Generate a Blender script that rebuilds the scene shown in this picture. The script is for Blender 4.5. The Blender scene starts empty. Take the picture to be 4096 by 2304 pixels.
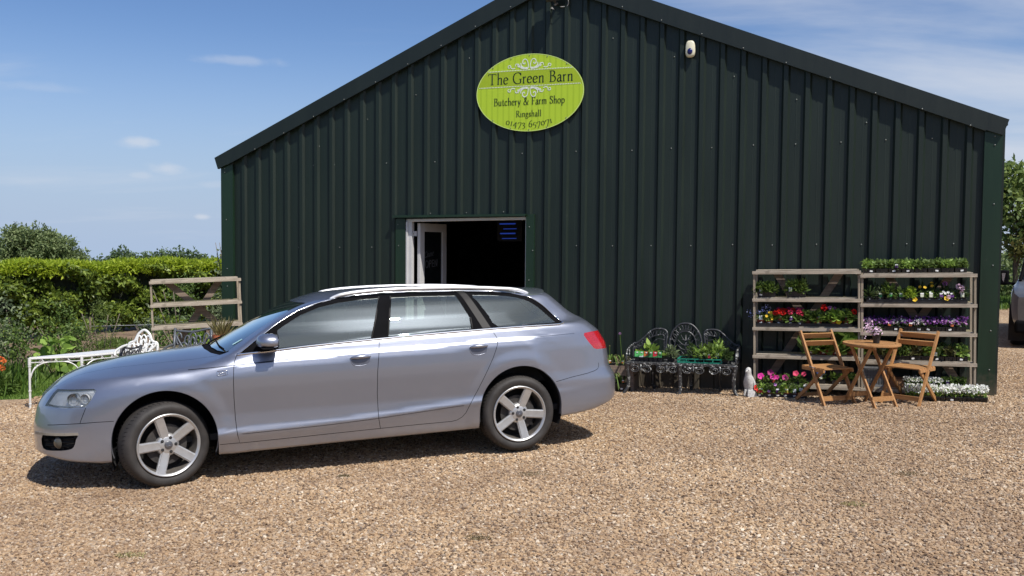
import bpy, bmesh, math, random
import numpy as np
from mathutils import Vector, Matrix

random.seed(7); rng = np.random.default_rng(7)
scene = bpy.context.scene
COL = scene.collection

# ------------------------------------------------------------------ camera
CAMH = 1.876
camd = bpy.data.cameras.new('camera'); cam = bpy.data.objects.new('camera', camd); COL.objects.link(cam)
camd.sensor_width = 36.0; camd.lens = 36.0 * 3650 / 4096; camd.clip_end = 2000; camd.clip_start = 0.05
_p, _r = .0482, .0082
_R = Vector((1, 0, 0)); _F = Vector((0, math.cos(_p), -math.sin(_p))); _U = Vector((0, math.sin(_p), math.cos(_p)))
_R2 = _R * math.cos(_r) + _U * math.sin(_r); _U2 = -_R * math.sin(_r) + _U * math.cos(_r)
cam.matrix_world = Matrix(((_R2.x, _U2.x, -_F.x, 0), (_R2.y, _U2.y, -_F.y, 0), (_R2.z, _U2.z, -_F.z, CAMH), (0, 0, 0, 1)))
scene.camera = cam

# ------------------------------------------------------------------ sun and sky
SUN_EL, SUN_AZ = math.radians(56.5), math.radians(38)      # azimuth: behind the camera, to its right
sd = Vector((math.sin(SUN_AZ) * math.cos(SUN_EL), -math.cos(SUN_AZ) * math.cos(SUN_EL), math.sin(SUN_EL)))
sl = bpy.data.lights.new('sun', 'SUN'); sl.energy = 4.6; sl.angle = math.radians(.55); sl.color = (1, .955, .88)
so = bpy.data.objects.new('sun', sl); COL.objects.link(so); so.rotation_euler = sd.to_track_quat('Z', 'Y').to_euler()
so.location = (0, 0, 30)
scene.view_settings.view_transform = 'Standard'; scene.view_settings.look = 'None'
scene.view_settings.exposure = 0.18; scene.view_settings.gamma = 1
w = bpy.data.worlds.new('World'); scene.world = w; w.use_nodes = True
PUFFS = [(-.377, .9209, .0988, .020, .007, .55), (-.3516, .9333, .0736, .026, .008, .5), (-.376, .9243, .0664, .018, .006, .35), (-.3214, .9466, .0253, .011, .004, .6), (-.4544, .8789, .1454, .05, .006, .15), (-.2821, .9413, .1853, .048, .006, .28), (-.3067, .95, .0586, .02, .005, .2)]
def world():
    nt = w.node_tree; N = nt.nodes; L = nt.links; N.clear()
    def n(t, **k):
        x = N.new(t)
        for a, b in k.items(): setattr(x, a, b)
        return x
    def math_(op, a, b=None, clamp=False):
        m = n('ShaderNodeMath', operation=op, use_clamp=clamp)
        for i, v in enumerate((a, b)):
            if v is None: continue
            if isinstance(v, (int, float)): m.inputs[i].default_value = v
            else: L.new(v, m.inputs[i])
        return m.outputs[0]
    sky = n('ShaderNodeTexSky', sky_type='NISHITA', sun_disc=False, sun_elevation=SUN_EL,
            sun_rotation=math.pi - SUN_AZ, altitude=50, air_density=1.0, dust_density=.2, ozone_density=3.2)
    tc = n('ShaderNodeTexCoord'); sep = n('ShaderNodeSeparateXYZ'); L.new(tc.outputs['Generated'], sep.inputs[0])
    zc = math_('MAXIMUM', sep.outputs[2], .0)
    # clouds: noise on the direction flattened onto a high layer
    den = math_('ADD', zc, .16)
    comb = n('ShaderNodeCombineXYZ'); L.new(math_('DIVIDE', sep.outputs[0], den), comb.inputs[0]); L.new(math_('DIVIDE', sep.outputs[1], den), comb.inputs[1])
    mp = n('ShaderNodeMapping'); mp.inputs['Scale'].default_value = (.8, 1.9, 1); mp.inputs['Location'].default_value = (3.1, 1.4, 0); mp.inputs['Rotation'].default_value = (0, 0, .15)
    L.new(comb.outputs[0], mp.inputs[0])
    nz = n('ShaderNodeTexNoise'); nz.inputs['Scale'].default_value = .9; nz.inputs['Detail'].default_value = 7; nz.inputs['Roughness'].default_value = .56
    nz.inputs['Distortion'].default_value = .35
    L.new(mp.outputs[0], nz.inputs['Vector'])
    # the veil of cloud is thicker to the right and round the sun
    dots = n('ShaderNodeVectorMath', operation='DOT_PRODUCT'); L.new(tc.outputs['Generated'], dots.inputs[0]); dots.inputs[1].default_value = sd
    near = math_('MULTIPLY', math_('POWER', math_('MAXIMUM', dots.outputs['Value'], 0), 5), .13)
    right = math_('MULTIPLY', math_('SUBTRACT', sep.outputs[0], .10), .75)
    right = math_('MINIMUM', math_('MAXIMUM', right, -.08), .22)
    low = math_('MULTIPLY', math_('SUBTRACT', .30, sep.outputs[2], ), .12)
    low = math_('MAXIMUM', low, -.05)
    behind = math_('MULTIPLY', math_('MAXIMUM', math_('MULTIPLY', sep.outputs[1], -1), 0), .03)
    dens = math_('ADD', math_('ADD', math_('ADD', nz.outputs[0], near), math_('ADD', right, low)), behind)
    fac = n('ShaderNodeMapRange', interpolation_type='SMOOTHSTEP'); L.new(dens, fac.inputs[0])
    fac.inputs[1].default_value = .46; fac.inputs[2].default_value = .92; fac.inputs[3].default_value = 0; fac.inputs[4].default_value = .68
    # small separate cumulus low over the horizon
    mp2 = n('ShaderNodeMapping'); mp2.inputs['Scale'].default_value = (7, 7, 17); mp2.inputs['Location'].default_value = (0.4, .2, .75); L.new(tc.outputs['Generated'], mp2.inputs[0])
    n2 = n('ShaderNodeTexNoise'); n2.inputs['Scale'].default_value = 1.0; n2.inputs['Detail'].default_value = 5; n2.inputs['Roughness'].default_value = .5; L.new(mp2.outputs[0], n2.inputs['Vector'])
    f2 = n('ShaderNodeMapRange', interpolation_type='SMOOTHSTEP'); L.new(n2.outputs[0], f2.inputs[0]); f2.inputs[1].default_value = .60; f2.inputs[2].default_value = .70; f2.inputs[4].default_value = .75
    band = n('ShaderNodeMapRange', interpolation_type='SMOOTHSTEP'); L.new(sep.outputs[2], band.inputs[0]); band.inputs[1].default_value = .20; band.inputs[2].default_value = .12
    f2b = math_('MULTIPLY', f2.outputs[0], band.outputs[0])
    f2b = None
    mp3 = n('ShaderNodeMapping'); mp3.inputs['Scale'].default_value = (38, 38, 75); L.new(tc.outputs['Generated'], mp3.inputs[0])
    n3 = n('ShaderNodeTexNoise'); n3.inputs['Scale'].default_value = 1.0; n3.inputs['Detail'].default_value = 4; L.new(mp3.outputs[0], n3.inputs['Vector'])
    for (dx, dy, dz, wx, hz_, st) in PUFFS:
        sb = n('ShaderNodeVectorMath', operation='SUBTRACT'); L.new(tc.outputs['Generated'], sb.inputs[0]); sb.inputs[1].default_value = (dx, dy, dz)
        mu = n('ShaderNodeVectorMath', operation='MULTIPLY'); L.new(sb.outputs[0], mu.inputs[0]); mu.inputs[1].default_value = (1 / wx, 1 / wx, 1 / hz_)
        le = n('ShaderNodeVectorMath', operation='LENGTH'); L.new(mu.outputs[0], le.inputs[0])
        m_ = math_('ADD', math_('SUBTRACT', 1.0, le.outputs['Value']), math_('MULTIPLY', math_('SUBTRACT', n3.outputs[0], .5), 1.6))
        r_ = n('ShaderNodeMapRange', interpolation_type='SMOOTHSTEP'); L.new(m_, r_.inputs[0]); r_.inputs[1].default_value = -.1; r_.inputs[2].default_value = .9; r_.inputs[4].default_value = st
        f2b = r_.outputs[0] if f2b is None else math_('MAXIMUM', f2b, r_.outputs[0])
    fsum = math_('MAXIMUM', fac.outputs[0], f2b)
    glow = math_('ADD', math_('MULTIPLY', math_('POWER', math_('MAXIMUM', dots.outputs['Value'], 0), 30), 12), math_('MULTIPLY', math_('POWER', math_('MAXIMUM', dots.outputs['Value'], 0), 180), 110))
    cl = n('ShaderNodeVectorMath', operation='SCALE'); cl.inputs[0].default_value = (7.4, 7.8, 8.6)
    L.new(math_('ADD', 1.0, math_('MULTIPLY', glow, .10)), cl.inputs['Scale'])
    hz = n('ShaderNodeMapRange', interpolation_type='SMOOTHSTEP'); L.new(sep.outputs[2], hz.inputs[0]); hz.inputs[1].default_value = .24; hz.inputs[2].default_value = -.02; hz.inputs[4].default_value = 1.0
    hzm = n('ShaderNodeMixRGB'); L.new(hz.outputs[0], hzm.inputs[0]); tint = n('ShaderNodeMixRGB', blend_type='MULTIPLY'); tint.inputs[0].default_value = 1; tint.inputs[2].default_value = (.86, .98, 1.20, 1); L.new(sky.outputs[0], tint.inputs[1]); L.new(tint.outputs[0], hzm.inputs[1]); hzm.inputs[2].default_value = (4.5, 5.7, 7.7, 1)
    mix = n('ShaderNodeMixRGB'); L.new(fsum, mix.inputs[0]); L.new(hzm.outputs[0], mix.inputs[1]); L.new(cl.outputs[0], mix.inputs[2])
    bg = n('ShaderNodeBackground'); bg.inputs[1].default_value = .082; L.new(mix.outputs[0], bg.inputs[0])
    out = n('ShaderNodeOutputWorld'); L.new(bg.outputs[0], out.inputs[0])
world()
w.cycles.sampling_method = 'MANUAL'; w.cycles.sample_map_resolution = 1024

# ------------------------------------------------------------------ helpers
def tag(o, label=None, cat=None, group=None, kind=None):
    if label: o['label'] = label
    if cat: o['category'] = cat
    if group: o['group'] = group
    if kind: o['kind'] = kind
    return o
def empty(name, loc=(0, 0, 0), rz=0, M=None):
    o = bpy.data.objects.new(name, None); COL.objects.link(o); o.empty_display_size = .1
    if M is not None: o.matrix_world = M
    else: o.location = loc; o.rotation_euler = (0, 0, rz)
    return o
def copy_tree(o, parent=None):
    c = o.copy(); COL.objects.link(c)
    if parent is not None: c.parent = parent
    for ch in [x for x in o.children]: copy_tree(ch, c)
    return c
def gz(x, y):
    y0_ = y
    x = min(max(x, -14), 16); yy = min(max(y, 0), 15)
    z = .031 * (x + 2.6) - .022 * (yy - 6.9)
    if y0_ > 15 and x < -3: z += .03 * min(y0_ - 15, 6) * min(1, (-3 - x) / 3)
    if y0_ > 27: z -= .11 * min(y0_ - 27, 260)
    return z
class MB:
    def __init__(s): s.v = []; s.f = []; s.m = []; s.M = Matrix.Identity(4); s.mi = 0
    def add(s, vs, fs):
        b = len(s.v); M = s.M
        for p in vs: q = M @ Vector(p); s.v.append((q.x, q.y, q.z))
        for f in fs: s.f.append(tuple(i + b for i in f)); s.m.append(s.mi)
    def box(s, c, sz, R=None, bev=0):
        hx, hy, hz = sz[0] / 2, sz[1] / 2, sz[2] / 2
        vs = [Vector((x, y, z)) for z in (-hz, hz) for y in (-hy, hy) for x in (-hx, hx)]
        c = Vector(c)
        if R is not None: vs = [R @ v for v in vs]
        s.add([v + c for v in vs], [(0, 2, 3, 1), (4, 5, 7, 6), (0, 1, 5, 4), (2, 6, 7, 3), (0, 4, 6, 2), (1, 3, 7, 5)])
    def bar(s, a, b, wd, th, up=(0, 0, 1)):
        a = Vector(a); b = Vector(b); d = (b - a); L = d.length; d.normalize()
        u = Vector(up); u = u - d * u.dot(d)
        if u.length < 1e-4: u = Vector((1, 0, 0)) - d * d.x
        u.normalize(); sdir = d.cross(u)
        R = Matrix((d, sdir, u)).transposed()
        s.box((a + b) / 2, (L, wd, th), R)
    def tube(s, pts, r, n=8, close=False, cap=True):
        pts = [Vector(p) for p in pts]; k = len(pts); rr = r if hasattr(r, '__len__') else [r] * k
        rings = []; prev = None
        for i, p in enumerate(pts):
            if close: t = pts[(i + 1) % k] - pts[i - 1]
            else: t = pts[min(i + 1, k - 1)] - pts[max(i - 1, 0)]
            if t.length < 1e-9: t = Vector((0, 0, 1))
            t.normalize()
            if prev is None:
                u = Vector((0, 0, 1)) if abs(t.z) < .9 else Vector((1, 0, 0))
            else: u = prev
            u = (u - t * u.dot(t)).normalized(); prev = u; w_ = t.cross(u)
            rings.append([p + (u * math.cos(2 * math.pi * j / n) + w_ * math.sin(2 * math.pi * j / n)) * rr[i] for j in range(n)])
        vs = [q for R in rings for q in R]; fs = []
        m = k if close else k - 1
        for i in range(m):
            for j in range(n):
                a = i * n + j; b = i * n + (j + 1) % n; c = ((i + 1) % k) * n + (j + 1) % n; d = ((i + 1) % k) * n + j
                fs.append((a, b, c, d))
        if cap and not close: fs.append(tuple(range(n))[::-1]); fs.append(tuple((k - 1) * n + j for j in range(n)))
        s.add(vs, fs)
    def lathe(s, prof, n=32, axis='z', cap=False):
        vs = []; fs = []
        for r, z in prof:
            for j in range(n):
                a = 2 * math.pi * j / n
                p = (r * math.cos(a), r * math.sin(a), z)
                if axis == 'y': p = (r * math.cos(a), z, r * math.sin(a))
                if axis == 'x': p = (z, r * math.cos(a), r * math.sin(a))
                vs.append(p)
        for i in range(len(prof) - 1):
            for j in range(n):
                fs.append((i * n + j, i * n + (j + 1) % n, (i + 1) * n + (j + 1) % n, (i + 1) * n + j))
        if cap: fs.append(tuple(range(n))[::-1]); fs.append(tuple((len(prof) - 1) * n + j for j in range(n)))
        s.add(vs, fs)
    def prism(s, poly, y0, y1, plane='xz'):
        n = len(poly); vs = []
        for y in (y0, y1):
            for a, b in poly: vs.append((a, y, b) if plane == 'xz' else (a, b, y) if plane == 'xy' else (y, a, b))
        s.add(vs, [tuple(range(n)), tuple(range(2 * n - 1, n - 1, -1))] + [(i, i + n, (i + 1) % n + n, (i + 1) % n) for i in range(n)])
    def build(s, name, mat, parent=None, smooth=False, angle=None):
        me = bpy.data.meshes.new(name); me.from_pydata(s.v, [], s.f)
        for m in (mat if isinstance(mat, (list, tuple)) else [mat]): me.materials.append(m)
        if any(s.m): me.polygons.foreach_set('material_index', s.m)
        bm = bmesh.new(); bm.from_mesh(me); bmesh.ops.recalc_face_normals(bm, faces=bm.faces); bm.to_mesh(me); bm.free()
        if smooth:
            me.polygons.foreach_set('use_smooth', [True] * len(me.polygons))
            if angle: me.set_sharp_from_angle(angle=math.radians(angle))
        me.update()
        o = bpy.data.objects.new(name, me); COL.objects.link(o)
        if parent is not None: o.parent = parent
        return o
def bevel(o, w_=.004, seg=2):
    m = o.modifiers.new('bevel', 'BEVEL'); m.width = w_; m.segments = seg; m.limit_method = 'ANGLE'; m.angle_limit = math.radians(40); m.harden_normals = False
    return o
def catmull(P, n=8, close=False):
    P = [Vector(p) for p in P]; k = len(P); out = []
    rng_ = range(k if close else k - 1)
    for i in rng_:
        p0 = P[(i - 1) % k] if close or i > 0 else P[0] * 2 - P[1]
        p1 = P[i]; p2 = P[(i + 1) % k]
        p3 = P[(i + 2) % k] if close or i + 2 < k else P[-1] * 2 - P[-2]
        for j in range(n):
            t = j / n
            out.append(.5 * ((2 * p1) + (p2 - p0) * t + (2 * p0 - 5 * p1 + 4 * p2 - p3) * t * t + (3 * p1 - p0 - 3 * p2 + p3) * t ** 3))
    if not close: out.append(P[-1])
    return out

# ------------------------------------------------------------------ materials
MATS = {}
class NT:
    def __init__(s, name):
        s.m = bpy.data.materials.new(name); s.m.use_nodes = True; s.t = s.m.node_tree; s.N = s.t.nodes; s.L = s.t.links
        s.b = s.N['Principled BSDF']; s.out = s.N['Material Output']; s.coord = None
    def n(s, t, **k):
        x = s.N.new(t)
        for a, b in k.items(): setattr(x, a, b)
        return x
    def link(s, a, b): s.L.new(a, b)
    def obj(s):
        if s.coord is None: s.coord = s.n('ShaderNodeTexCoord')
        return s.coord.outputs['Object']
    def noise(s, scale, detail=4, rough=.55, vec=None, stretch=None, dist=0):
        x = s.n('ShaderNodeTexNoise'); x.inputs['Scale'].default_value = scale; x.inputs['Detail'].default_value = detail
        x.inputs['Roughness'].default_value = rough; x.inputs['Distortion'].default_value = dist
        v = vec or s.obj()
        if stretch:
            m = s.n('ShaderNodeMapping'); m.inputs['Scale'].default_value = stretch; s.link(v, m.inputs[0]); v = m.outputs[0]
        s.link(v, x.inputs['Vector']); return x.outputs[0]
    def ramp(s, fac, stops, interp='LINEAR'):
        r = s.n('ShaderNodeValToRGB'); r.color_ramp.interpolation = interp; e = r.color_ramp.elements
        while len(e) < len(stops): e.new(.5)
        for i, (p, c) in enumerate(stops): e[i].position = p; e[i].color = (*c, 1) if len(c) == 3 else c
        s.link(fac, r.inputs[0]); return r.outputs[0]
    def mix(s, fac, a, b, mode='MIX'):
        x = s.n('ShaderNodeMixRGB', blend_type=mode)
        for i, v in ((0, fac), (1, a), (2, b)):
            if isinstance(v, (int, float)): x.inputs[i].default_value = v
            elif isinstance(v, tuple): x.inputs[i].default_value = (*v, 1) if len(v) == 3 else v
            else: s.link(v, x.inputs[i])
        return x.outputs[0]
    def math(s, op, a, b=None, c=None, clamp=False):
        m = s.n('ShaderNodeMath', operation=op, use_clamp=clamp)
        for i, v in enumerate((a, b, c)):
            if v is None: continue
            if isinstance(v, (int, float)): m.inputs[i].default_value = v
            else: s.link(v, m.inputs[i])
        return m.outputs[0]
    def bump(s, h, strength=.3, dist=.01):
        b = s.n('ShaderNodeBump'); b.inputs['Strength'].default_value = strength; b.inputs['Distance'].default_value = dist
        s.link(h, b.inputs['Height']); s.link(b.outputs[0], s.b.inputs['Normal']); return b
    def base(s, c, rough=None, metal=None, spec=None):
        if isinstance(c, tuple): s.b.inputs['Base Color'].default_value = (*c, 1)
        else: s.link(c, s.b.inputs['Base Color'])
        for k, v in (('Roughness', rough), ('Metallic', metal), ('Specular IOR Level', spec)):
            if v is None: continue
            if isinstance(v, (int, float)): s.b.inputs[k].default_value = v
            else: s.link(v, s.b.inputs[k])
def mat(name, col, rough=.5, metal=0, var=.12, vscale=6, bump=0, bscale=60, coat=0, spec=None, grime=None):
    if name in MATS: return MATS[name]
    t = NT(name); nz = t.noise(vscale, 5)
    d = tuple(max(0, c * (1 - var * 1.6)) for c in col); l = tuple(min(1, c * (1 + var * 1.6)) for c in col)
    c = t.ramp(nz, [(.3, d), (.7, l)])
    if grime: c = t.mix(t.ramp(t.noise(vscale * 3, 6, .65), [(.52, (0, 0, 0)), (.68, (1, 1, 1))]), c, grime)
    t.base(c, rough, metal, spec)
    if coat: t.b.inputs['Coat Weight'].default_value = coat; t.b.inputs['Coat Roughness'].default_value = .04
    if bump: t.bump(t.noise(bscale, 4), bump, .004)
    MATS[name] = t.m; return t.m
# ------------------------------------------------------------------ ground
def gravel_colors(t, vec, scale, jitter=True):
    v = t.n('ShaderNodeTexVoronoi'); v.inputs['Scale'].default_value = scale; v.inputs['Randomness'].default_value = 1; t.link(vec, v.inputs['Vector'])
    sp = t.n('ShaderNodeSeparateColor'); t.link(v.outputs['Color'], sp.inputs[0])
    return v, sp
STONE = [(p, (min(c[0] * 1.07, 1), c[1] * .985, c[2] * .875)) for p, c in [(0, (.07, .06, .06)), (.10, (.23, .16, .11)), (.28, (.40, .29, .19)), (.46, (.54, .41, .27)), (.60, (.36, .31, .27)), (.74, (.62, .50, .36)), (.87, (.47, .33, .20)), (.95, (.70, .62, .52)), (1, (.80, .76, .68))]]
def ruts(t, P_):
    a = t.noise(.32, 5, .62, P_, stretch=(.35, 1.5, 1)); b = t.noise(2.6, 5, .65, P_)
    return t.mix(.5, t.ramp(a, [(.34, (.78, .75, .72)), (.50, (1, 1, 1)), (.68, (1.0, .99, .96))]), t.ramp(b, [(.30, (.80, .76, .72)), (.55, (1, 1, 1))]))
def m_stone():
    t = NT('gravel_stone'); oi = t.n('ShaderNodeObjectInfo')
    geo = t.n('ShaderNodeNewGeometry')
    c = t.ramp(oi.outputs['Random'], STONE)
    big = t.noise(.55, 4, .6, geo.outputs['Position']); c = t.mix(t.ramp(big, [(.40, (0, 0, 0)), (.66, (1, 1, 1))]), c, t.mix(.5, c, (.26, .17, .11)), 'MIX')
    c = t.mix(1, c, ruts(t, geo.outputs['Position']), 'MULTIPLY')
    nz = t.noise(90, 3, .6, geo.outputs['Position']); c = t.mix(.35, c, t.mix(1, c, nz, 'MULTIPLY'))
    t.base(c, .72, 0, .35); return t.m
def m_gravel():
    t = NT('gravel_bed'); geo = t.n('ShaderNodeNewGeometry'); P_ = geo.outputs['Position']
    v, sp = gravel_colors(t, P_, 52)
    c = t.ramp(sp.outputs[0], STONE)
    edge = t.ramp(v.outputs['Distance'], [(.0, (1, 1, 1)), (.55, (.75, .75, .75)), (.9, (.25, .25, .25))])
    c = t.mix(.55, c, t.mix(1, c, edge, 'MULTIPLY'))
    big = t.noise(.55, 4, .6, P_); c = t.mix(t.ramp(big, [(.40, (0, 0, 0)), (.66, (1, 1, 1))]), c, t.mix(.5, c, (.26, .17, .11)))
    c = t.mix(1, c, ruts(t, P_), 'MULTIPLY')
    t.base(c, .85, 0, .3)
    h = t.math('MULTIPLY', t.math('SUBTRACT', 1, v.outputs['Distance']), 1)
    t.bump(h, .9, .012); return t.m
def m_grass(name, a, b, dry):
    t = NT(name); geo = t.n('ShaderNodeNewGeometry'); P_ = geo.outputs['Position']
    c = t.ramp(t.noise(60, 6, .7, P_), [(.3, a), (.7, b)])
    c = t.mix(t.ramp(t.noise(1.2, 5, .6, P_), [(.5, (0, 0, 0)), (.7, (.6, .6, .6))]), c, dry)
    t.base(c, .9, 0, .2); t.bump(t.noise(120, 4, .7, P_), .8, .03); return t.m
M_GRASS = m_grass('grass_turf', (.035, .075, .012), (.10, .17, .03), (.15, .16, .06))
M_SOIL = mat('garden_soil', (.17, .115, .075), .95, 0, .35, 3, .8, 30)
def sheet(name, xs, ys, zoff, m, keep=None):
    vs = [(x, y, gz(x, y) + zoff) for y in ys for x in xs]; nx = len(xs); fs = []
    for j in range(len(ys) - 1):
        for i in range(nx - 1):
            cx = (xs[i] + xs[i + 1]) / 2; cy = (ys[j] + ys[j + 1]) / 2
            if keep is None or keep(cx, cy): fs.append((j * nx + i, j * nx + i + 1, (j + 1) * nx + i + 1, (j + 1) * nx + i))
    me = bpy.data.meshes.new(name); me.from_pydata(vs, [], fs); me.materials.append(m)
    me.polygons.foreach_set('use_smooth', [True] * len(fs))
    bm = bmesh.new(); bm.from_mesh(me); bmesh.ops.delete(bm, geom=[v for v in bm.verts if not v.link_faces], context='VERTS'); bm.to_mesh(me); bm.free()
    o = bpy.data.objects.new(name, me); COL.objects.link(o); return o
def far_axis(lo, hi, a, b, st):
    mid = list(np.arange(a, b + 1e-6, st)); L_ = [lo, lo / 2, lo / 4, lo / 8]; H_ = [hi / 8, hi / 4, hi / 2, hi]
    return sorted(set([x for x in L_ if x < a] + mid + [x for x in H_ if x > b]))
tag(sheet('ground', far_axis(-600, 600, -24, 24, 1), far_axis(-300, 900, -12, 48, 1), -.012, M_GRASS), kind='structure')
def in_gravel(x, y):
    if x < -3.9: return y < 12.05 + .30 * (x + 6.9) + .12 * math.sin(x * 3.1) + .06 * math.sin(x * 9)
    if x > 5.2: return y < 23.5 + .8 * math.sin(x)
    return y < 13.9
M_GRAVEL = m_gravel(); M_STONE = m_stone()
gfine = sheet('gravel_yard', list(np.arange(-9, 22.01, .15)), list(np.arange(-6, 25.01, .15)), 0, M_GRAVEL, in_gravel)
tag(gfine, kind='structure')
# loose stones lying on the bed: too many to count
def stones():
    me = bpy.data.meshes.new('gravel_stones'); xs = list(np.arange(-6.4, 8.2, .3)); ys = list(np.arange(4.2, 15.6, .3)); vs = []; fs = []; dens = []
    for y in ys:
        for x in xs:
            if abs(x) > .62 * y + .5 or not in_gravel(x, y): continue
            if x < 5.5 and y > 12.6 and x > -3.9: continue
            b = len(vs)
            for dx, dy in ((0, 0), (.3, 0), (.3, .3), (0, .3)): vs.append((x + dx, y + dy, gz(x + dx, y + dy) + .002))
            pat = .80 + .22 * math.sin(x * 1.7 + 2 * math.sin(y * 1.3)) * math.sin(y * 2.1 + x * .6); fs.append((b, b + 1, b + 2, b + 3)); dens.append(pat * 1.15 * (2500 if y < 8 else 2300 if y < 10.5 else 1900))
    me.from_pydata(vs, [], fs); a = me.attributes.new('dens', 'FLOAT', 'FACE'); a.data.foreach_set('value', dens)
    o = bpy.data.objects.new('gravel_stones', me); COL.objects.link(o); tag(o, 'loose flint and pea gravel stones strewn over the yard', 'gravel', kind='stuff')
    ng = bpy.data.node_groups.new('gravel_scatter', 'GeometryNodeTree')
    ng.interface.new_socket('Geometry', in_out='INPUT', socket_type='NodeSocketGeometry'); ng.interface.new_socket('Geometry', in_out='OUTPUT', socket_type='NodeSocketGeometry')
    N = ng.nodes; L = ng.links; gi = N.new('NodeGroupInput'); go = N.new('NodeGroupOutput')
    dp = N.new('GeometryNodeDistributePointsOnFaces'); at = N.new('GeometryNodeInputNamedAttribute'); at.data_type = 'FLOAT'; at.inputs[0].default_value = 'dens'
    L.new(gi.outputs[0], dp.inputs[0]); L.new(at.outputs[0], dp.inputs['Density'])
    g2i = N.new('GeometryNodeGeometryToInstance')
    for k in range(4):
        ic = N.new('GeometryNodeMeshIcoSphere'); ic.inputs[0].default_value = 1; ic.inputs[1].default_value = 2 if k < 1 else 1
        sp = N.new('GeometryNodeSetPosition'); nz = N.new('ShaderNodeTexNoise'); nz.noise_dimensions = '3D'; nz.inputs['Scale'].default_value = 1.1
        po = N.new('GeometryNodeInputPosition'); ad = N.new('ShaderNodeVectorMath'); ad.operation = 'ADD'; ad.inputs[1].default_value = (k * 7.3, k * 3.1, 0)
        L.new(po.outputs[0], ad.inputs[0]); L.new(ad.outputs[0], nz.inputs['Vector'])
        sb = N.new('ShaderNodeVectorMath'); sb.operation = 'SUBTRACT'; sb.inputs[1].default_value = (.5, .5, .5); L.new(nz.outputs['Color'], sb.inputs[0])
        sc = N.new('ShaderNodeVectorMath'); sc.operation = 'SCALE'; sc.inputs['Scale'].default_value = 2.0; L.new(sb.outputs[0], sc.inputs[0])
        L.new(ic.outputs[0], sp.inputs[0]); L.new(sc.outputs[0], sp.inputs['Offset'])
        sm = N.new('GeometryNodeSetMaterial'); sm.inputs['Material'].default_value = M_STONE; L.new(sp.outputs[0], sm.inputs[0])
        L.new(sm.outputs[0], g2i.inputs[0])
    io = N.new('GeometryNodeInstanceOnPoints'); L.new(dp.outputs[0], io.inputs['Points']); L.new(g2i.outputs[0], io.inputs['Instance']); io.inputs['Pick Instance'].default_value = True
    rr = N.new('FunctionNodeRandomValue'); rr.data_type = 'FLOAT_VECTOR'; rr.inputs[0].default_value = (-.5, -.5, 0); rr.inputs[1].default_value = (.5, .5, 6.283); L.new(rr.outputs[0], io.inputs['Rotation'])
    rs = N.new('FunctionNodeRandomValue'); rs.data_type = 'FLOAT_VECTOR'; rs.inputs[0].default_value = (.006, .0055, .004); rs.inputs[1].default_value = (.0180, .0145, .0088); rs.inputs['Seed'].default_value = 5; L.new(rs.outputs[0], io.inputs['Scale'])
    L.new(io.outputs[0], go.inputs[0])
    m = o.modifiers.new('scatter', 'NODES'); m.node_group = ng
stones()

# ------------------------------------------------------------------ the barn
B0 = Vector((5.611, 10.435, .177)); BE = Vector((-.94, .341, 0)).normalized(); BN = Vector((-.341, -.94, 0)).normalized()
BTILT = -.0155
def BW(s, d, z): return B0 + BE * s + BN * d + Vector((0, 0, z + BTILT * s))
class WB(MB):           # coordinates (s along wall to the left, d towards the viewer, z)
    def add(s, vs, fs):
        b = len(s.v)
        for p in vs: q = s.M @ Vector(p); s.v.append((q.x, q.y, q.z + BTILT * q.x))
        for f in fs: s.f.append(tuple(i + b for i in f)); s.m.append(s.mi)
BM = Matrix(((BE.x, BN.x, 0, B0.x), (BE.y, BN.y, 0, B0.y), (0, 0, 1, B0.z), (0, 0, 0, 1)))
def m_clad(name, c, rough=.5):
    t = NT(name); st = t.noise(3.0, 5, .6, stretch=(2.2, 2.2, .25)); sp = t.noise(40, 3, .7)
    col = t.ramp(st, [(.3, tuple(x * .85 for x in c)), (.7, tuple(x * 1.2 for x in c))])
    dust = t.ramp(t.noise(14, 6, .7, stretch=(1, 1, .4)), [(.66, (0, 0, 0)), (.80, (1, 1, 1))])
    col = t.mix(t.math('MULTIPLY', dust, .25), col, (.10, .10, .08))
    sz = t.n('ShaderNodeSeparateXYZ'); t.link(t.obj(), sz.inputs[0])
    spl = t.math('SUBTRACT', t.math('MULTIPLY', t.noise(11, 5, .65), .55), t.math('ADD', sz.outputs[2], .02)); spl = t.ramp(spl, [(.0, (0, 0, 0)), (.22, (1, 1, 1))])
    col = t.mix(t.math('MULTIPLY', spl, .55), col, (.13, .10, .075))
    fade = t.ramp(t.noise(1.1, 4, .6, stretch=(1.6, 1, .5)), [(.35, (0, 0, 0)), (.75, (1, 1, 1))]); col = t.mix(t.math('MULTIPLY', fade, .14), col, (.024, .034, .030))
    t.base(col, t.math('ADD', t.math('MULTIPLY', st, .16), rough - .08), 0, .5)
    t.bump(t.noise(9, 3, .5, stretch=(3, 3, .3)), .08, .01); return t.m
M_CLAD = m_clad('green_coated_cladding', (.0062, .0142, .0095)); M_TRIM = m_clad('green_flashing', (.008, .026, .012), .40)
M_FASC = m_clad('dark_verge_flashing', (.0075, .0128, .0108), .5)
M_SCREW = mat('screw_head', (.17, .18, .17), .45, .4, .1, 40)
M_UPVC = mat('white_upvc', (.58, .575, .57), .35, 0, .03, 5)
M_DARKIN = mat('dark_interior', (.11, .09, .10), .8, 0, .3, 3)
APX, APZ, SLP = 5.40, 5.43, .4225
def ztop(s): return APZ - SLP * abs(s - APX)
DS0, DS1, DZ = 5.760, 7.575, 2.160
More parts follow.
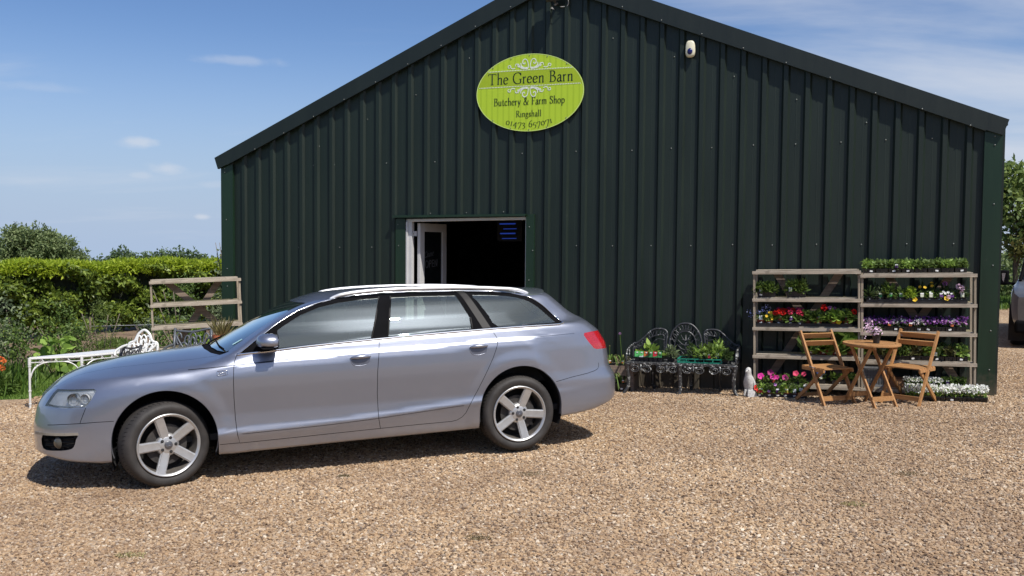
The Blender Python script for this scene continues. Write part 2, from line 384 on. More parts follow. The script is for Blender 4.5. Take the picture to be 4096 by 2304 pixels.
def barn():
    root = empty('barn', M=BM); tag(root, 'dark green ribbed metal barn with a shallow gable and open shop doorway', 'barn')
    prof = []; s = -.02; r0 = 2.428 % .2545; ribs = [r0 + k * .2545 for k in range(0, 43)]
    pts = [(0.02, 0)]
    for r in ribs:
        if r < .1 or r > 10.66: continue
        pts += [(r - .052, 0), (r - .028, .034), (r + .022, .034), (r + .046, 0)]
        m_ = r + .127
        pts += [(m_ - .006, 0), (m_, .0012), (m_ + .006, 0)]
    pts.append((10.72, 0)); pts = [p for p in pts if p[0] <= 10.72]
    def ins(sv):
        for i in range(len(pts) - 1):
            a, b = pts[i], pts[i + 1]
            if a[0] < sv < b[0] - 1e-6: pts.insert(i + 1, (sv, a[1] + (b[1] - a[1]) * (sv - a[0]) / (b[0] - a[0]))); return
    for sv in (DS0, DS1, APX): ins(sv)
    m = WB()
    for a, b in zip(pts[:-1], pts[1:]):
        inside = a[0] >= DS0 - 1e-5 and b[0] <= DS1 + 1e-5
        z0 = DZ if inside else -.6
        m.add([(a[0], a[1], z0), (b[0], b[1], z0), (b[0], b[1], ztop(b[0]) - .05), (a[0], a[1], ztop(a[0]) - .05)], [(0, 1, 2, 3)])
    m.build('wall_cladding', M_CLAD, root)
    # inner face and dark shop room behind the doorway
    m = WB(); D = 18
    for (s0, s1) in ((.06, DS0 - .02), (DS1 + .02, 10.68)):
        m.add([(s0, -.05, -.5), (s1, -.05, -.5), (s1, -.05, 2.6), (s0, -.05, 2.6)], [(0, 1, 2, 3)])
    m.add([(.06, -.05, -.03), (10.68, -.05, -.03), (10.68, -9, -.03), (.06, -9, -.03)], [(0, 1, 2, 3)])
    m.add([(.06, -9, -.1), (10.68, -9, -.1), (10.68, -9, 2.6), (.06, -9, 2.6)], [(0, 1, 2, 3)])
    m.add([(.06, -.05, 2.6), (10.68, -.05, 2.6), (10.68, -9, 2.6), (.06, -9, 2.6)], [(0, 1, 2, 3)])
    for sx in (.06, 10.68): m.add([(sx, -.05, -.1), (sx, -9, -.1), (sx, -9, 2.6), (sx, -.05, 2.6)], [(0, 1, 2, 3)])
    m.build('shop_room', M_DARKIN, root)
    # side and rear walls
    for nm, sx in (('side_wall', .095), ('side_wall', 10.655)):
        m = WB(); k = 0; out = -1 if sx < 1 else 1
        dd = -.02
        while dd > -D:
            for a, b, oa, ob in ((0, .20, 0, 0), (.20, .22, 0, .034), (.22, .25, .034, .034), (.25, .2545, .034, 0)):
                m.add([(sx + out * oa, dd - a, -.6), (sx + out * ob, dd - b, -.6), (sx + out * ob, dd - b, 3.08), (sx + out * oa, dd - a, 3.08)], [(0, 1, 2, 3)])
            dd -= .2545
        m.build(nm, M_CLAD, root)
    m = WB(); m.add([(0, -D, -.6), (10.73, -D, -.6), (10.73, -D, 3.1), (APX, -D, APZ - .05), (0, -D, 3.1)], [(0, 1, 2, 3, 4)]); m.build('rear_wall', M_CLAD, root)
    # roof
    m = WB(); th = .05
    for sg in (-1, 1):
        se = APX + sg * 5.40; ze = APZ - SLP * 5.40
        m.add([(APX, .02, APZ - .01), (se, .02, ze - .01), (se, -D - .1, ze - .01), (APX, -D - .1, APZ - .01), (APX, .02, APZ - .01 - th), (se, .02, ze - .01 - th), (se, -D - .1, ze - .01 - th), (APX, -D - .1, APZ - .01 - th)],
              [(0, 1, 2, 3), (4, 7, 6, 5), (0, 4, 5, 1), (1, 5, 6, 2), (2, 6, 7, 3), (0, 3, 7, 4)])
    m.build('roof', M_FASC, root)
    # verge flashing: a folded board down each slope with its slanted end
    for sg in (-1, 1):
        m = WB(); e = 5.405
        def S(u): return APX + sg * u
        poly = [(S(0), APZ), (S(e), APZ - SLP * e), (S(e - .06), APZ - SLP * e - .172), (S(e - .235), APZ - SLP * e - .105), (S(0), APZ - .235)]
        m.prism([(a, b) for a, b in poly], .040, .078)
        m.prism([(S(0), APZ - .235), (S(e - .235), APZ - SLP * e - .105), (S(e - .235), APZ - SLP * e - .118), (S(0), APZ - .248)], .04, .088)
        o = m.build('verge_flashing', M_FASC, root)
    for s0, s1 in ((.048, .235), (10.50, 10.715)):
        m = WB(); m.box(((s0 + s1) / 2, .0195, 1.25), (s1 - s0, .043, 3.55 if s0 < 1 else 3.55)); m.build('corner_flashing', M_TRIM, root)
    for sx in (.0640, 10.699):
        m = WB(); m.box((sx, -.09, 1.25), (.03, .22, 3.5)); m.build('corner_return', M_TRIM, root)
    # doorway
    m = WB(); m.box((DS0 - .058, .022, .85), (.112, .05, 2.68)); m.build('door_flashing', M_TRIM, root)
    m = WB(); m.box((DS1 + .075, .022, .85), (.15, .05, 2.62)); m.build('door_flashing', M_TRIM, root)
    m = WB(); m.bar((DS0 - .01, .055, DZ + .03), (DS1 + .17, .055, DZ + .045), .10, .012, (0, 0, 1)); m.bar((DS0 - .01, .1, DZ + .018), (DS1 + .17, .1, DZ + .033), .012, .03); m.build('head_flashing', M_TRIM, root)
    fr = WB()
    fr.box(((DS0 + DS1) / 2, -.02, DZ - .022), (DS1 - DS0, .07, .04)); fr.box((DS1 - .047, -.02, .9), (.094, .07, 2.44)); fr.box((DS0 + .009, -.02, .9), (.017, .07, 2.44)); fr.box((DS1 - .02, .02, .9), (.03, .03, 2.44))
    f = fr.build('door_frame', M_UPVC, root); bevel(f, .004)
    # opened door leaf, hinged on the left jamb, swung inwards
    lf = WB(); a0 = Vector((DS1 - .158, -.075, 0)); ang = math.radians(4)
    dirv = Vector((-math.sin(ang), -math.cos(ang) * 1.0, 0)); L_ = .80
    def LP(u, o_, z): q = a0 + dirv * u + Vector((-dirv.y, dirv.x, 0)) * o_; return (q.x, q.y, z)
    def lbar(u0, u1, z0, z1, mm, o0=-.024, o1=.024): mm.add([LP(u, o_, z) for z in (z0, z1) for o_ in (o0, o1) for u in (u0, u1)], [(0, 2, 3, 1), (4, 5, 7, 6), (0, 1, 5, 4), (2, 6, 7, 3), (0, 4, 6, 2), (1, 3, 7, 5)])
    lbar(0, .13, -.02, 2.10, lf); lbar(L_ - .13, L_, -.02, 2.10, lf); lbar(.13, L_ - .13, 1.98, 2.10, lf); lbar(.13, L_ - .13, -.02, .2, lf); lbar(.13, L_ - .13, .85, .95, lf)
    leaf = lf.build('door_leaf', M_UPVC, root); bevel(leaf, .006)
    g = WB(); lbar(.13, L_ - .13, .2, 1.98, g, -.006, .006); g.build('glass_pane', M_GLASSDK, leaf)
    # OPEN lettering on the pane
    tx = WB(); tx.M = Matrix.Identity(4)
    base = LP(L_ - .16, .009, 1.49)
    strokes = text_strokes('OPEN', .10, sans=True)
    for poly in strokes:
        vs = [LP(.17 + (q[0]) * 1.2, -.009, 1.46 + q[1] + q[0] * .05) for q in poly]; tx.add(vs, [tuple(range(len(vs)))])
    tx.build('open_lettering', mat('pale_vinyl', (.10, .10, .105), .7), leaf); tx = WB()
    for poly in text_strokes('Come', .085, italic=.2):
        vs = [LP(.15 + q[0] * 1.1, -.009, 1.60 + q[1] + q[0] * .15) for q in poly]; tx.add(vs, [tuple(range(len(vs)))])
    tx.build('script_lettering', mat('pale_vinyl', (.10, .10, .105), .7), leaf)
    for z in (1.95, 1.05, .3):
        h = WB(); h.box((DS1 - .115, -.055, z), (.04, .03, .07)); h.build('hinge', M_UPVC, leaf)
    # screws
    sp = [(7.895, 2.96), (7.134, 2.95), (5.838, 3.014), (5.082, 3.009), (5.062, 1.76), (4.571, 1.755), (9.357, 1.768), (8.66, 1.762), (10.044, 2.984), (8.746, 2.971), (9.80, 1.77), (8.13, 1.76), (9.07, 1.765),
          (4.33, 2.99), (3.82, 2.995), (3.31, 2.98), (2.8, 2.99), (2.30, 2.98), (1.78, 2.98), (1.28, 2.985), (.78, 2.98), (4.06, 1.755), (3.55, 1.75), (3.03, 1.76), (2.55, 1.75), (2.03, 1.755), (1.52, 1.75), (1.02, 1.752), (.52, 1.75),
          (6.65, 2.23), (7.2, 2.23), (6.1, 2.23), (7.5, 2.23), (9.57, 2.97), (9.1, 2.975), (7.43, 3.9), (6.62, 4.35), (4.6, 4.45), (3.8, 4.15), (3.05, 3.85), (2.3, 3.52), (1.5, 3.2), (8.2, 3.6), (9.0, 3.25)]
    d_ = .006
    scr = [(a, .004, b) for a, b in sp] + [(.13, .043, 2.97), (.13, .043, 2.87), (.12, .043, 2.2), (.11, .043, 1.5), (.11, .043, .75), (.11, .043, .3), (10.64, .043, 2.98), (10.64, .043, 2.92), (10.62, .043, 2.2), (10.61, .043, 1.45), (10.61, .043, 1.18),
            (DS0 - .05, .05, 2.02), (DS0 - .05, .05, 1.3), (DS0 - .10, .05, 1.7), (DS1 + .11, .05, 2.08), (DS1 + .10, .05, 1.78)]
    for r in ribs[1::2]:
        if .3 < r < 10.5: scr.append((r, .090, ztop(r) - .215))
    m = MB(); m.lathe([(.0005, .006), (.007, .0045), (.009, 0)], 10, 'y'); proto = m.build('screw', M_SCREW, root, True)
    for i, (a, b, c) in enumerate(scr[:99]):
        o = proto if i == 0 else proto.copy()
        if i: COL.objects.link(o)
        o.location = (a, b, c + BTILT * a)
    return root
# --- pen-drawn roman lettering
GL = {
 'T': (.86, [[(.02, .97), (.82, .97)], [(.42, .97), (.42, 0)], [(.28, .01), (.56, .01)], [(.03, .98), (.02, .82)], [(.81, .98), (.83, .82)]]),
 'h': (.60, [[(.13, 1.04), (.13, 0)], [(.05, 1.0), (.13, 1.05)], [(.13, .42), (.25, .56), (.38, .59), (.46, .50), (.46, 0)], [(.04, .01), (.22, .01)], [(.37, .01), (.56, .01)]]),
 'e': (.52, [[(.08, .30), (.44, .38), (.42, .52), (.28, .60), (.13, .52), (.06, .32), (.10, .10), (.26, 0), (.44, .10)]]),
 'G': (.92, [[(.82, .78), (.70, .94), (.48, 1.0), (.22, .90), (.07, .66), (.06, .36), (.20, .10), (.46, -.01), (.68, .03), (.79, .10), (.79, .38)], [(.66, .40), (.90, .40)], [(.82, .98), (.82, .76)]]),
 'r': (.40, [[(.12, .58), (.12, 0)], [(.03, .54), (.12, .60)], [(.12, .42), (.22, .56), (.34, .59)], [(.30, .57), (.36, .52)], [(.03, .01), (.23, .01)]]),
 'n': (.60, [[(.13, .58), (.13, 0)], [(.04, .54), (.13, .60)], [(.13, .42), (.25, .56), (.38, .59), (.46, .50), (.46, 0)], [(.04, .01), (.22, .01)], [(.37, .01), (.56, .01)]]),
 'B': (.72, [[(.17, .99), (.17, 0)], [(.04, .985), (.36, .985), (.52, .90), (.54, .74), (.42, .58), (.17, .54)], [(.36, .54), (.56, .46), (.63, .28), (.56, .08), (.34, .005), (.04, .005)]]),
 'a': (.50, [[(.10, .50), (.24, .60), (.36, .54), (.38, .40), (.38, .10), (.44, .0), (.50, .04)], [(.38, .38), (.20, .32), (.08, .20), (.10, .04), (.22, -.01), (.38, .12)]]),
 'u': (.60, [[(.12, .58), (.12, .14), (.22, .0), (.34, .03), (.44, .16)], [(.45, .58), (.45, .02), (.54, .02)], [(.03, .57), (.12, .58)], [(.36, .57), (.45, .58)]]),
 't': (.38, [[(.16, .78), (.16, .12), (.24, 0), (.36, .05)], [(.03, .56), (.34, .57)]]),
 'c': (.48, [[(.42, .48), (.30, .60), (.14, .53), (.06, .32), (.10, .10), (.26, 0), (.42, .10)]]),
 'y': (.54, [[(.08, .57), (.27, .02)], [(.46, .57), (.27, .02), (.16, -.24), (.04, -.28)], [(.02, .575), (.18, .575)], [(.38, .575), (.52, .575)]]),
 '&': (.86, [[(.80, .52), (.66, .20), (.44, 0), (.20, 0), (.06, .18), (.14, .40), (.36, .56), (.46, .78), (.36, .96), (.22, .88), (.24, .68), (.46, .34), (.66, .06), (.82, .0)], [(.70, .53), (.86, .53)]]),
 'F': (.64, [[(.17, .99), (.17, 0)], [(.04, .985), (.58, .985), (.59, .84)], [(.17, .52), (.46, .52)], [(.46, .60), (.46, .44)], [(.04, .01), (.32, .01)]]),
 'm': (.90, [[(.13, .58), (.13, 0)], [(.04, .54), (.13, .60)], [(.13, .42), (.24, .56), (.35, .58), (.43, .48), (.43, 0)], [(.43, .42), (.54, .56), (.66, .58), (.74, .48), (.74, 0)], [(.04, .01), (.22, .01)], [(.35, .01), (.52, .01)], [(.66, .01), (.84, .01)]]),
 'S': (.56, [[(.44, .80), (.38, .95), (.24, 1.0), (.10, .90), (.10, .72), (.26, .56), (.44, .40), (.48, .20), (.38, .04), (.20, 0), (.08, .08), (.06, .24)]]),
 'o': (.56, [[(.27, .60), (.12, .52), (.06, .30), (.12, .08), (.28, 0), (.44, .08), (.50, .30), (.44, .52), (.27, .60)]]),
 'p': (.60, [[(.13, .58), (.13, -.32)], [(.04, .54), (.13, .60)], [(.13, .44), (.28, .58), (.46, .52), (.53, .30), (.44, .06), (.28, 0), (.13, .10)], [(.03, -.31), (.24, -.31)]]),
 'R': (.74, [[(.17, .99), (.17, 0)], [(.04, .985), (.34, .985), (.52, .90), (.55, .72), (.42, .55), (.17, .50)], [(.34, .52), (.52, .20), (.72, .0)], [(.04, .01), (.30, .01)]]),
 'i': (.28, [[(.14, .58), (.14, 0)], [(.05, .54), (.14, .60)], [(.04, .01), (.25, .01)], [(.12, .80), (.16, .80)]]),
 'g': (.54, [[(.26, .60), (.13, .54), (.10, .40), (.16, .26), (.28, .24), (.39, .30), (.42, .44), (.36, .56), (.26, .60)], [(.38, .55), (.50, .60)], [(.16, .26), (.09, .14), (.18, .04), (.38, -.02), (.48, -.14), (.40, -.28), (.20, -.31), (.05, -.22), (.09, -.08), (.2, .03)]]),
 's': (.42, [[(.34, .48), (.26, .60), (.12, .56), (.09, .42), (.22, .31), (.35, .20), (.34, .05), (.20, -.01), (.08, .06), (.07, .16)]]),
 'l': (.28, [[(.14, 1.04), (.14, 0)], [(.05, 1.0), (.14, 1.05)], [(.04, .01), (.25, .01)]]),
 'C': (.74, [[(.66, .78), (.54, .95), (.36, 1.0), (.14, .84), (.06, .5), (.14, .16), (.36, 0), (.56, .05), (.68, .22)]]),
 'I': (.34, [[(.17, 1), (.17, 0)], [(.06, .99), (.28, .99)], [(.06, .01), (.28, .01)]]),
 '0': (.58, [[(.28, .62), (.12, .52), (.06, .30), (.12, .08), (.28, -.01), (.44, .08), (.50, .30), (.44, .52), (.28, .62)]]),
 '1': (.36, [[(.18, .60), (.18, 0)], [(.06, .59), (.30, .59)], [(.06, .01), (.30, .01)]]),
 '4': (.62, [[(.42, .62), (.06, .06), (.58, .06)], [(.42, .62), (.42, -.32)]]),
 '7': (.54, [[(.06, .44), (.07, .60), (.48, .60), (.20, -.32)]]),
 '3': (.50, [[(.07, .48), (.18, .62), (.36, .58), (.38, .40), (.20, .22), (.38, .16), (.42, -.06), (.30, -.26), (.05, -.30)]]),
 '6': (.56, [[(.46, .98), (.22, .78), (.08, .45), (.08, .16), (.22, .0), (.40, .04), (.48, .26), (.38, .48), (.20, .50), (.09, .36)]]),
 '5': (.50, [[(.42, .60), (.16, .60), (.10, .28), (.32, .26), (.42, .06), (.34, -.20), (.06, -.30)]]),
 'O': (.86, [[(.42, 1), (.16, .86), (.06, .5), (.16, .14), (.42, 0), (.68, .14), (.78, .5), (.68, .86), (.42, 1)]]),
 'P': (.66, [[(.12, 1), (.12, 0)], [(.12, .98), (.42, .98), (.56, .86), (.56, .64), (.42, .52), (.12, .50)]]),
 'E': (.62, [[(.12, 1), (.12, 0)], [(.12, .97), (.54, .97)], [(.12, .52), (.48, .52)], [(.12, .03), (.54, .03)]]),
 'N': (.80, [[(.12, 0), (.12, 1), (.66, 0), (.66, 1)]]),
}
STRAIGHT = set('TFBRIENPhnrumilty14y7')
def ribbon(pts, h, wmax, wmin, nib=.35, sans=False):
    out = []
    P_ = [Vector((x, y)) for x, y in pts]
    for i in range(len(P_) - 1):
        a, b = P_[i], P_[i + 1]; d = b - a
        if d.length < 1e-6: continue
        d.normalize(); ang = math.atan2(d.y, d.x)
        wd = wmax if sans else wmin + (wmax - wmin) * abs(math.sin(ang - nib * .3))
        nrm = Vector((-d.y, d.x)) * wd / 2; e = d * wd * (.18 if not sans else .3)
        out.append([tuple((q) * h) for q in (a - nrm - e, b - nrm + e, b + nrm + e, a + nrm - e)])
    return out
def text_strokes(txt, h, sans=False, italic=0, track=.06, wide=1.0):
    polys = []; x = 0
    for ch in txt:
        if ch == ' ': x += .42; continue
        adv, st = GL[ch]
        for s_ in st:
            pts = s_
            if len(s_) >= 4 and ch not in 'N': pts = [(p.x, p.y) for p in catmull([(a, b, 0) for a, b in s_], 5)]
            short = len(s_) == 2 and math.hypot(s_[1][0] - s_[0][0], s_[1][1] - s_[0][1]) < .34
            ps = ribbon([((x + a) * wide + italic * b, b) for a, b in pts], h, .14 if sans else (.055 if short else .115), .04, sans=sans)
            polys += ps
        x += adv + track
    return polys
def text_w(txt, h, track=.06, wide=1.0):
    x = 0
    for ch in txt: x += .42 if ch == ' ' else GL[ch][0] + track
    return (x - track) * h * wide
def m_glassdk():
    t = NT('dark_window_glass'); t.base((.01, .012, .013), .03, 0, .7); return t.m
M_GLASSDK = m_glassdk()
barn()
# ------------------------------------------------------------------ the estate car: a smooth implicit body, cut into its panels
def tab(xs,ys,sig=.03,lo=-2,hi=5,n=1401):
    g=np.linspace(lo,hi,n);v=np.interp(g,xs,ys)
    if sig>0:
        dx=g[1]-g[0];m=int(4*sig/dx)+1;k=np.exp(-.5*(np.arange(-m,m+1)*dx/sig)**2);k/=k.sum()
        v=np.convolve(np.pad(v,m,mode='edge'),k,'valid')
    return lambda x:np.interp(x,g,v)
def smax(a,b,k):
    h=np.clip(.5+.5*(a-b)/k,0,1);return b+(a-b)*h+k*h*(1-h)
def smin(a,b,k): return -smax(-a,-b,k)
def sstep(a,b,x):
    t=np.clip((x-a)/(b-a),0,1);return t*t*(3-2*t)
xf=tab([.10,.17,.20,.25,.33,.41,.48,.51,.59,.64,.71,.79,.86,.92,1.0],[-.92,-.99,-1.01,-1.025,-1.03,-1.035,-1.033,-1.028,-1.01,-.995,-.955,-.875,-.77,-.66,-.5],.012,0,2)
plf=tab([-.2,0,.2,.4,.5,.6,.7,.78,.84,.88,.91,.94],[.008,0,.008,.04,.075,.13,.21,.31,.45,.62,.9,1.2],.02,-.3,1.2)
xr=tab([.1,.2,.24,.28,.34,.40,.52,.57,.62,.66,.74,.87,.99,1.06,1.16,1.27,1.34,1.40],[3.4,3.57,3.72,3.84,3.91,3.93,3.935,3.93,3.90,3.875,3.86,3.84,3.765,3.675,3.55,3.42,3.34,3.28],.012,0,2)
plr=tab([-.2,0,.3,.5,.6,.68,.74,.79,.83,.87,.9],[.005,0,.006,.02,.035,.065,.12,.20,.31,.48,.8],.02,-.3,1.2)
plg=tab([-.2,0,.3,.45,.55,.62,.68,.8],[.005,0,.01,.03,.07,.14,.26,.7],.02,-.3,1.2)
P=tab([-1,-.5,0,.6,2.6,3.0,3.4,3.9],[.905,.91,.922,.926,.926,.922,.905,.88],.12)
zl=tab([-1,.52,1.18,1.61,2.38,3.0,4],[.36,.36,.372,.39,.44,.46,.48],.1)
zc=tab([-1,-.5,0,.49,1.0,1.63,2.65,3.45,4],[.78,.83,.87,.893,.918,.938,.962,.98,.985],.08)
zb=tab([-1,-.6,0,.53,1.0,1.65,2.6,3.27,4],[.84,.88,.93,.968,.998,1.03,1.06,1.07,1.07],.06)
V=tab([0,1,2,3,3.5,4,4.6,5.4,6,6.6,7,7.6,8,9,10],[-.13,-.06,-.036,-.008,-.001,-.012,-.016,-.010,-.003,-.001,-.006,-.019,-.030,-.058,-.10],.09,0,10.5)
zt=tab([-1.2,-1.05,-1.0,-.93,-.81,-.63,-.39,-.15,.1,.32,.5,.7],[.52,.62,.685,.755,.832,.89,.935,.963,.985,1.0,1.006,1.01],.03)
crc=tab([-1,.2,.5,.8],[.05,.05,.02,0],.06)
zbot=tab([-1.05,-.9,-.7,-.45,.3,.4,1.2,2.5,3.2,3.6,3.9],[.295,.275,.24,.215,.205,.20,.212,.218,.25,.285,.36],.05)
Sg=tab([.75,.85,.93,1.0,1.1,1.2,1.3,1.38,1.43,1.5],[.72,.79,.84,.868,.825,.770,.705,.645,.58,.45],.012,.5,2)
gx=tab([.4,.8,1.2,2.6,3.0,3.5],[-.03,-.01,0,0,-.012,-.05],.1)
zr=tab([.8,.9,1.03,1.15,1.32,1.67,2.0,2.5,3.0,3.3],[1.30,1.33,1.375,1.402,1.426,1.442,1.445,1.432,1.402,1.38],.05)
xw=tab([.9,.97,1.0,1.1,1.2,1.3,1.36,1.45],[.14,.28,.335,.52,.715,.925,1.065,1.29],.02,.5,2)
kw=tab([1.0,1.35],[.27,.12],.01,.5,2)
WR=[(-.022,.36),(2.86,.36)]
def side(x,z):
    ll,c,b=zl(x),zc(x),zb(x)
    lev=[.14+0*x,.20+0*x,.27+0*x,ll-.02,ll+.012,ll+.05,.52+0*x,.62+0*x,.72+0*x,.80+0*x+0*c,c-.05,c-.002,c+.012,b,b+.08]
    tt=[0,1,2,3,3.5,4,4.6,5.4,6,6.6,7,7.6,8,9,10]
    t=np.zeros_like(z*x)
    for i in range(len(lev)-1):
        a,bb=lev[i],np.maximum(lev[i+1],lev[i]+.004)
        t=np.where(z>=a,tt[i]+(tt[i+1]-tt[i])*np.clip((z-a)/(bb-a),0,1),t)
    s=P(x)+V(t)
    for cx,cz in WR:
        r=np.hypot(x-cx,z-cz)
        s=s+.009*sstep(.53,.42,r)*sstep(.15,.3,z)+.012*np.exp(-((r-.52)/.11)**2)*sstep(.3,.7,z)*0
    # bumper bulge rear
    s=s+.012*sstep(3.15,3.4,x)*sstep(.64,.56,z)
    return s
def FN(x,y,z):
    y=np.abs(y)
    s=(y-side(x,z))/1.02
    t=(z-(zt(x)*(x<.6)+0*(x)+ (x>=.6)*(zt(x))-crc(x)*(y/.6)**2))
    tb=z-(zb(x)+.012)
    t=np.where(x<.45,t,np.where(x>.7,tb,t*(1-(x-.45)/.25)+tb*((x-.45)/.25)))
    t=t/np.sqrt(1+.15)
    e=1e-3
    d1=(plf(y+e)-plf(y-e))/(2*e)
    fr=(xf(z)+plf(y)-x)/np.sqrt(1+d1**2+.15)
    d2=(plr(y+e)-plr(y-e))/(2*e)
    re=(x-(xr(z)-plr(y)))/np.sqrt(1+d2**2+.1)
    bo=zbot(x)-z
    L=smax(s,t,.07*sstep(.9,-.2,x)+.035);L=smax(L,fr,.05);L=smax(L,re,.045);L=smax(L,bo,.02)
    g=(y-(Sg(z)+gx(x)))/1.16
    r=(z-(zr(x)-.05*(y/.58)**2))/1.03
    w=(xw(z)+kw(z)*y*y-x)/2.35
    d3=(plg(y+e)-plg(y-e))/(2*e)
    gr=(x-(xr(z)+.0-plg(y)))/np.sqrt(1+d3**2+1.2)
    G=smax(g,r,.05);G=smax(G,w,.035);G=smax(G,gr,.04);G=smax(G,.8-z,.02)
    kk=.02+.09*sstep(2.9,3.35,x)
    return smin(L,G,kk)
def surf(n=240,nphi=150,fan=34):
    xs=np.linspace(-.50,3.30,n)
    O=[];D=[]
    ph=np.radians(np.linspace(-90,90,nphi))
    def zsp(x): return np.interp(x,[-.5,.6,3.3],[.50,.62,.62])
    for i in range(fan-1,0,-1):
        a=np.pi/2*i/(fan-1);O.append(np.tile([xs[0],0,zsp(xs[0])],(nphi,1)));D.append(np.stack([-np.sin(a)+0*ph,-np.cos(a)*np.cos(ph),np.cos(a)*np.sin(ph)],-1))
    for x in xs:
        O.append(np.tile([x,0,zsp(x)],(nphi,1)));D.append(np.stack([0*ph,-np.cos(ph),np.sin(ph)],-1))
    for i in range(1,fan):
        a=np.pi/2*i/(fan-1);O.append(np.tile([xs[-1],0,zsp(xs[-1])],(nphi,1)));D.append(np.stack([np.sin(a)+0*ph,-np.cos(a)*np.cos(ph),np.cos(a)*np.sin(ph)],-1))
    O=np.array(O);D=np.array(D)
    lo=np.zeros(O.shape[:2]);hi=np.full(O.shape[:2],1.6)
    for _ in range(34):
        m=(lo+hi)/2;Pp=O+D*m[...,None];v=FN(Pp[...,0],Pp[...,1],Pp[...,2]);lo=np.where(v<0,m,lo);hi=np.where(v<0,hi,m)
    return O+D*((lo+hi)/2)[...,None]
def grad(P_):
    e = 1.5e-3; x, y, z = P_[:, 0], P_[:, 1], P_[:, 2]
    g = np.stack([FN(x + e, y, z) - FN(x - e, y, z), FN(x, y + e, z) - FN(x, y - e, z), FN(x, y, z + e) - FN(x, y, z - e)], -1)
    return g / np.maximum(np.linalg.norm(g, axis=1)[:, None], 1e-9)
def ysurf(x, z):
    lo, hi = 0.0, 1.1
    lo = .2
    for _ in range(30):
        m = (lo + hi) / 2
        if FN(np.array([x]), np.array([m]), np.array([z]))[0] < 0: lo = m
        else: hi = m
    return lo
def zsurf(x, y):
    lo, hi = .5, 1.6
    for _ in range(30):
        m = (lo + hi) / 2
        if FN(np.array([x]), np.array([y]), np.array([m]))[0] < 0: lo = m
        else: hi = m
    return lo
def paint_mat(name, col, metal=.82, rough=.36):
    t = NT(name); dust = t.noise(5, 6, .65)
    sp = t.n('ShaderNodeSeparateXYZ'); t.link(t.obj(), sp.inputs[0])
    c = t.mix(t.math('MULTIPLY', t.ramp(dust, [(.45, (0, 0, 0)), (.75, (1, 1, 1))]), .10), col, (.30, .27, .24))
    low = t.n('ShaderNodeMapRange'); t.link(sp.outputs[2], low.inputs[0]); low.inputs[1].default_value = .48; low.inputs[2].default_value = .20; low.inputs[4].default_value = .62
    low_ = t.math('MULTIPLY', low.outputs[0], t.ramp(t.noise(16, 6, .7), [(.30, (.25, .25, .25)), (.75, (1, 1, 1))])); c = t.mix(low_, c, (.30, .25, .20))
    t.base(c, t.math('ADD', t.math('ADD', t.math('MULTIPLY', dust, .10), rough - .05), t.math('MULTIPLY', low_, .3)), t.math('SUBTRACT', metal, t.math('MULTIPLY', low_, .6)), .5)
    t.b.inputs['Coat Weight'].default_value = 1; t.b.inputs['Coat Roughness'].default_value = .035; t.b.inputs['Coat IOR'].default_value = 1.5
    return t.m
M_PAINT = paint_mat('silver_blue_metallic_paint', (.315, .335, .405), .84, .37)
M_BLKTRIM = mat('black_trim', (.007, .007, .008), .8, 0, .1, 8, spec=.03)
M_RUBBER = mat('tyre_rubber', (.032, .028, .026), .68, 0, .22, 9, .3, 90)
M_GAP = mat('panel_gap', (.012, .012, .014), .7)
M_CHROME = mat('bright_chrome', (.72, .73, .75), .16, 1, .03)
M_SATIN = mat('satin_grey_trim', (.040, .038, .037), .5, 0, .08, spec=.12)
M_ALLOY = mat('alloy_wheel_silver', (.55, .545, .54), .36, .7, .05, 14)
M_LINER = mat('wheel_well_liner', (.012, .011, .011), .9)
M_DISC = mat('brake_disc', (.05, .045, .042), .6, .3, .15, 30)
M_SEAT = mat('grey_seat_cloth', (.055, .058, .062), .9, 0, .15, 30)
def glass_mat(name, tint, boost=1.0, rough=0):
    t = NT(name); t.N.remove(t.b)
    tr = t.n('ShaderNodeBsdfTransparent'); tr.inputs[0].default_value = (*tint, 1)
    gl = t.n('ShaderNodeBsdfGlossy'); gl.inputs['Roughness'].default_value = rough; gl.inputs['Color'].default_value = (.93, .98, .97, 1)
    fr = t.n('ShaderNodeFresnel'); fr.inputs[0].default_value = 1.52
    df = t.n('ShaderNodeBsdfDiffuse'); df.inputs[0].default_value = (.46, .52, .47, 1)
    m1 = t.n('ShaderNodeMixShader'); m1.inputs[0].default_value = .085; t.link(tr.outputs[0], m1.inputs[1]); t.link(df.outputs[0], m1.inputs[2])
    mx = t.n('ShaderNodeMixShader'); t.link(t.math('MULTIPLY', fr.outputs[0], 2.0 * boost, clamp=True), mx.inputs[0]); t.link(m1.outputs[0], mx.inputs[1]); t.link(gl.outputs[0], mx.inputs[2])
    t.link(mx.outputs[0], t.out.inputs[0]); return t.m
M_GLASS = glass_mat('tinted_car_glass', (.60, .70, .65), 1.35)
M_WSGLASS = glass_mat('windscreen_glass', (.50, .58, .60), 1.0)
M_LENS = glass_mat('clear_lens', (.97, .975, .98), .4)
def m_tail():
    t = NT('red_lens'); c = t.ramp(t.noise(40, 2, .5, stretch=(1, 1, 3)), [(.35, (.30, .004, .008)), (.7, (.48, .010, .016))])
    t.base(c, .12, 0, .6); t.b.inputs['Coat Weight'].default_value = 1; t.bump(t.noise(160, 1), .2, .003); return t.m
M_TAIL = m_tail()

CO = Vector((-2.8918, 7.7406, -.0270)); CX = Vector((.94362, .32955, .03128)); CY = Vector((-.32868, .94397, -.02996)); CZ = Vector((-.03940, .01799, .99906))
CARM = Matrix(((CX.x, CY.x, CZ.x, CO.x), (CX.y, CY.y, CZ.y, CO.y), (CX.z, CY.z, CZ.z, CO.z), (0, 0, 0, 1)))

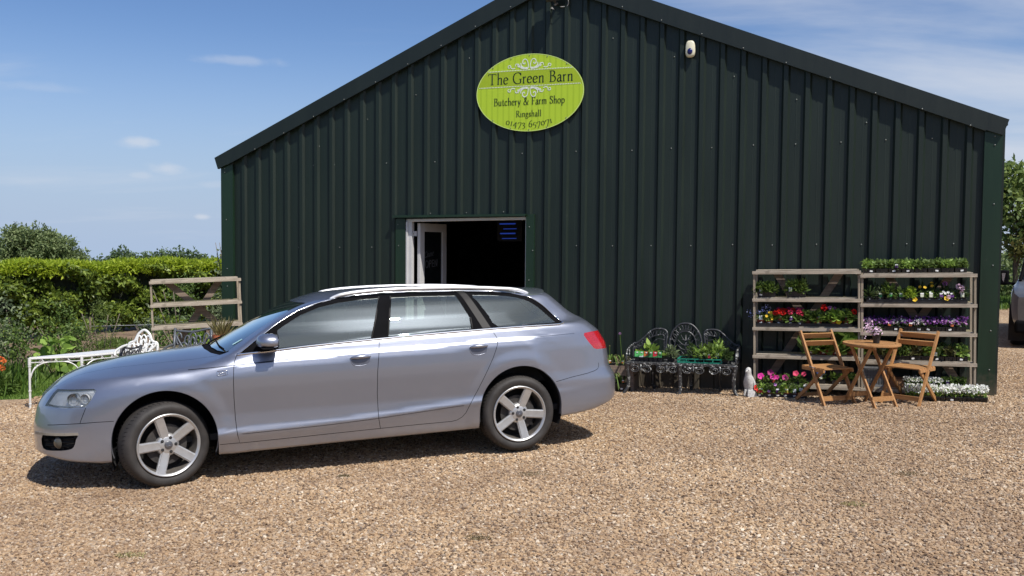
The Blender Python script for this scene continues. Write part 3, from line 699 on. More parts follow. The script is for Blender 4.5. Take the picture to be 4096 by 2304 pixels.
def pip(poly, x, y):
    ins = False; n = len(poly); j = n - 1
    for i in range(n):
        xi, yi = poly[i]; xj, yj = poly[j]
        if (yi > y) != (yj > y) and x < (xj - xi) * (y - yi) / (yj - yi) + xi: ins = not ins
        j = i
    return ins
def smooth_poly(P_, n=5, close=True): return [(p.x, p.y) for p in catmull([(a, b, 0) for a, b in P_], n, close)]
def stroke_poly(P_, w_):
    L_, R_ = [], []; n = len(P_)
    for i in range(n):
        a = Vector(P_[max(i - 1, 0)]); b = Vector(P_[min(i + 1, n - 1)]); d = (b - a).normalized(); q = Vector((-d.y, d.x)) * w_ / 2; p = Vector(P_[i])
        L_.append(tuple(p + q)); R_.append(tuple(p - q))
    return L_ + R_[::-1]
AX = {'xz': (0, 2), 'xy': (0, 1), 'yz': (1, 2)}
class Cutter:
    def __init__(s, n=215, nphi=132, fan=30):
        G = surf(n, nphi, fan); a, b, _ = G.shape
        V_ = G.reshape(-1, 3); me = bpy.data.meshes.new('tmp'); fs = [(i * b + j, i * b + j + 1, (i + 1) * b + j + 1, (i + 1) * b + j) for i in range(a - 1) for j in range(b - 1)]
        me.from_pydata([tuple(p) for p in V_], [], fs); s.bm = bmesh.new(); s.bm.from_mesh(me); bpy.data.meshes.remove(me)
        bmesh.ops.recalc_face_normals(s.bm, faces=s.bm.faces)
        s.lay = s.bm.faces.layers.int.new('reg'); s.names = {'body': 0}
        s.bm.normal_update()
        f = max(s.bm.faces, key=lambda f: -f.calc_center_median().y)
        if f.normal.y > 0: bmesh.ops.reverse_faces(s.bm, faces=s.bm.faces)
        s.bm.normal_update()
    def region(s, name, plane, poly, filt, only=None, cut=True):
        i, j = AX[plane]; idx = s.names.setdefault(name, len(s.names)); bm = s.bm
        xs = [p[0] for p in poly]; ys = [p[1] for p in poly]; bx = (min(xs) - .03, max(xs) + .03, min(ys) - .03, max(ys) + .03)
        cand = set()
        for f in bm.faces:
            c = f.calc_center_median()
            if bx[0] < c[i] < bx[1] and bx[2] < c[j] < bx[3] and filt(c, f.normal) and (only is None or f[s.lay] in only): cand.add(f)
        if cut:
            n = len(poly)
            for k in range(n):
                p, q = poly[k], poly[(k + 1) % n]; dx, dy = q[0] - p[0], q[1] - p[1]; L_ = math.hypot(dx, dy)
                if L_ < 1e-6: continue
                nx, ny = -dy / L_, dx / L_; lx0, lx1, ly0, ly1 = min(p[0], q[0]) - 1e-4, max(p[0], q[0]) + 1e-4, min(p[1], q[1]) - 1e-4, max(p[1], q[1]) + 1e-4
                sel = []
                for f in cand:
                    us = [v.co[i] for v in f.verts]; vs_ = [v.co[j] for v in f.verts]
                    if max(us) < lx0 or min(us) > lx1 or max(vs_) < ly0 or min(vs_) > ly1: continue
                    ds = [(u - p[0]) * nx + (v - p[1]) * ny for u, v in zip(us, vs_)]
                    if min(ds) < -1e-6 and max(ds) > 1e-6: sel.append(f)
                if not sel: continue
                co = [0, 0, 0]; no = [0, 0, 0]; co[i], co[j] = p; no[i], no[j] = nx, ny
                geom = sel + list({e for f in sel for e in f.edges}) + list({v for f in sel for v in f.verts})
                r = bmesh.ops.bisect_plane(bm, geom=geom, dist=1e-6, plane_co=co, plane_no=no)
                cand = {f for f in cand if f.is_valid} | {g for g in r['geom'] if isinstance(g, bmesh.types.BMFace)}
        for f in cand:
            if not f.is_valid: continue
            c = f.calc_center_median()
            if (only is None or f[s.lay] in only) and pip(poly, c[i], c[j]): f[s.lay] = idx
    def extract(s, names, off=0, mirror=False, close_half=False):
        ids = {s.names[n] for n in names if n in s.names}; vmap = {}; V_ = []; F_ = []
        for f in s.bm.faces:
            if f[s.lay] not in ids: continue
            fl = []
            for v in f.verts:
                if v.index not in vmap: vmap[v.index] = len(V_); V_.append(tuple(v.co))
                fl.append(vmap[v.index])
            F_.append(fl)
        V_ = np.array(V_); Nn = grad(V_); V_ = V_ - Nn * off
        return V_, Nn, F_
def panel(name, VNF, mat_, parent, both=False, far=False):
    V_, Nn, F_ = VNF
    if far: V_ = V_ * [1, -1, 1]; Nn = Nn * [1, -1, 1]; F_ = [f[::-1] for f in F_]
    if both:
        k = len(V_); F_ = list(F_) + [[i + k for i in f][::-1] for f in F_]; V_ = np.concatenate([V_, V_ * [1, -1, 1]]); Nn = np.concatenate([Nn, Nn * [1, -1, 1]])
    me = bpy.data.meshes.new(name); me.from_pydata([tuple(v) for v in V_], [], [tuple(f) for f in F_]); me.materials.append(mat_)
    me.polygons.foreach_set('use_smooth', [True] * len(me.polygons)); me.update()
    me.normals_split_custom_set_from_vertices([tuple(n) for n in Nn])
    o = bpy.data.objects.new(name, me); COL.objects.link(o); o.parent = parent; return o

DLO = [(.53, .974), (.78, .989), (1.01, 1.006), (1.35, 1.022), (1.654, 1.034), (2.10, 1.050), (2.62, 1.063), (3.0, 1.068), (3.27, 1.070), (3.312, 1.078), (3.306, 1.098), (3.25, 1.160), (3.16, 1.245), (3.04, 1.320), (2.90, 1.356), (2.75, 1.376), (2.45, 1.392), (2.0, 1.402), (1.75, 1.402), (1.5, 1.391), (1.35, 1.375), (1.19, 1.343), (1.02, 1.287), (.86, 1.202), (.77, 1.144), (.66, 1.068)]
def estate_car():
    root = empty('parked_car', M=CARM); tag(root, 'silver blue estate car parked side on across the gravel yard', 'car')
    C_ = Cutter(); sidef = lambda c, n: c.y < -.38 and abs(n.y) > .12
    topf = lambda c, n: n.z > .25
    R = C_.region; B_ = [0]
    # windscreen, cowl, bonnet, roof (plan view)
    ws = [(1.035, .05), (1.035, 0), (1.045, -.2), (1.065, -.38), (1.103, -.515), (1.09, -.535), (.90, -.585), (.69, -.645), (.48, -.705), (.44, -.68), (.385, -.50), (.345, -.25), (.335, 0), (.335, .05)]
    R('cowl', 'xy', [(.335, .05), (.335, 0), (.345, -.25), (.385, -.50), (.44, -.68), (.475, -.705), (.465, -.73), (.40, -.70), (.335, -.52), (.285, -.25), (.27, 0), (.27, .05)], lambda c, n: c.x < .6 and n.z > .2)
    R('windscreen', 'xy', ws, lambda c, n: c.x < 1.3 and n.z > .2 and c.z > .9)
    HL = [(-.952, .05), (-.952, -.20), (-.925, -.31), (-.80, -.47), (-.706, -.44), (-.60, -.445), (-.478, -.47), (-.30, -.52), (-.13, -.565), (.10, -.60), (.28, -.635), (.40, -.69), (.335, -.52), (.285, -.25), (.27, 0), (.27, .05)]
    R('bonnet', 'xy', HL, lambda c, n: c.x < .5 and n.z > .15 and c.z > .6, B_)
    # side
    R('window_frame', 'xz', DLO, sidef, B_)
    WF = [C_.names['window_frame']]
    g1 = [(.845, 1.010), (1.01, 1.020), (1.35, 1.037), (1.588, 1.046), (1.700, 1.374), (1.55, 1.366), (1.36, 1.348), (1.19, 1.316), (1.03, 1.258), (.90, 1.185), (.845, 1.150)]
    g2 = [(1.735, 1.052), (2.10, 1.064), (2.455, 1.074), (2.458, 1.17), (2.375, 1.366), (2.1, 1.374), (1.81, 1.375)]
    g3 = [(2.70, 1.082), (3.0, 1.086), (3.225, 1.089), (3.25, 1.102), (3.16, 1.190), (3.06, 1.268), (2.93, 1.322), (2.75, 1.348), (2.53, 1.358), (2.56, 1.30), (2.635, 1.17)]
    R('front_side_window', 'xz', g1, sidef, WF); R('rear_side_window', 'xz', g2, sidef, WF); R('quarter_window', 'xz', smooth_poly(g3, 2), sidef, WF)
    R('rear_pillar_trim', 'xz', [(2.405, 1.397), (2.468, 1.394), (2.635, 1.062), (2.560, 1.062)], sidef, WF)
    fl = lambda c, n: c.y < -.2 and c.x < -.35
    head = [(-.885, .648), (-.848, .705), (-.822, .742), (-.794, .768), (-.60, .778), (-.512, .779), (-.495, .765), (-.53, .705), (-.572, .648), (-.72, .640)]
    R('headlight', 'xz', head, fl, B_)
    fog = [(-.905, .430), (-.80, .436), (-.646, .441), (-.650, .41), (-.668, .355), (-.705, .333), (-.80, .322), (-.905, .328)]
    R('fog_grille', 'xz', smooth_poly(fog, 3), fl, B_)
    R('front_bumper', 'xz', [(-1.2, .05), (-.30, .05), (-.30, .534), (-.38, .534), (-.617, .528), (-.611, .55), (-.572, .645), (-.60, .640), (-.885, .640), (-.95, .70), (-1.2, .70)], lambda c, n: c.x < -.3, B_)
    FB = [C_.names['front_bumper']]
    R('grille', 'yz', [(-.31, .705), (-.335, .64), (-.30, .42), (-.22, .32), (.05, .32), (.05, .705)], lambda c, n: c.x < -.85, FB)
    # rear end
    tl = [(3.506, .958), (3.514, .979), (3.60, .984), (3.70, .984), (3.86, .978), (3.88, .83), (3.78, .818), (3.642, .824), (3.606, .836), (3.552, .895)]
    R('tail_light', 'xz', tl, lambda c, n: c.x > 3.4 and c.y < -.40, B_)
    R('rear_bumper', 'xz', [(3.10, .575), (3.194, .573), (3.356, .600), (3.601, .634), (3.640, .649), (3.652, .670), (4.1, .670), (4.1, .1), (3.10, .1)], lambda c, n: c.x > 3.1 and c.z < .72, B_)
    R('rear_window', 'yz', [(.05, 1.30), (.05, 1.06), (-.50, 1.06), (-.56, 1.09), (-.50, 1.27), (-.45, 1.30)], lambda c, n: c.x > 3.2, B_)
    # doors and sill
    d1 = [(.530, .985), (.505, .93), (.495, .88), (.489, .78), (.488, .65), (.493, .48), (.503, .36), (.520, .287), (1.0, .293), (1.628, .303), (1.613, .392), (1.610, .60), (1.618, .78), (1.628, .865), (1.652, 1.034), (1.0, 1.006)]
    d2 = [(1.652, 1.034), (1.628, .865), (1.618, .78), (1.610, .60), (1.613, .392), (1.628, .303), (2.0, .307), (2.235, .307), (2.285, .316), (2.325, .337), (2.358, .370), (2.398, .450), (2.460, .545), (2.536, .680), (2.615, .828), (2.655, .925), (2.664, .965), (2.660, .995), (2.622, 1.063), (2.1, 1.05)]
    R('front_door', 'xz', d1, sidef, B_); R('rear_door', 'xz', d2, sidef, B_)
    R('front_wing', 'xz', [(-1.1, .60), (-.30, .15), (.36, .15), (.36, .287), (.520, .287), (.503, .36), (.493, .48), (.488, .65), (.489, .78), (.495, .88), (.505, .93), (.532, .985), (.44, 1.02), (-1.1, 1.05)], lambda c, n: c.y < -.40 and c.x < .6 and c.z < .995, B_)
    R('sill', 'xz', [(.33, .10), (2.60, .10), (2.55, .26), (2.42, .285), (2.235, .305), (1.628, .301), (1.0, .291), (.33, .285)], lambda c, n: c.y < -.3 and c.z < .4, B_)
    allp = [C_.names[k] for k in ('body', 'front_door', 'rear_door', 'front_wing', 'sill', 'front_bumper', 'rear_bumper', 'bonnet')]
    # wheel arches
    for cx, r in ((-.022, .384), (2.862, .382)):
        arc = [(cx + r * math.cos(a), .357 + r * math.sin(a)) for a in np.linspace(0, math.pi, 30)]
        R('arch', 'xz', [(cx + r, -.1)] + arc + [(cx - r, -.1)], lambda c, n: c.z < .9, None)
    # panel gaps
    gw = .0046
    lines = [d1[:9][::-1], [(.520, .287), (1.0, .293), (1.628, .303)], [(1.652, 1.034), (1.628, .865), (1.618, .78), (1.610, .60), (1.613, .392), (1.628, .303)], d2[5:20][:14],
             [(-.38, .534), (-.50, .5335), (-.617, .529), (-.75, .523), (-.86, .512)], [(-.617, .529), (-.611, .55), (-.572, .645)], [(3.194, .573), (3.356, .600), (3.52, .620), (3.601, .634), (3.640, .649), (3.650, .667), (3.654, .70)], [(.37, .291), (.520, .289)]]
    for L_ in lines: R('gap', 'xz', stroke_poly(L_, gw), lambda c, n: c.y < -.35 and c.z < 1.04, allp)
    R('gap', 'xy', stroke_poly([(-.925, -.31), (-.80, -.47), (-.706, -.44), (-.60, -.445), (-.478, -.47), (-.30, -.52), (-.13, -.565), (.10, -.60), (.28, -.635), (.40, -.69)], .0045), lambda c, n: n.z > .2 and c.x < .5, allp)
    zl_ = [(x, float(zc(np.array([x]))[0]) + .004) for x in np.arange(.16, 3.50, .12)]
    R('crease', 'xz', stroke_poly(zl_, .0060), lambda c, n: c.y < -.35, allp)
    zl2 = [(x, float(zl(np.array([x]))[0]) + .000) for x in np.arange(.54, 2.37, .1)]
    R('lower_crease', 'xz', stroke_poly(zl2, .005), lambda c, n: c.y < -.35 and c.z < .6, allp)
    C_.bm.verts.index_update()
    X = C_.extract
    body = panel('body', X(['body']), M_PAINT, root, both=True)
    panel('panel_gaps', X(['gap'], .012), M_GAP, body, both=True)
    panel('bonnet', X(['bonnet']), M_PAINT, root, both=True); panel('cowl', X(['cowl'], .012), M_BLKTRIM, root, both=True)
    w_ = panel('windscreen', X(['windscreen'], .002), M_WSGLASS, root, both=True)
    fb = panel('front_bumper', X(['front_bumper']), M_PAINT, root, both=True); panel('grille', X(['grille'], .01), M_BLKTRIM, fb, both=True)
    rb = panel('rear_bumper', X(['rear_bumper']), M_PAINT, root, both=True); panel('rear_window', X(['rear_window'], .002), M_GLASS, root, both=True)
    for far in (False, True):
        k = -1 if not far else 1
        wing = panel('front_wing', X(['front_wing']), M_PAINT, root, far=far); panel('sill', X(['sill']), M_PAINT, root, far=far)
        fd = panel('front_door', X(['front_door']), M_PAINT, root, far=far); rd = panel('rear_door', X(['rear_door']), M_PAINT, root, far=far)
        panel('window_frame', X(['window_frame'], .004), M_BLKTRIM, root, far=far); panel('rear_pillar_trim', X(['rear_pillar_trim'], .001), M_SATIN, root, far=far)
        panel('side_window', X(['front_side_window'], .007), M_GLASS, fd, far=far); panel('side_window', X(['rear_side_window'], .007), M_GLASS, rd, far=far); panel('quarter_window', X(['quarter_window'], .005), M_GLASS, root, far=far)
        panel('crease_groove', X(['crease'], .005), M_PAINT, body, far=far); panel('crease_groove', X(['lower_crease'], .005), M_PAINT, body, far=far)
        panel('tail_light', X(['tail_light'], .001), M_TAIL, root, far=far)
        fg = panel('fog_grille', X(['fog_grille'], .022), M_BLKTRIM, fb, far=far)
        hl = panel('headlight', X(['headlight'], .001), M_LENS, root, far=far)
        refl = panel('reflector_bowl', X(['headlight'], .020), mat('headlamp_housing', (.86, .87, .88), .4, .0, .18, 9), hl, far=far)
        def SP(x, z, off=0):
            y = ysurf(x, z); n_ = grad(np.array([[x, y, z]]))[0]; return Vector((x + n_[0] * off, (y + n_[1] * off) * k, z + n_[2] * off))
        # rim of paint folded in round the arches, and the dark well
        for cx, r in ((-.022, .384), (2.862, .382)):
            m = MB(); angs = np.linspace(math.radians(-19 if cx < 1 else -11), math.radians(196 if cx < 1 else 192), 60); vs = []; 
            for a in angs:
                x = cx + r * math.cos(a); z = .357 + r * math.sin(a); y = ysurf(x, max(z, .22))
                for dy, dr in ((0, 0), (-.006, -.004), (-.035, -.005), (-.05, .004)): vs.append((cx + (r + dr) * math.cos(a), (y + dy) * k, .357 + (r + dr) * math.sin(a)))
            m.add(vs, [(i * 4 + j, i * 4 + j + 1, i * 4 + 5 + j, i * 4 + 4 + j) for i in range(59) for j in range(3)]); m.build('arch_lip', M_PAINT, wing if cx < 1 else body, True)
            m = MB(); vs = []
            for a in np.linspace(math.radians(-25), math.radians(205), 40):
                for y in (.86, .42): vs.append((cx + .395 * math.cos(a), y * k, .357 + .395 * math.sin(a)))
            m.add(vs, [(i * 2, i * 2 + 1, i * 2 + 3, i * 2 + 2) for i in range(39)]); m.prism([(cx + .395 * math.cos(a), .357 + .395 * math.sin(a)) for a in np.linspace(math.radians(-25), math.radians(205), 40)], .42 * k, .40 * k)
            m.build('wheel_well', M_LINER, wing if cx < 1 else body)
        # bright strip under and round the side glass
        m = MB(); loop = [SP(a, b, .004) for a, b in smooth_poly(DLO[:9], 4, False)]
        m.tube(loop, .0088, 8)
        for (a, b) in (((3.27, 1.070), (3.312, 1.078)), ((3.312, 1.078), (3.312, 1.092))): m.tube([SP(*a, .004), SP(*b, .004)], .0075, 6)
        m.build('chrome_strip', M_CHROME, root, True, 40)
        m = MB(); top = [SP(a, b, .003) for a, b in smooth_poly(DLO[10:] + [DLO[0]], 4, False)]; m.tube(top, .0045, 6); m.build('chrome_strip', M_CHROME, root, True)
        # weatherstrip uprights
        for q in (((1.592, 1.046), (1.646, 1.2), (1.704, 1.374)), ((1.728, 1.052), (1.76, 1.2), (1.805, 1.375)), ((2.462, 1.074), (2.462, 1.17))):
            m = MB(); m.tube([SP(a, b, .001) for a, b in q], .0065, 6); m.build('window_seal', M_SATIN, root, True)
        # front bumper chrome bead and fog lamp
        m = MB(); pts = [SP(a, b, .003) for a, b in ((-.972, .436), (-.93, .440), (-.87, .444), (-.80, .447), (-.72, .449), (-.632, .452))]
        for i in range(5): m.bar(pts[i], pts[i + 1], .006, .020)
        m.build('bumper_trim', mat('dusty_trim', (.30, .27, .23), .5, .3), fb)
        c = SP(-.795, .379, -.008); m = MB(); m.M = Matrix.Translation(c) @ Matrix.Rotation(math.radians(48 * k), 4, 'Z')
        m.lathe([(.001, -.012 * -k), (.030, -.010 * -k), (.036, -.002 * -k), (.046, .004 * -k)][::1], 24, 'y'); m.build('fog_lamp', mat('fog_lamp_glass', (.075, .070, .060), .2, .2), fb, True)
        m = MB()
        for zz in (.350, .378, .406): m.tube([SP(a, zz + dz, -.010) for a, dz in ((-.895, 0), (-.80, .003), (-.72, .006), (-.665, .009))], .005, 6)
        m.build('grille_bar', M_BLKTRIM, fg)
        # lamp internals
        for (x, z, r_, nm, mt) in ((-.665, .712, .047, 'projector_lamp', M_CHROME), (-.575, .716, .036, 'indicator_lamp', mat('frosted_reflector', (.72, .72, .72), .3, .5))):
            c = SP(x, z, -.026); m = MB(); m.M = Matrix.Translation(c) @ Matrix.Rotation(math.radians(28 * k), 4, 'Z')
            m.lathe([(r_ * .55, .02 * k), (r_ * .8, .0), (r_, -.022 * k), (r_ * 1.04, -.022 * k), (r_ * 1.02, .03 * k)], 24, 'y'); m.lathe([(.0005, -.012 * k), (r_ * .5, -.004 * k), (r_ * .62, .012 * k)], 20, 'y'); m.build(nm, mt, hl, True)
        m = MB(); m.tube([SP(a, b, -.02) for a, b in ((-.87, .660), (-.80, .656), (-.70, .656), (-.59, .658))], .008, 6); m.build('lamp_trim', M_CHROME, hl, True)
        m = MB(); m.prism([(p[0] * .42 - .465, p[1] * .8 + .142) for p in head], 0, .003); 
        # door handles
        for x0, x1, z0, z1, par in ((1.400, 1.565, .833, .917, fd), (2.407, 2.568, .857, .943, rd)):
            m = MB(); xs_ = np.linspace(x0, x1, 9); zt_ = z1 - .019
            pts = []
            for i, x in enumerate(xs_):
                t_ = i / 8; o_ = .026 * math.sin(math.pi * min(max(t_, .06), .94)) ** .5 - .004; pts.append(SP(x, zt_ + .003 * t_, o_ + .004))
            m.tube(pts, [.006, .012, .0155, .0165, .0165, .0165, .0155, .012, .006], 10)
            m.build('door_handle', M_PAINT, par, True, 60)
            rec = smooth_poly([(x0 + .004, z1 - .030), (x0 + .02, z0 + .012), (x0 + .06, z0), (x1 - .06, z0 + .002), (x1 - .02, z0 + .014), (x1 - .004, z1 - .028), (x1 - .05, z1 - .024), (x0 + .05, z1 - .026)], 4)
            m = MB(); cc = SP((x0 + x1) / 2, (z0 + z1) / 2 - .01, .0012); vs = [SP(a, b, .0012) for a, b in rec]; m.add([cc] + vs, [(0, i + 1, (i + 1) % len(vs) + 1) for i in range(len(vs))]); m.build('handle_recess', mat('handle_recess_shade', (.16, .17, .21), .4, .7), par)  # flat patch darker than the paint; the hollow's shade is in its colour
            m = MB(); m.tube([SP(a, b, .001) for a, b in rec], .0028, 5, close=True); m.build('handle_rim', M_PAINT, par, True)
        # badge on the wing
        m = MB(); m.mi = 0
        bp = smooth_poly([(.377, .829), (.441, .833), (.447, .848), (.441, .864), (.377, .862), (.372, .846)], 4); m.tube([SP(a, b, .003) for a, b in bp], .0026, 5, close=True)
        for a, b in (((.384, .838), (.396, .854)), ((.384, .854), (.396, .838)), ((.402, .838), (.407, .855)), ((.414, .838), (.418, .855)), ((.414, .854), (.426, .846)), ((.430, .838), (.434, .855))): m.tube([SP(*a, .003), SP(*b, .003)], .002, 4)
        m.build('wing_badge', M_CHROME, wing, True)
        # roof rail
        m = MB(); rp = []
        for x, lift in ((1.30, .0), (1.34, .012), (1.42, .030), (1.6, .040), (1.9, .043), (2.2, .043), (2.5, .042), (2.8, .038), (2.95, .030), (3.04, .010), (3.07, 0)):
            yy = .595 - .03 * max(0, (x - 2.6)) - (.012 if x < 1.4 else 0); rp.append(Vector((x, yy * k, zsurf(x, yy) + lift)))
        rp = catmull(rp, 5); m.tube(rp, [.010 + .007 * min(1, min(i, len(rp) - 1 - i) / 8) for i in range(len(rp))], 10); m.build('roof_rail', mat('satin_aluminium', (.84, .84, .85), .42, .55, .03), root, True)
        # door mirror
        m = MB(); n1, n2 = 18, 14; vs = []
        for i in range(n1 + 1):
            for j in range(n2):
                u = math.pi * i / n1; v = 2 * math.pi * j / n2
                sx = math.copysign(abs(math.cos(v)) ** .75, math.cos(v)) * math.sin(u) ** .7; sz_ = math.copysign(abs(math.sin(v)) ** .75, math.sin(v)) * math.sin(u) ** .7; sy = math.cos(u)
                X_ = .092 * sx; Z_ = (.066 if sz_ > 0 else .046) * sz_; Y_ = .100 * sy
                X_ = min(X_, .062)
                vs.append((.762 + X_ + .10 * (-.0) + .035 * sy * .4, (.955 + Y_ * .95) * k, 1.070 + Z_ - .006 * sy))
        m.add(vs, [(i * n2 + j, i * n2 + (j + 1) % n2, (i + 1) * n2 + (j + 1) % n2, (i + 1) * n2 + j) for i in range(n1) for j in range(n2)])
        mr = m.build('door_mirror', M_PAINT, root, True); 
        m = MB(); m.bar((.745, .845 * k, 1.020), (.755, .93 * k, 1.036), .055, .030); m.prism([(.695, 1.032), (.80, 1.030), (.792, 1.016), (.715, 1.014)], .87 * k, 1.045 * k); bevel(m.build('mirror_base', M_BLKTRIM, mr), .006)
        m = MB(); m.prism([(-.09, -.045), (.09, -.045), (.095, 0), (.07, .05), (-.08, .052), (-.095, 0)], -.002, .002, 'yz') if False else m.add([(.8335, (.955 + a) * k, 1.070 + b) for a, b in ((-.085, -.04), (.08, -.04), (.09, 0), (.07, .05), (-.08, .055), (-.095, 0))], [(0, 1, 2, 3, 4, 5)]); m.build('mirror_glass', M_CHROME, mr)
        # wipers
        # wheels
        for cx, steer in ((0, 19), (2.843, 0)):
            wheel(root, cx, k, steer if k < 0 else steer * .8, spin=180 if cx < 1 else -6)
        m = MB(); m.prism([(-.42, .30), (-.36, .30), (-.375, .19), (-.395, .145), (-.405, .19)], .66 * k, .80 * k); m.build('air_deflector', M_BLKTRIM, root)
    # inside: dark shell with openings for glass, floor, seats
    keep = ['body', 'bonnet', 'front_door', 'rear_door', 'front_wing', 'sill', 'front_bumper', 'rear_bumper', 'cowl', 'window_frame', 'rear_pillar_trim', 'gap', 'crease', 'lower_crease', 'grille', 'fog_grille', 'tail_light', 'headlight']
    V_, Nn, F_ = X([k for k in keep if k not in ('headlight', 'tail_light')], .022); sh = panel('inner_shell', (V_, -Nn, [f[::-1] for f in F_]), M_LINER, root, both=True)
    m = MB(); m.box((1.6, 0, .33), (3.6, 1.5, .05)); m.box((.62, 0, .82), (.55, 1.36, .24)); m.box((3.0, 0, .70), (1.0, 1.2, .30)); m.build('cabin_floor', mat('dark_cabin', (.035, .036, .038), .8), root)
    for x, y in ((1.45, -.36), (1.45, .36), (2.35, -.40), (2.35, .40), (2.35, 0)):
        m = MB(); m.box((x - .12, y, .56), (.50, .48, .18)); m.bar((x + .12, y, .60), (x + .28, y, 1.10), .46, .13, (1, 0, 0)); s_ = bevel(m.build('seat', M_SEAT, root, True, 40), .05, 3)
        m = MB(); m.box((x + .31, y, 1.22), (.09, .25, .17)); bevel(m.build('headrest', M_SEAT, s_, True, 40), .035, 3); m = MB(); m.tube([(x + .29, y - .05, 1.08), (x + .31, y - .05, 1.18)], .006, 5); m.tube([(x + .29, y + .05, 1.08), (x + .31, y + .05, 1.18)], .006, 5); m.build('headrest_post', M_CHROME, s_)
    m = MB(); m.M = Matrix.Translation((.98, .36, .93)) @ Matrix.Rotation(math.radians(62), 4, 'Y'); m.lathe([(.175 + .013 * math.cos(a), .013 * math.sin(a)) for a in np.linspace(0, 2 * math.pi, 9)], 30); m.bar((-.17, 0, 0), (.17, 0, 0), .03, .02); m.build('steering_wheel', M_SEAT, root, True)
    m = MB(); m.bar((.93, 0, 1.27), (.95, 0, 1.27), .22, .06); bevel(m.build('rear_view_mirror', M_BLKTRIM, root), .01)
    m = MB()
    for y0, y1 in ((-.62, -.05), (.02, .60)):
        pts = [Vector((x, y, zsurf(x, abs(y)) + .012)) for x, y in ((.325 + .28 * y0 * y0, y0), (.36 + .25 * ((y0 * .6 + y1 * .4) ** 2), y0 * .6 + y1 * .4), (.385 + .25 * y1 * y1, y1))]; m.tube(pts, .007, 5)
    m.build('wiper', M_BLKTRIM, root)
    m = MB(); q = [(.500, .612), (.575, .628), (.580, .655), (.508, .640)]; ws_n = []
    for x, y in q: ws_n.append((x, -y, zsurf(x, y) + .003))
    m.add(ws_n, [(0, 1, 2, 3)]); m.build('permit_sticker', mat('pale_sticker', (.35, .55, .55), .6), w_)
    m = MB(); sp_ = [(x, y, z) for x, y, z in ()]
    # tail spoiler lip
    ys_ = np.linspace(-.56, .56, 21); q = []
    for y in ys_:
        e = .09 * (abs(y) / .56) ** 3; x0 = 3.14 - e; x1 = 3.335 - e * 1.3; z0 = zsurf(x0, abs(y)); q += [(x0, y, z0 + .001), (x1, y, z0 - .012), (x1, y, z0 - .030), (x0 + .04, y, z0 - .03)]
    m.add(q, [(i * 4 + a, i * 4 + (a + 1) % 4, i * 4 + 4 + (a + 1) % 4, i * 4 + 4 + a) for i in range(20) for a in range(4)] + [(0, 1, 2, 3), (80, 81, 82, 83)])
    m.build('roof_spoiler', M_PAINT, root, True, 50)
    C_.bm.free(); return root
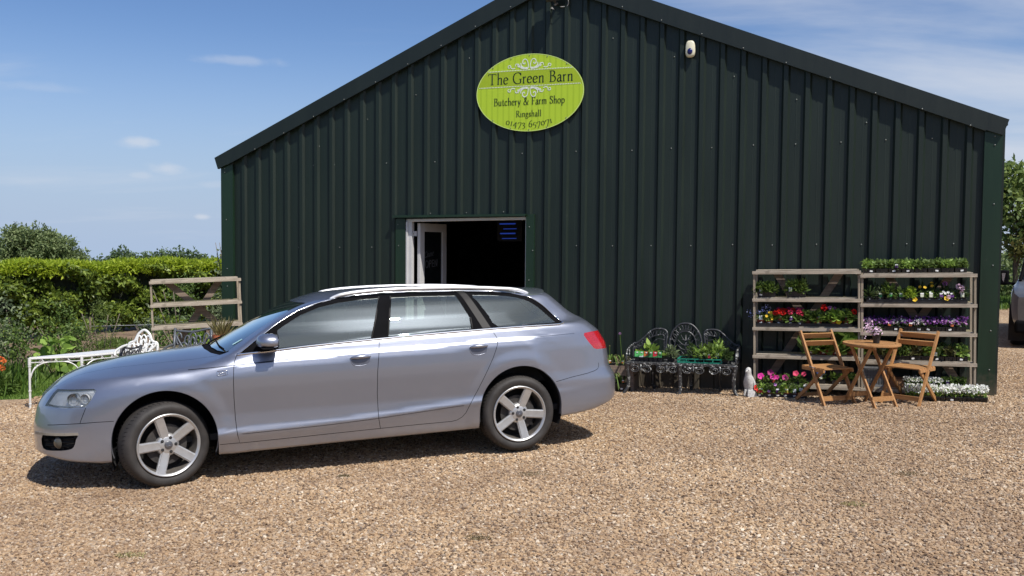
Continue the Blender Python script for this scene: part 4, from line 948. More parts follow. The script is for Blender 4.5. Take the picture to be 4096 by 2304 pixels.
def wheel(parent, cx, k, steer, spin):
    W_ = empty('wheel'); W_.parent = parent; W_.location = (cx, .9 * k, .322); W_.rotation_euler = (0, 0, math.radians(steer))
    k_ = k
    def fl(prof): return [(r, y * k_) for r, y in prof]
    sec = [(.236, .012), (.243, -.002), (.262, .010), (.285, .014), (.303, .008), (.314, -.008), (.3255, -.030), (.328, -.06), (.328, -.165), (.3245, -.19), (.31, -.215), (.28, -.225), (.24, -.21)]
    m = MB(); m.lathe(fl([(r, y) for r, y in sec]), 72, 'y'); m.mi = 1
    for i in range(64):
        a = 2 * math.pi * (i + .5) / 64; ca, sa = math.cos(a), math.sin(a)
        for y0, y1 in ((-.022, -.060), (-.17, -.200)):
            a2 = a + .03
            m.bar((ca * .3225, y0 * k_, sa * .3225), (math.cos(a2) * .3305, y1 * k_, math.sin(a2) * .3300), .004, .005)
    tyre = m.build('tyre', [M_RUBBER, M_LINER], W_, True, 50)
    m = MB(); m.lathe(fl([(.2395, .004), (.240, .010), (.235, .014), (.224, .010), (.218, -.004)]), 72, 'y'); m.mi = 1; m.lathe(fl([(.218, -.004), (.214, -.03), (.205, -.12), (.205, -.20)]), 72, 'y'); rim = m.build('rim', [M_ALLOY, mat('dusty_rim_barrel', (.14, .125, .11), .5, .4, .2, 12)], W_, True, 50)
    m = MB(); m.lathe(fl([(.0, -.006), (.03, -.006), (.055, -.010), (.078, -.016), (.088, -.03), (.088, -.06)]), 40, 'y'); m.build('hub', M_ALLOY, rim, True, 40)
    for s_ in range(5):
        a = math.radians(spin + 72 * s_); m = MB(); m.M = Matrix.Rotation(-a, 4, 'Y')
        sec_ = []
        for r, w0, w1, y in ((.055, .028, .035, -.012), (.10, .029, .037, -.010), (.15, .030, .038, -.003), (.20, .030, .038, .004), (.226, .034, .042, .008)):
            sec_.append([(r, (y - .022) * k_, -w1), (r, (y - .007) * k_, -w1 + .002), (r, (y - .006) * k_, -w0 - .0005), (r, y * k_, -w0 + .003), (r, (y - .001) * k_, 0), (r, y * k_, w0 - .003), (r, (y - .006) * k_, w0 + .0005), (r, (y - .007) * k_, w1 - .002), (r, (y - .022) * k_, w1)])
        vs = [p for S_ in sec_ for p in S_]; m.add(vs, [(i * 9 + j, i * 9 + (j + 1) % 9, (i + 1) * 9 + (j + 1) % 9, (i + 1) * 9 + j) for i in range(4) for j in range(9)]); m.build('spoke', M_ALLOY, rim, True, 35)
        b = math.radians(spin + 36 + 72 * s_); m = MB(); m.M = Matrix.Translation((.056 * math.cos(b), -.009 * k_, .056 * math.sin(b)))
        m.lathe([(.0002, .0012 * k_), (.0125, .0012 * k_)], 14, 'y'); m.build('bolt_hole_shade', M_GAP, rim)  # flat dark disc; shade of the bolt hole is put in its colour
        m = MB(); m.M = Matrix.Translation((.056 * math.cos(b), -.008 * k_, .056 * math.sin(b))); m.lathe([(.0005, .005 * k_), (.005, .005 * k_), (.006, 0)], 6, 'y'); m.build('wheel_bolt', M_DISC, rim)
    m = MB(); m.lathe(fl([(.0005, .004), (.024, .003), (.030, .000), (.032, -.008)]), 32, 'y'); cp = m.build('centre_cap', mat('cap_grey', (.16, .16, .17), .35, .7), rim, True, 40)
    m = MB()
    for q in (-.0125, -.0042, .0042, .0125):
        m.tube([(q + .0062 * math.cos(t), .0045 * k_, .0062 * math.sin(t)) for t in np.linspace(0, 2 * math.pi, 12)[:-1]], .0009, 4, close=True)
    m.build('ring_emblem', M_CHROME, cp)
    m = MB(); m.lathe(fl([(.07, -.055), (.155, -.055), (.155, -.08), (.07, -.08)]), 40, 'y'); m.build('brake_disc', M_DISC, W_, True, 40)
    m = MB(); m.lathe(fl([(.0, -.12), (.206, -.12)]), 40, 'y'); m.build('inner_barrel', M_LINER, W_)
estate_car()
# ------------------------------------------------------------------ sign, lamp, alarm
def bwpt(s, d, z): p = BW(s, d, z); return p
def wall_M(s, d, z):     # X to the picture's right along the wall, Y out of the wall towards the viewer... Z up
    p = BW(s, d, z); X = -BE; return Matrix(((X.x, -BN.x, 0, p.x), (X.y, -BN.y, 0, p.y), (0.0, 0, 1, p.z), (0, 0, 0, 1)))
def oval_sign():
    M = wall_M(5.728, .052, 3.816); root = empty('shop_sign', M=M); tag(root, 'lime green oval shop sign with dark lettering and white scrolls on the barn gable', 'sign')
    A_, B_ = .760, .515; n = 96; rot = math.radians(.6)
    def E(r, k): a = 2 * math.pi * k / n; return (A_ * r * math.cos(a), B_ * r * math.sin(a))
    m = MB(); m.prism([E(1, k) for k in range(n)], 0, .006)
    t = NT('sign_lime_stripes'); sp = t.n('ShaderNodeSeparateXYZ'); t.link(t.obj(), sp.inputs[0])
    st = t.math('FRACT', t.math('MULTIPLY', sp.outputs[0], 1 / .082)); c = t.ramp(st, [(.0, (.45, .62, .035)), (.34, (.45, .62, .035)), (.40, (.385, .545, .028)), (.62, (.385, .545, .028)), (.68, (.45, .62, .035))])
    t.base(c, .45, 0, .4)
    pm = m.build('panel', t.m, root)
    sl_ = math.radians(.55)
    def line_z(x, z0): return z0
    # darker band
    def half(z): return A_ * math.sqrt(max(0, 1 - (z / B_) ** 2))
    zt_, zb_ = .302, .090
    m = MB(); top = [(x, zt_) for x in (-half(zt_) + .004, half(zt_) - .004)]; arcR = [(half(z) - .004, z) for z in np.linspace(zt_, zb_, 8)]; arcL = [(-half(z) + .004, z) for z in np.linspace(zb_, zt_, 8)]
    poly = arcR + arcL; m.prism(poly, -.0012, 0); m.build('name_band', mat('sign_band', (.36, .48, .015), .45, 0, .02), pm)
    m = MB(); ring = [(E(1.0, k), E(.985, k)) for k in range(n)]
    vs = [(a[0], -.0015, a[1]) for a, b in ring] + [(b[0], -.0015, b[1]) for a, b in ring]; m.add(vs, [(k, (k + 1) % n, (k + 1) % n + n, k + n) for k in range(n)]); m.build('border', mat('sign_pale_edge', (.62, .78, .22), .5, 0, .02), pm)
    WHT = mat('sign_white', (.78, .82, .72), .5, 0, .02); INK = mat('sign_dark_green_ink', (.018, .040, .014), .5, 0, .05)
    for z in (zt_, zb_):
        m = MB(); h = half(z) - .03; x = -h
        while x < h: m.prism([(x, z - .006), (x + .012, z - .006), (x + .012, z + .006), (x, z + .006)], -.003, -.0012); x += .0225
        m.build('dotted_line', WHT, pm)
    def put(txt, h, z, x0=None, x1=None, name='lettering', wide=1.0, d=-.0032):
        w0 = text_w(txt, h, wide=1); wd = (x1 - x0) / w0; m = MB()
        for poly in text_strokes(txt, h, wide=wd): m.add([(x0 + a, d, z + b) for a, b in poly], [tuple(range(len(poly)))])
        m.build(name, INK, pm)
    put('The Green Barn', .146, .128, -.590, .612); put('Butchery & Farm Shop', .098, -.158, -.505, .500); put('Ringshall', .082, -.318, -.185, .175)
    m = MB(); x = 0; txt = '01473 657071'; h = .084; tw = text_w(txt, h); x = -.335; sc = .67 / tw
    for ch in txt:
        if ch == ' ': x += .42 * h * sc; continue
        adv = GL[ch][0] * h * sc; xm = x + adv / 2; zb = -.455 + .42 * xm * xm; sl = .84 * xm
        for poly in text_strokes(ch, h, wide=sc): m.add([(xm + (a - adv / 2) * math.cos(sl) - b * math.sin(sl), -.0032, zb + (a - adv / 2) * math.sin(sl) + b * math.cos(sl)) for a, b in poly], [tuple(range(len(poly)))])
        x += adv + .06 * h * sc
    m.build('lettering', INK, pm)
    # scroll ornaments
    def scroll(sx, sz, z0):
        m = MB()
        def cur(pts, w0, w1):
            P_ = catmull([(a, b, 0) for a, b in pts], 8); k = len(P_)
            for i in range(k - 1):
                t_ = i / (k - 1); wd = w0 + (w1 - w0) * t_; a, b = P_[i], P_[i + 1]; d = (b - a).normalized(); q = Vector((-d.y, d.x, 0)) * wd / 2
                m.add([(sx * v.x, -.003 - .0001 * (i % 2), z0 + sz * v.y) for v in (a - q, b - q, b + q, a + q)], [(0, 1, 2, 3)])
        cur([(.012, .020), (.016, .075), (.030, .120), (.062, .142), (.092, .120), (.090, .085), (.068, .078), (.062, .096)], .010, .015)
        cur([(.020, .022), (.070, .022), (.115, .055), (.118, .095)], .030, .008); cur([(.060, .020), (.118, .030), (.150, .060), (.150, .088)], .026, .006)
        cur([(.118, .030), (.160, .075), (.190, .080), (.200, .050)], .016, .008); cur([(.20, .030), (.235, .020), (.262, .035), (.270, .065), (.300, .060), (.298, .035), (.280, .034)], .012, .010); cur([(.150, .040), (.172, .064)], .02, .004)
        return m
    for sx in (-1, 1):
        scroll(sx, 1, zt_ + .004).build('scroll_ornament', WHT, pm); scroll(sx, -1, zb_ - .004).build('scroll_ornament', WHT, pm)
    m = MB(); m.lathe([(.0005, -.005), (.006, -.004), (.008, 0)], 8, 'y'); pr = m.build('screw', M_SCREW, root, True)
    for i, (x, up) in enumerate([(-.52, 1), (-.26, 1), (0, 1), (.25, 1), (.52, 1), (-.52, -1), (-.26, -1), (0, -1), (.25, -1), (.52, -1)]):
        o = pr if i == 0 else pr.copy()
        if i: COL.objects.link(o)
        o.location = (x, -.002, up * (B_ * math.sqrt(1 - (x / A_) ** 2) - .022))
oval_sign()
def floodlight():
    M = wall_M(5.36, .0, 4.99); root = empty('floodlight', M=M); tag(root, 'small grey floodlight with a looped cable under the barn ridge', 'lamp')
    G_ = mat('lamp_grey', (.045, .045, .048), .5); R_ = Matrix.Rotation(math.radians(-28), 4, 'X') @ Matrix.Rotation(math.radians(-6), 4, 'Y')
    m = MB(); m.M = Matrix.Translation((0, -.20, .06)) @ R_; m.box((0, .02, 0), (.20, .07, .17)); h = bevel(m.build('housing', G_, root), .008)
    m = MB(); m.M = Matrix.Translation((0, -.20, .06)) @ R_; m.prism([(-.092, -.076), (.092, -.076), (.092, .076), (-.092, .076)], -.019, -.0165); m.build('reflector', mat('lamp_reflector', (.42, .38, .31), .35, .3, .15, 30), root)
    m = MB(); m.M = Matrix.Translation((0, -.20, .06)) @ R_
    for z in (-.02, 0, .02): m.box((0, -.022, z), (.10, .004, .010))
    m.build('halogen_tube', mat('lamp_tube', (.60, .62, .50), .3), root)
    m = MB(); m.tube([(0, 0, -.03), (0, -.08, -.04), (0, -.15, -.01)], .018, 8); m.build('bracket', G_, root, True)
    m = MB(); m.tube([(-.0, -.09, -.065), (.0, -.10, -.045)], .018, 10); m.build('sensor', mat('sensor_grey', (.20, .19, .19), .4), root, True)
    m = MB(); m.tube(catmull([(.09, -.15, .06), (.15, -.10, .05), (.165, -.05, -.02), (.14, -.03, -.07), (.05, -.03, -.075)], 8), .0055, 6); m.build('cable', mat('pale_cable', (.42, .42, .42), .5), root, True)
    m = MB(); m.tube(catmull([(-.05, -.02, -.09), (-.075, -.02, -.07), (-.11, -.02, -.10), (-.08, -.02, -.085), (-.035, -.02, -.10)], 8), .004, 6); m.build('cable', MATS['pale_cable'], root, True)
floodlight()
def alarm():
    M = wall_M(3.59, .035, 4.222); root = empty('alarm_box', M=M); tag(root, 'cream burglar alarm box with blue lens high on the barn wall', 'alarm')
    n = 40; lay = []
    for y, k in ((0, 1), (-.03, 1), (-.045, .93), (-.052, .80)):
        lay.append([(k * .060 * math.copysign(abs(math.cos(a)) ** (.62), math.cos(a)) * (1 - .10 * math.sin(a)), y, k * .104 * math.copysign(abs(math.sin(a)) ** (.85 if math.sin(a) < 0 else .6), math.sin(a))) for a in np.linspace(0, 2 * math.pi, n, endpoint=False)])
    m = MB(); m.add([p for l in lay for p in l], [(i * n + j, i * n + (j + 1) % n, (i + 1) * n + (j + 1) % n, (i + 1) * n + j) for i in range(3) for j in range(n)] + [tuple(range(3 * n, 4 * n))]); m.build('cover', mat('cream_plastic', (.70, .66, .50), .4, 0, .05), root, True, 50)
    m = MB(); m.M = Matrix.Translation((0, -.052, -.035)) @ Matrix.Diagonal((.9, 1, 1.12, 1)); m.lathe([(.0005, -.014), (.02, -.012), (.034, -.004), (.037, .002)], 28, 'y'); m.build('blue_lens', mat('blue_lens', (.012, .014, .10), .15), root, True)
alarm()
def strip_lights():
    root = empty('shop_light', M=wall_M(6.48, -1.2, 2.03)); tag(root, 'bank of dim blue strip lights inside the dark doorway', 'light')
    m_ = NT('blue_tube'); m_.base((.02, .04, .2), .4); m_.b.inputs['Emission Color'].default_value = (.03, .10, .75, 1); m_.b.inputs['Emission Strength'].default_value = .24
    for i, (z, a, b) in enumerate(((.07, -.13, .12), (-.005, -.07, .14), (-.075, -.12, .12), (-.15, -.09, .14))):
        m = MB(); m.tube([(a, 0, z), (b, 0, z + .004)], .0095 if i % 2 == 0 else .006, 6); m.build('tube', m_.m, root)
    m = MB(); m.box((0, .10, -.03), (.40, .04, .32)); m.build('fitting', M_LINER, root)
    m = MB(); m.bar((0, .10, .1), (0, .10, .56), .03, .03); m.build('hanger', M_DARKIN, root)
strip_lights()

# ------------------------------------------------------------------ wood and metal
def wood(name, a, b, gr=1.0, rough=.8, axis=(1, 12, 12)):
    if name in MATS: return MATS[name]
    t = NT(name); g = t.noise(3.5 * gr, 7, .62, stretch=axis, dist=.6); k = t.noise(9, 3)
    c = t.ramp(g, [(.28, a), (.5, tuple((x + y) / 2 for x, y in zip(a, b))), (.72, b)]); c = t.mix(t.ramp(k, [(.60, (0, 0, 0)), (.72, (.5, .5, .5))]), c, tuple(x * .55 for x in a))
    t.base(c, rough, 0, .25); t.bump(g, .35, .003); MATS[name] = t.m; return t.m
M_WEATH = wood('weathered_softwood', (.22, .18, .135), (.52, .45, .36)); M_WEATHV = wood('weathered_softwood_upright', (.20, .165, .12), (.46, .39, .30), axis=(12, 12, 1))
M_BRACE = wood('brown_brace_plank', (.15, .11, .085), (.30, .235, .185)); M_MOSSY = wood('mossy_slat', (.17, .15, .09), (.42, .37, .23))
M_TEAK = wood('oiled_hardwood', (.30, .145, .055), (.50, .27, .115), 1.2, .5); M_TEAKV = wood('oiled_hardwood_upright', (.28, .135, .05), (.47, .25, .105), 1.2, .5, (12, 12, 1))
def frame_M(x, y, z, ang, tilt=0.0):
    X = Vector((math.cos(ang), math.sin(ang), tilt)).normalized(); Y = Vector((-math.sin(ang), math.cos(ang), 0)); Z = X.cross(Y)
    return Matrix(((X.x, Y.x, Z.x, x), (X.y, Y.y, Z.y, y), (X.z, Y.z, Z.z, z), (0, 0, 0, 1)))
WALLANG = math.atan2(-BE.y, -BE.x)
def wpos(s, d): return B0 + BE * s + BN * d
def rack(label, M, W_, levels, D=.36, braces=(((.99, 1), (.06, 0)), ((.24, 1), (1.10, 0))), low_h=None):
    root = empty('plant_rack', M=M); tag(root, label, 'shelving'); H = levels[0]
    for x in (.014, W_ - .014):
        for y in (.012, D - .012):
            m = MB(); m.box((x, y, H / 2 - .03), (.024, .024, H + .06 - .002)); m.build('post', M_WEATHV, root)
    for i, z in enumerate(levels):
        sh = empty('shelf'); sh.parent = root; sh.location = (0, 0, z)
        m = MB(); m.box((W_ / 2, -.0125, 0), (W_ + .012, .021, .037)); m.build('front_rail', M_WEATH, sh)
        m = MB(); m.box((W_ / 2, D + .0125, .006), (W_ - .02, .021, .042)); m.build('back_rail', M_MOSSY if i else M_WEATH, sh)
        for x in (.040, W_ - .040): m = MB(); m.box((x, D / 2, -.004), (.022, D - .06, .040)); m.build('side_rail', M_WEATH, sh)
        for k in range(3):
            y = .055 + k * (D - .11) / 2; m = MB(); m.box((W_ / 2, y, .024), (W_ - .066, .072, .014)); m.build('slat', M_MOSSY if (i and k) else M_WEATH, sh)
    for (x1, t1), (x0, t0) in braces:
        m = MB(); z1 = .02 + (H - .02) * t1; z0 = .02 + (H) * t0; m.bar((x0, D + .034 + (.02 if x1 > .5 * W_ else 0), z0), (x1, D + .034 + (.02 if x1 > .5 * W_ else 0), z1), .016, .088, (0, 0, 1)) if False else m.bar((x0, D + .034 + (.018 if x1 > .5 * W_ else 0), z0), (x1, D + .034 + (.018 if x1 > .5 * W_ else 0), z1), .015, .088, (0, 0, 1))
        m.build('brace', M_BRACE, root)
    return root
def bar_fix(): pass
p1 = wpos(2.697, .45); z1_ = gz(p1.x, p1.y)
RM1 = frame_M(p1.x, p1.y, z1_ - .005, WALLANG, .024); L1 = [1.478, 1.150, .806, .470, .125]
rack('weathered five shelf wooden plant rack nearer the bench, top shelf bare', RM1, 1.205, L1)
p2 = wpos(1.485, .45); z2_ = gz(p2.x, p2.y)
RM2 = frame_M(p2.x, p2.y, z2_ - .005, WALLANG, .026); L2 = [1.418, 1.080, .752, .418, .100]
rack('weathered five shelf wooden plant rack full of trays beside the barn corner', RM2, 1.20, L2, braces=(((.98, 1), (.10, 0)), ((.30, 1), (1.14, 0))))
_lp = (-4.715, 12.0); RM3 = frame_M(_lp[0], _lp[1], gz(*_lp) - .01, math.radians(21.5), .035)
rack('empty grey weathered plant rack standing before the hedge at the barn corner', RM3, 1.15, [1.515, 1.205, .905, .60, .30], D=.34, braces=(((.91, 1), (.10, .20)), ((.20, 1), (1.02, .48))))

def cast_mat(name, a, b, w_):
    t = NT(name); n1 = t.noise(28, 6, .7); c = t.mix(t.ramp(n1, [(w_, (0, 0, 0)), (w_ + .06, (1, 1, 1))]), a, b); t.base(c, .42, .25, .5); t.bump(t.noise(60, 4), .3, .003); return t.m
M_CAST = cast_mat('black_cast_iron_worn_white', (.048, .048, .050), (.55, .56, .54), .55); M_CASTG = cast_mat('grey_cast_metal', (.10, .11, .125), (.40, .42, .44), .64)
M_CASTW = cast_mat('white_painted_iron', (.78, .78, .76), (.42, .38, .33), .68); M_CASTB = cast_mat('black_cast_metal', (.042, .042, .047), (.32, .32, .32), .58)

def bench():
    pL = wpos(4.225, .60); root = empty('bench', M=frame_M(pL.x, pL.y, gz(pL.x, pL.y) - .004, WALLANG, .022)); tag(root, 'black ornate cast iron bench with worn white legs against the barn wall', 'bench')
    W_ = 1.34; SH = .400; D = .42
    # seat: pierced plate
    m = MB(); m.box((W_ / 2, D / 2, SH - .012), (W_, D, .016)); m.box((W_ / 2, .005, SH - .018), (W_ + .01, .018, .030)); bevel(m.build('seat', M_CAST, root), .004)
    m = MB()
    for k in range(4):
        cx = W_ * (.14 + .24 * k)
        for sx in (-1, 1):
            c = (cx + sx * .075, .0, SH - .085)
            m.tube([(c[0] + .052 * math.cos(a), 0, c[2] + .038 * math.sin(a)) for a in np.linspace(0, 2 * math.pi, 14)[:-1]], .009, 6, close=True)
            m.tube([(c[0] + .028 * math.cos(a), 0, c[2] + .020 * math.sin(a)) for a in np.linspace(0, 2 * math.pi, 9)[:-1]], .006, 5, close=True)
        m.tube([(cx, 0, SH - .03), (cx, -.004, SH - .10), (cx, 0, SH - .13)], [.012, .010, .004], 6); m.tube([(cx - .13, 0, SH - .04), (cx, 0, SH - .055), (cx + .13, 0, SH - .04)], .007, 6)
    m.build('apron', M_CAST, root, True)
    def leg(x, y, dx, dy):
        m = MB(); z = SH - .02; m.tube(catmull([(x, y, z), (x + dx * .1, y + dy * .1, z - .05), (x - dx * .12, y - dy * .12, z - .17), (x - dx * .05, y - dy * .05, z - .29), (x + dx * .55, y + dy * .55, .02), (x + dx * .75, y + dy * .75, .006)], 5), [.028 + .012 * max(0, 1 - i / 7) - .010 * (i / 25) for i in range(26)], 8)
        m.lathe([(0, 0)], 4) if False else None
        m.build('leg', M_CAST, root, True)
    for x, dx in ((.02, -.07), (W_ * .5, 0), (W_ - .02, .07)): leg(x, .01, dx, -.03)
    for x, dx in ((.26, .02), (W_ * .555, 0.0), (W_ - .24, .02)): leg(x, D - .02, dx, .03)
    # backs
    def back(outer, inner, nm='back_panel'):
        m = MB(); y = D - .01; P_ = [Vector((a, y + (b - SH) * .12, b)) for a, b in outer]; m.tube(catmull(P_, 6), .0135, 8); I = [Vector((a, y + (b - SH) * .12, b)) for a, b in inner]; ic = catmull(I, 6); m.tube(ic, .008, 6); oc = catmull(P_, 6)
        # lattice between the two rails
        no, ni = len(oc), len(ic); K = 17
        for k in range(K):
            a = oc[int((k + .3) * (no - 1) / K)]; b = ic[int((k + .8) * (ni - 1) / K)]; a2 = oc[int((k + .9) * (no - 1) / K)]; b2 = ic[int((k + .2) * (ni - 1) / K)]
            m.tube(catmull([a, (a + b) / 2 + Vector((.006, 0, .006)), b], 3), .0055, 5); m.tube(catmull([a2, (a2 + b2) / 2 - Vector((.006, 0, .006)), b2], 3), .0055, 5)
        return m
    c = W_ * .5
    o_ = [(c - .16, SH + .0), (c - .205, SH + .16), (c - .175, SH + .32), (c - .09, SH + .425), (c, SH + .45), (c + .09, SH + .425), (c + .175, SH + .32), (c + .205, SH + .16), (c + .16, SH)]
    i_ = [(c - .07, SH + .03), (c - .135, SH + .14), (c - .115, SH + .27), (c - .06, SH + .335), (c, SH + .35), (c + .06, SH + .335), (c + .115, SH + .27), (c + .135, SH + .14), (c + .07, SH + .03)]
    m = back(o_, i_); y = D + .015
    m.tube([(c, y, SH), (c, y + .03, SH + .31)], [.016, .008], 6)
    for z, l in ((.08, .07), (.14, .11), (.20, .10), (.26, .06)):
        for s_ in (-1, 1): m.tube(catmull([(c, y + .01, SH + z - .03), (c + s_ * l * .5, y + .012, SH + z - .01), (c + s_ * l, y + .016, SH + z + .045)], 4), [.011 - .0008 * i for i in range(9)], 6); m.tube(catmull([(c + s_ * l * .4, y + .012, SH + z - .012), (c + s_ * l * .9, y + .012, SH + z - .02)], 3), .007, 5)
    for s_ in (-1, 1): m.tube([(c + s_ * .10 + .035 * math.cos(a), y - .005, SH + .035 + .028 * math.sin(a)) for a in np.linspace(0, 2 * math.pi, 12)[:-1]], .007, 5, close=True)
    m.build('back_panel', M_CASTB, root, True)
    for s_ in (-1, 1):
        f = lambda x: c + s_ * x
        o_ = [(f(.235), SH), (f(.245), SH + .18), (f(.235), SH + .33), (f(.30), SH + .375), (f(.42), SH + .36), (f(.53), SH + .26), (f(.62), SH + .19), (f(.665), SH + .175), (f(.668), SH + .0)]
        i_ = [(f(.262), SH + .02), (f(.272), SH + .18), (f(.275), SH + .29), (f(.33), SH + .30), (f(.43), SH + .27), (f(.52), SH + .19), (f(.60), SH + .135), (f(.635), SH + .12), (f(.64), SH + .02)]
        m = back(o_, i_); m.tube(catmull([(f(.27), y, SH + .24), (f(.36), y, SH + .245), (f(.44), y, SH + .16), (f(.49), y, SH + .02)], 5), .006, 5); m.tube(catmull([(f(.50), y, SH + .20), (f(.42), y, SH + .18), (f(.34), y, SH + .08), (f(.29), y, SH)], 5), .006, 5)
        m.build('back_panel', M_CASTB, root, True)
        m = MB(); xx = f(.668); m.tube(catmull([(xx, D, SH + .175), (xx, D * .75, SH + .17), (xx, D * .35, SH + .15), (xx, D * .1, SH + .11), (xx, .02, SH + .0)], 5), .012, 7); m.tube([(xx, D * .5, SH + .15), (xx, D * .42, SH)], .008, 6); m.build('armrest', M_CAST, root, True)
    return root
bench()

def folding_chair(label, M, tie=False):
    root = empty('folding_chair', M=M); tag(root, label, 'chair', 'wooden folding chairs at the round table')
    W_ = .42; SH = .40        # local: X across the chair, Y = the way the sitter faces
    for x in (-W_ / 2, W_ / 2):
        m = MB(); m.bar((x, .26, 0.0), (x, -.19, .80), .022, .038, (0, 1, .5)); m.build('back_upright', M_TEAKV, root)      # front foot up to the top of the back
        xi = x * .86; m = MB(); m.bar((xi, -.27, 0.0), (xi, .17, SH - .02), .020, .036, (0, 1, -.6)); m.build('cross_leg', M_TEAKV, root)
        m = MB(); m.box((x * .93, .035, SH - .012), (.020, .37, .034)); m.build('seat_rail', M_TEAK, root)
    m = MB()
    for k in range(6): m.box((0, -.135 + k * .066, SH + .010), (W_ * .93, .057, .012))
    m.build('seat', M_TEAK, root)
    for z in (.745, .665):
        y = .26 - .45 * z / .80; m = MB(); m.M = Matrix.Translation((0, y - .006, z)) @ Matrix.Rotation(math.radians(-29), 4, 'X'); m.box((0, 0, 0), (W_ - .02, .014, .062)); m.build('back_slat', M_TEAK, root)
    m = MB(); m.box((0, .215, .085), (W_ - .02, .016, .05)); m.build('stretcher', M_TEAK, root); m = MB(); m.box((0, -.235, .06), (W_ * .84, .016, .04)); m.build('stretcher', M_TEAK, root)
    for x in (-W_ / 2, W_ / 2):
        m = MB(); m.M = Matrix.Translation((x * 1.02, .035, SH - .012)); m.lathe([(.0005, .012), (.006, .010), (.007, 0), (.007, -.012), (.0005, -.014)], 10, 'x'); m.build('hinge_bolt', M_DISC, root, True)
    if tie:
        m = MB(); m.tube([(W_ / 2 + .03 * math.cos(a), .035 + .035 * math.sin(a), .41 + .012 * math.cos(a)) for a in np.linspace(0, 2 * math.pi, 14)[:-1]], .005, 6, close=True); m.build('cable_tie', mat('grey_tie', (.12, .12, .14), .5), root, True)
    return root
def WP(s, d, ang, tilt=0): p = wpos(s, d); return frame_M(p.x, p.y, gz(p.x, p.y) - .004, ang, tilt)
# the sitter in the left chair looks to the right and out, in the right chair to the left and out
folding_chair('folding wooden chair left of the round table, bound with a grey tie', frame_M(3.55, 10.26, gz(3.55, 10.26) - .004, math.radians(200)), True)
folding_chair('folding wooden chair right of the round table, tilted back against the rack side', frame_M(4.45, 10.11, gz(4.45, 10.11) - .004, math.radians(132)))
def round_table():
    root = empty('round_table', M=frame_M(3.95, 9.97, gz(3.95, 9.97) - .004, math.radians(-69))); tag(root, 'round slatted wooden folding table with crossed legs before the racks', 'table'); H = .695; R_ = .300
    m = MB(); y = -R_ + .004
    m.lathe([(R_ - .05, H - .022), (R_, H - .022), (R_ + .003, H - .011), (R_, H), (R_ - .05, H)], 48); k = 0
    yy = -.225
    while yy < .23:
        hw = math.sqrt(max(0, (R_ - .048) ** 2 - yy * yy)); m.box((0, yy, H - .011), (2 * hw, .043, .018)); yy += .05
    m.build('table_top', M_TEAK, root, True, 40)
    for y in (-.145, .145):
        m = MB(); m.box((0, y, H - .038), (.44, .020, .032)); m.build('top_rail', M_TEAK, root)
        for sx in (-1, 1): m = MB(); m.bar((sx * .23, y + .012 * sx, 0), (-sx * .17, y + .012 * sx, H - .03), .020, .034, (0, 0, 1) if False else (1, 0, 0)); m.build('leg', M_TEAKV, root)
    for sx in (-1, 1): m = MB(); m.box((sx * .185, 0, .105), (.016, .29, .050)); m.build('stretcher', M_TEAK, root)
    return root
round_table()

def white_table():
    z = .435; root = empty('garden_table', M=Matrix.Identity(4)); tag(root, 'long white painted iron garden table with arched legs on the gravel edge', 'table')
    A_ = Vector((-5.93, 11.17)); Bc = Vector((-5.41, 11.43)); Cc = Vector((-4.78, 12.32)); Dd = A_ + (Cc - Bc)
    g0 = gz(-5.6, 11.5); root.location = (A_.x, A_.y, 0)
    def T(p, zz): return (p.x - A_.x, p.y - A_.y, zz)
    m = MB(); vs = [T(p, z) for p in (A_, Bc, Cc, Dd)] + [T(p, z - .014) for p in (A_, Bc, Cc, Dd)]; m.add(vs, [(0, 1, 2, 3), (7, 6, 5, 4), (0, 4, 5, 1), (1, 5, 6, 2), (2, 6, 7, 3), (3, 7, 4, 0)]); m.build('table_top', M_CASTW, root)
    for p in (A_, Bc, Cc, Dd):
        m = MB(); g = gz(p.x, p.y); q = T(p, 0); m.tube([(q[0], q[1], z - .01), (q[0], q[1], z - .10)], .019, 10); m.tube([(q[0], q[1], z - .10), (q[0], q[1], g - .01)], .0135, 10)
        for zz in (z - .11, g + .22, g + .06): m.tube([(q[0], q[1], zz), (q[0], q[1], zz - .012)], .019, 10)
        m.build('leg', M_CASTW, root, True, 50)
    for p, q in ((A_, Bc), (Bc, Cc), (Cc, Dd), (Dd, A_)):
        L_ = (q - p).length; u = (q - p) / L_; m = MB()
        def S(t, zz): w_ = p + u * t; return T(w_, zz)
        m.bar(S(0, z - .020), S(L_, z - .020), .018, .012); m.bar(S(0, z - .068), S(L_, z - .068), .010, .009)
        n_ = max(3, int(round(L_ / .14))); st = L_ / n_
        for k in range(n_ + 1):
            t = k * st
            if 0 < k < n_: m.bar(S(t - .018, z - .02), S(t + .018, z - .068), .010, .008)
            if 0 < k < n_ and k % 1 == 0: m.bar(S(t - .018, z - .068), S(t + .0, z - .044), .008, .006)
        m.build('frieze', M_CASTW, root)
        for sgn, t0 in ((1, 0), (-1, L_)):
            m = MB(); m.tube([S(t0 + sgn * (.015 + .20 * (1 - math.cos(a))), z - .26 + .19 * math.sin(a)) for a in np.linspace(0, math.pi / 2, 10)], .0075, 6); m.build('bracket', M_CASTW, root, True)
white_table()
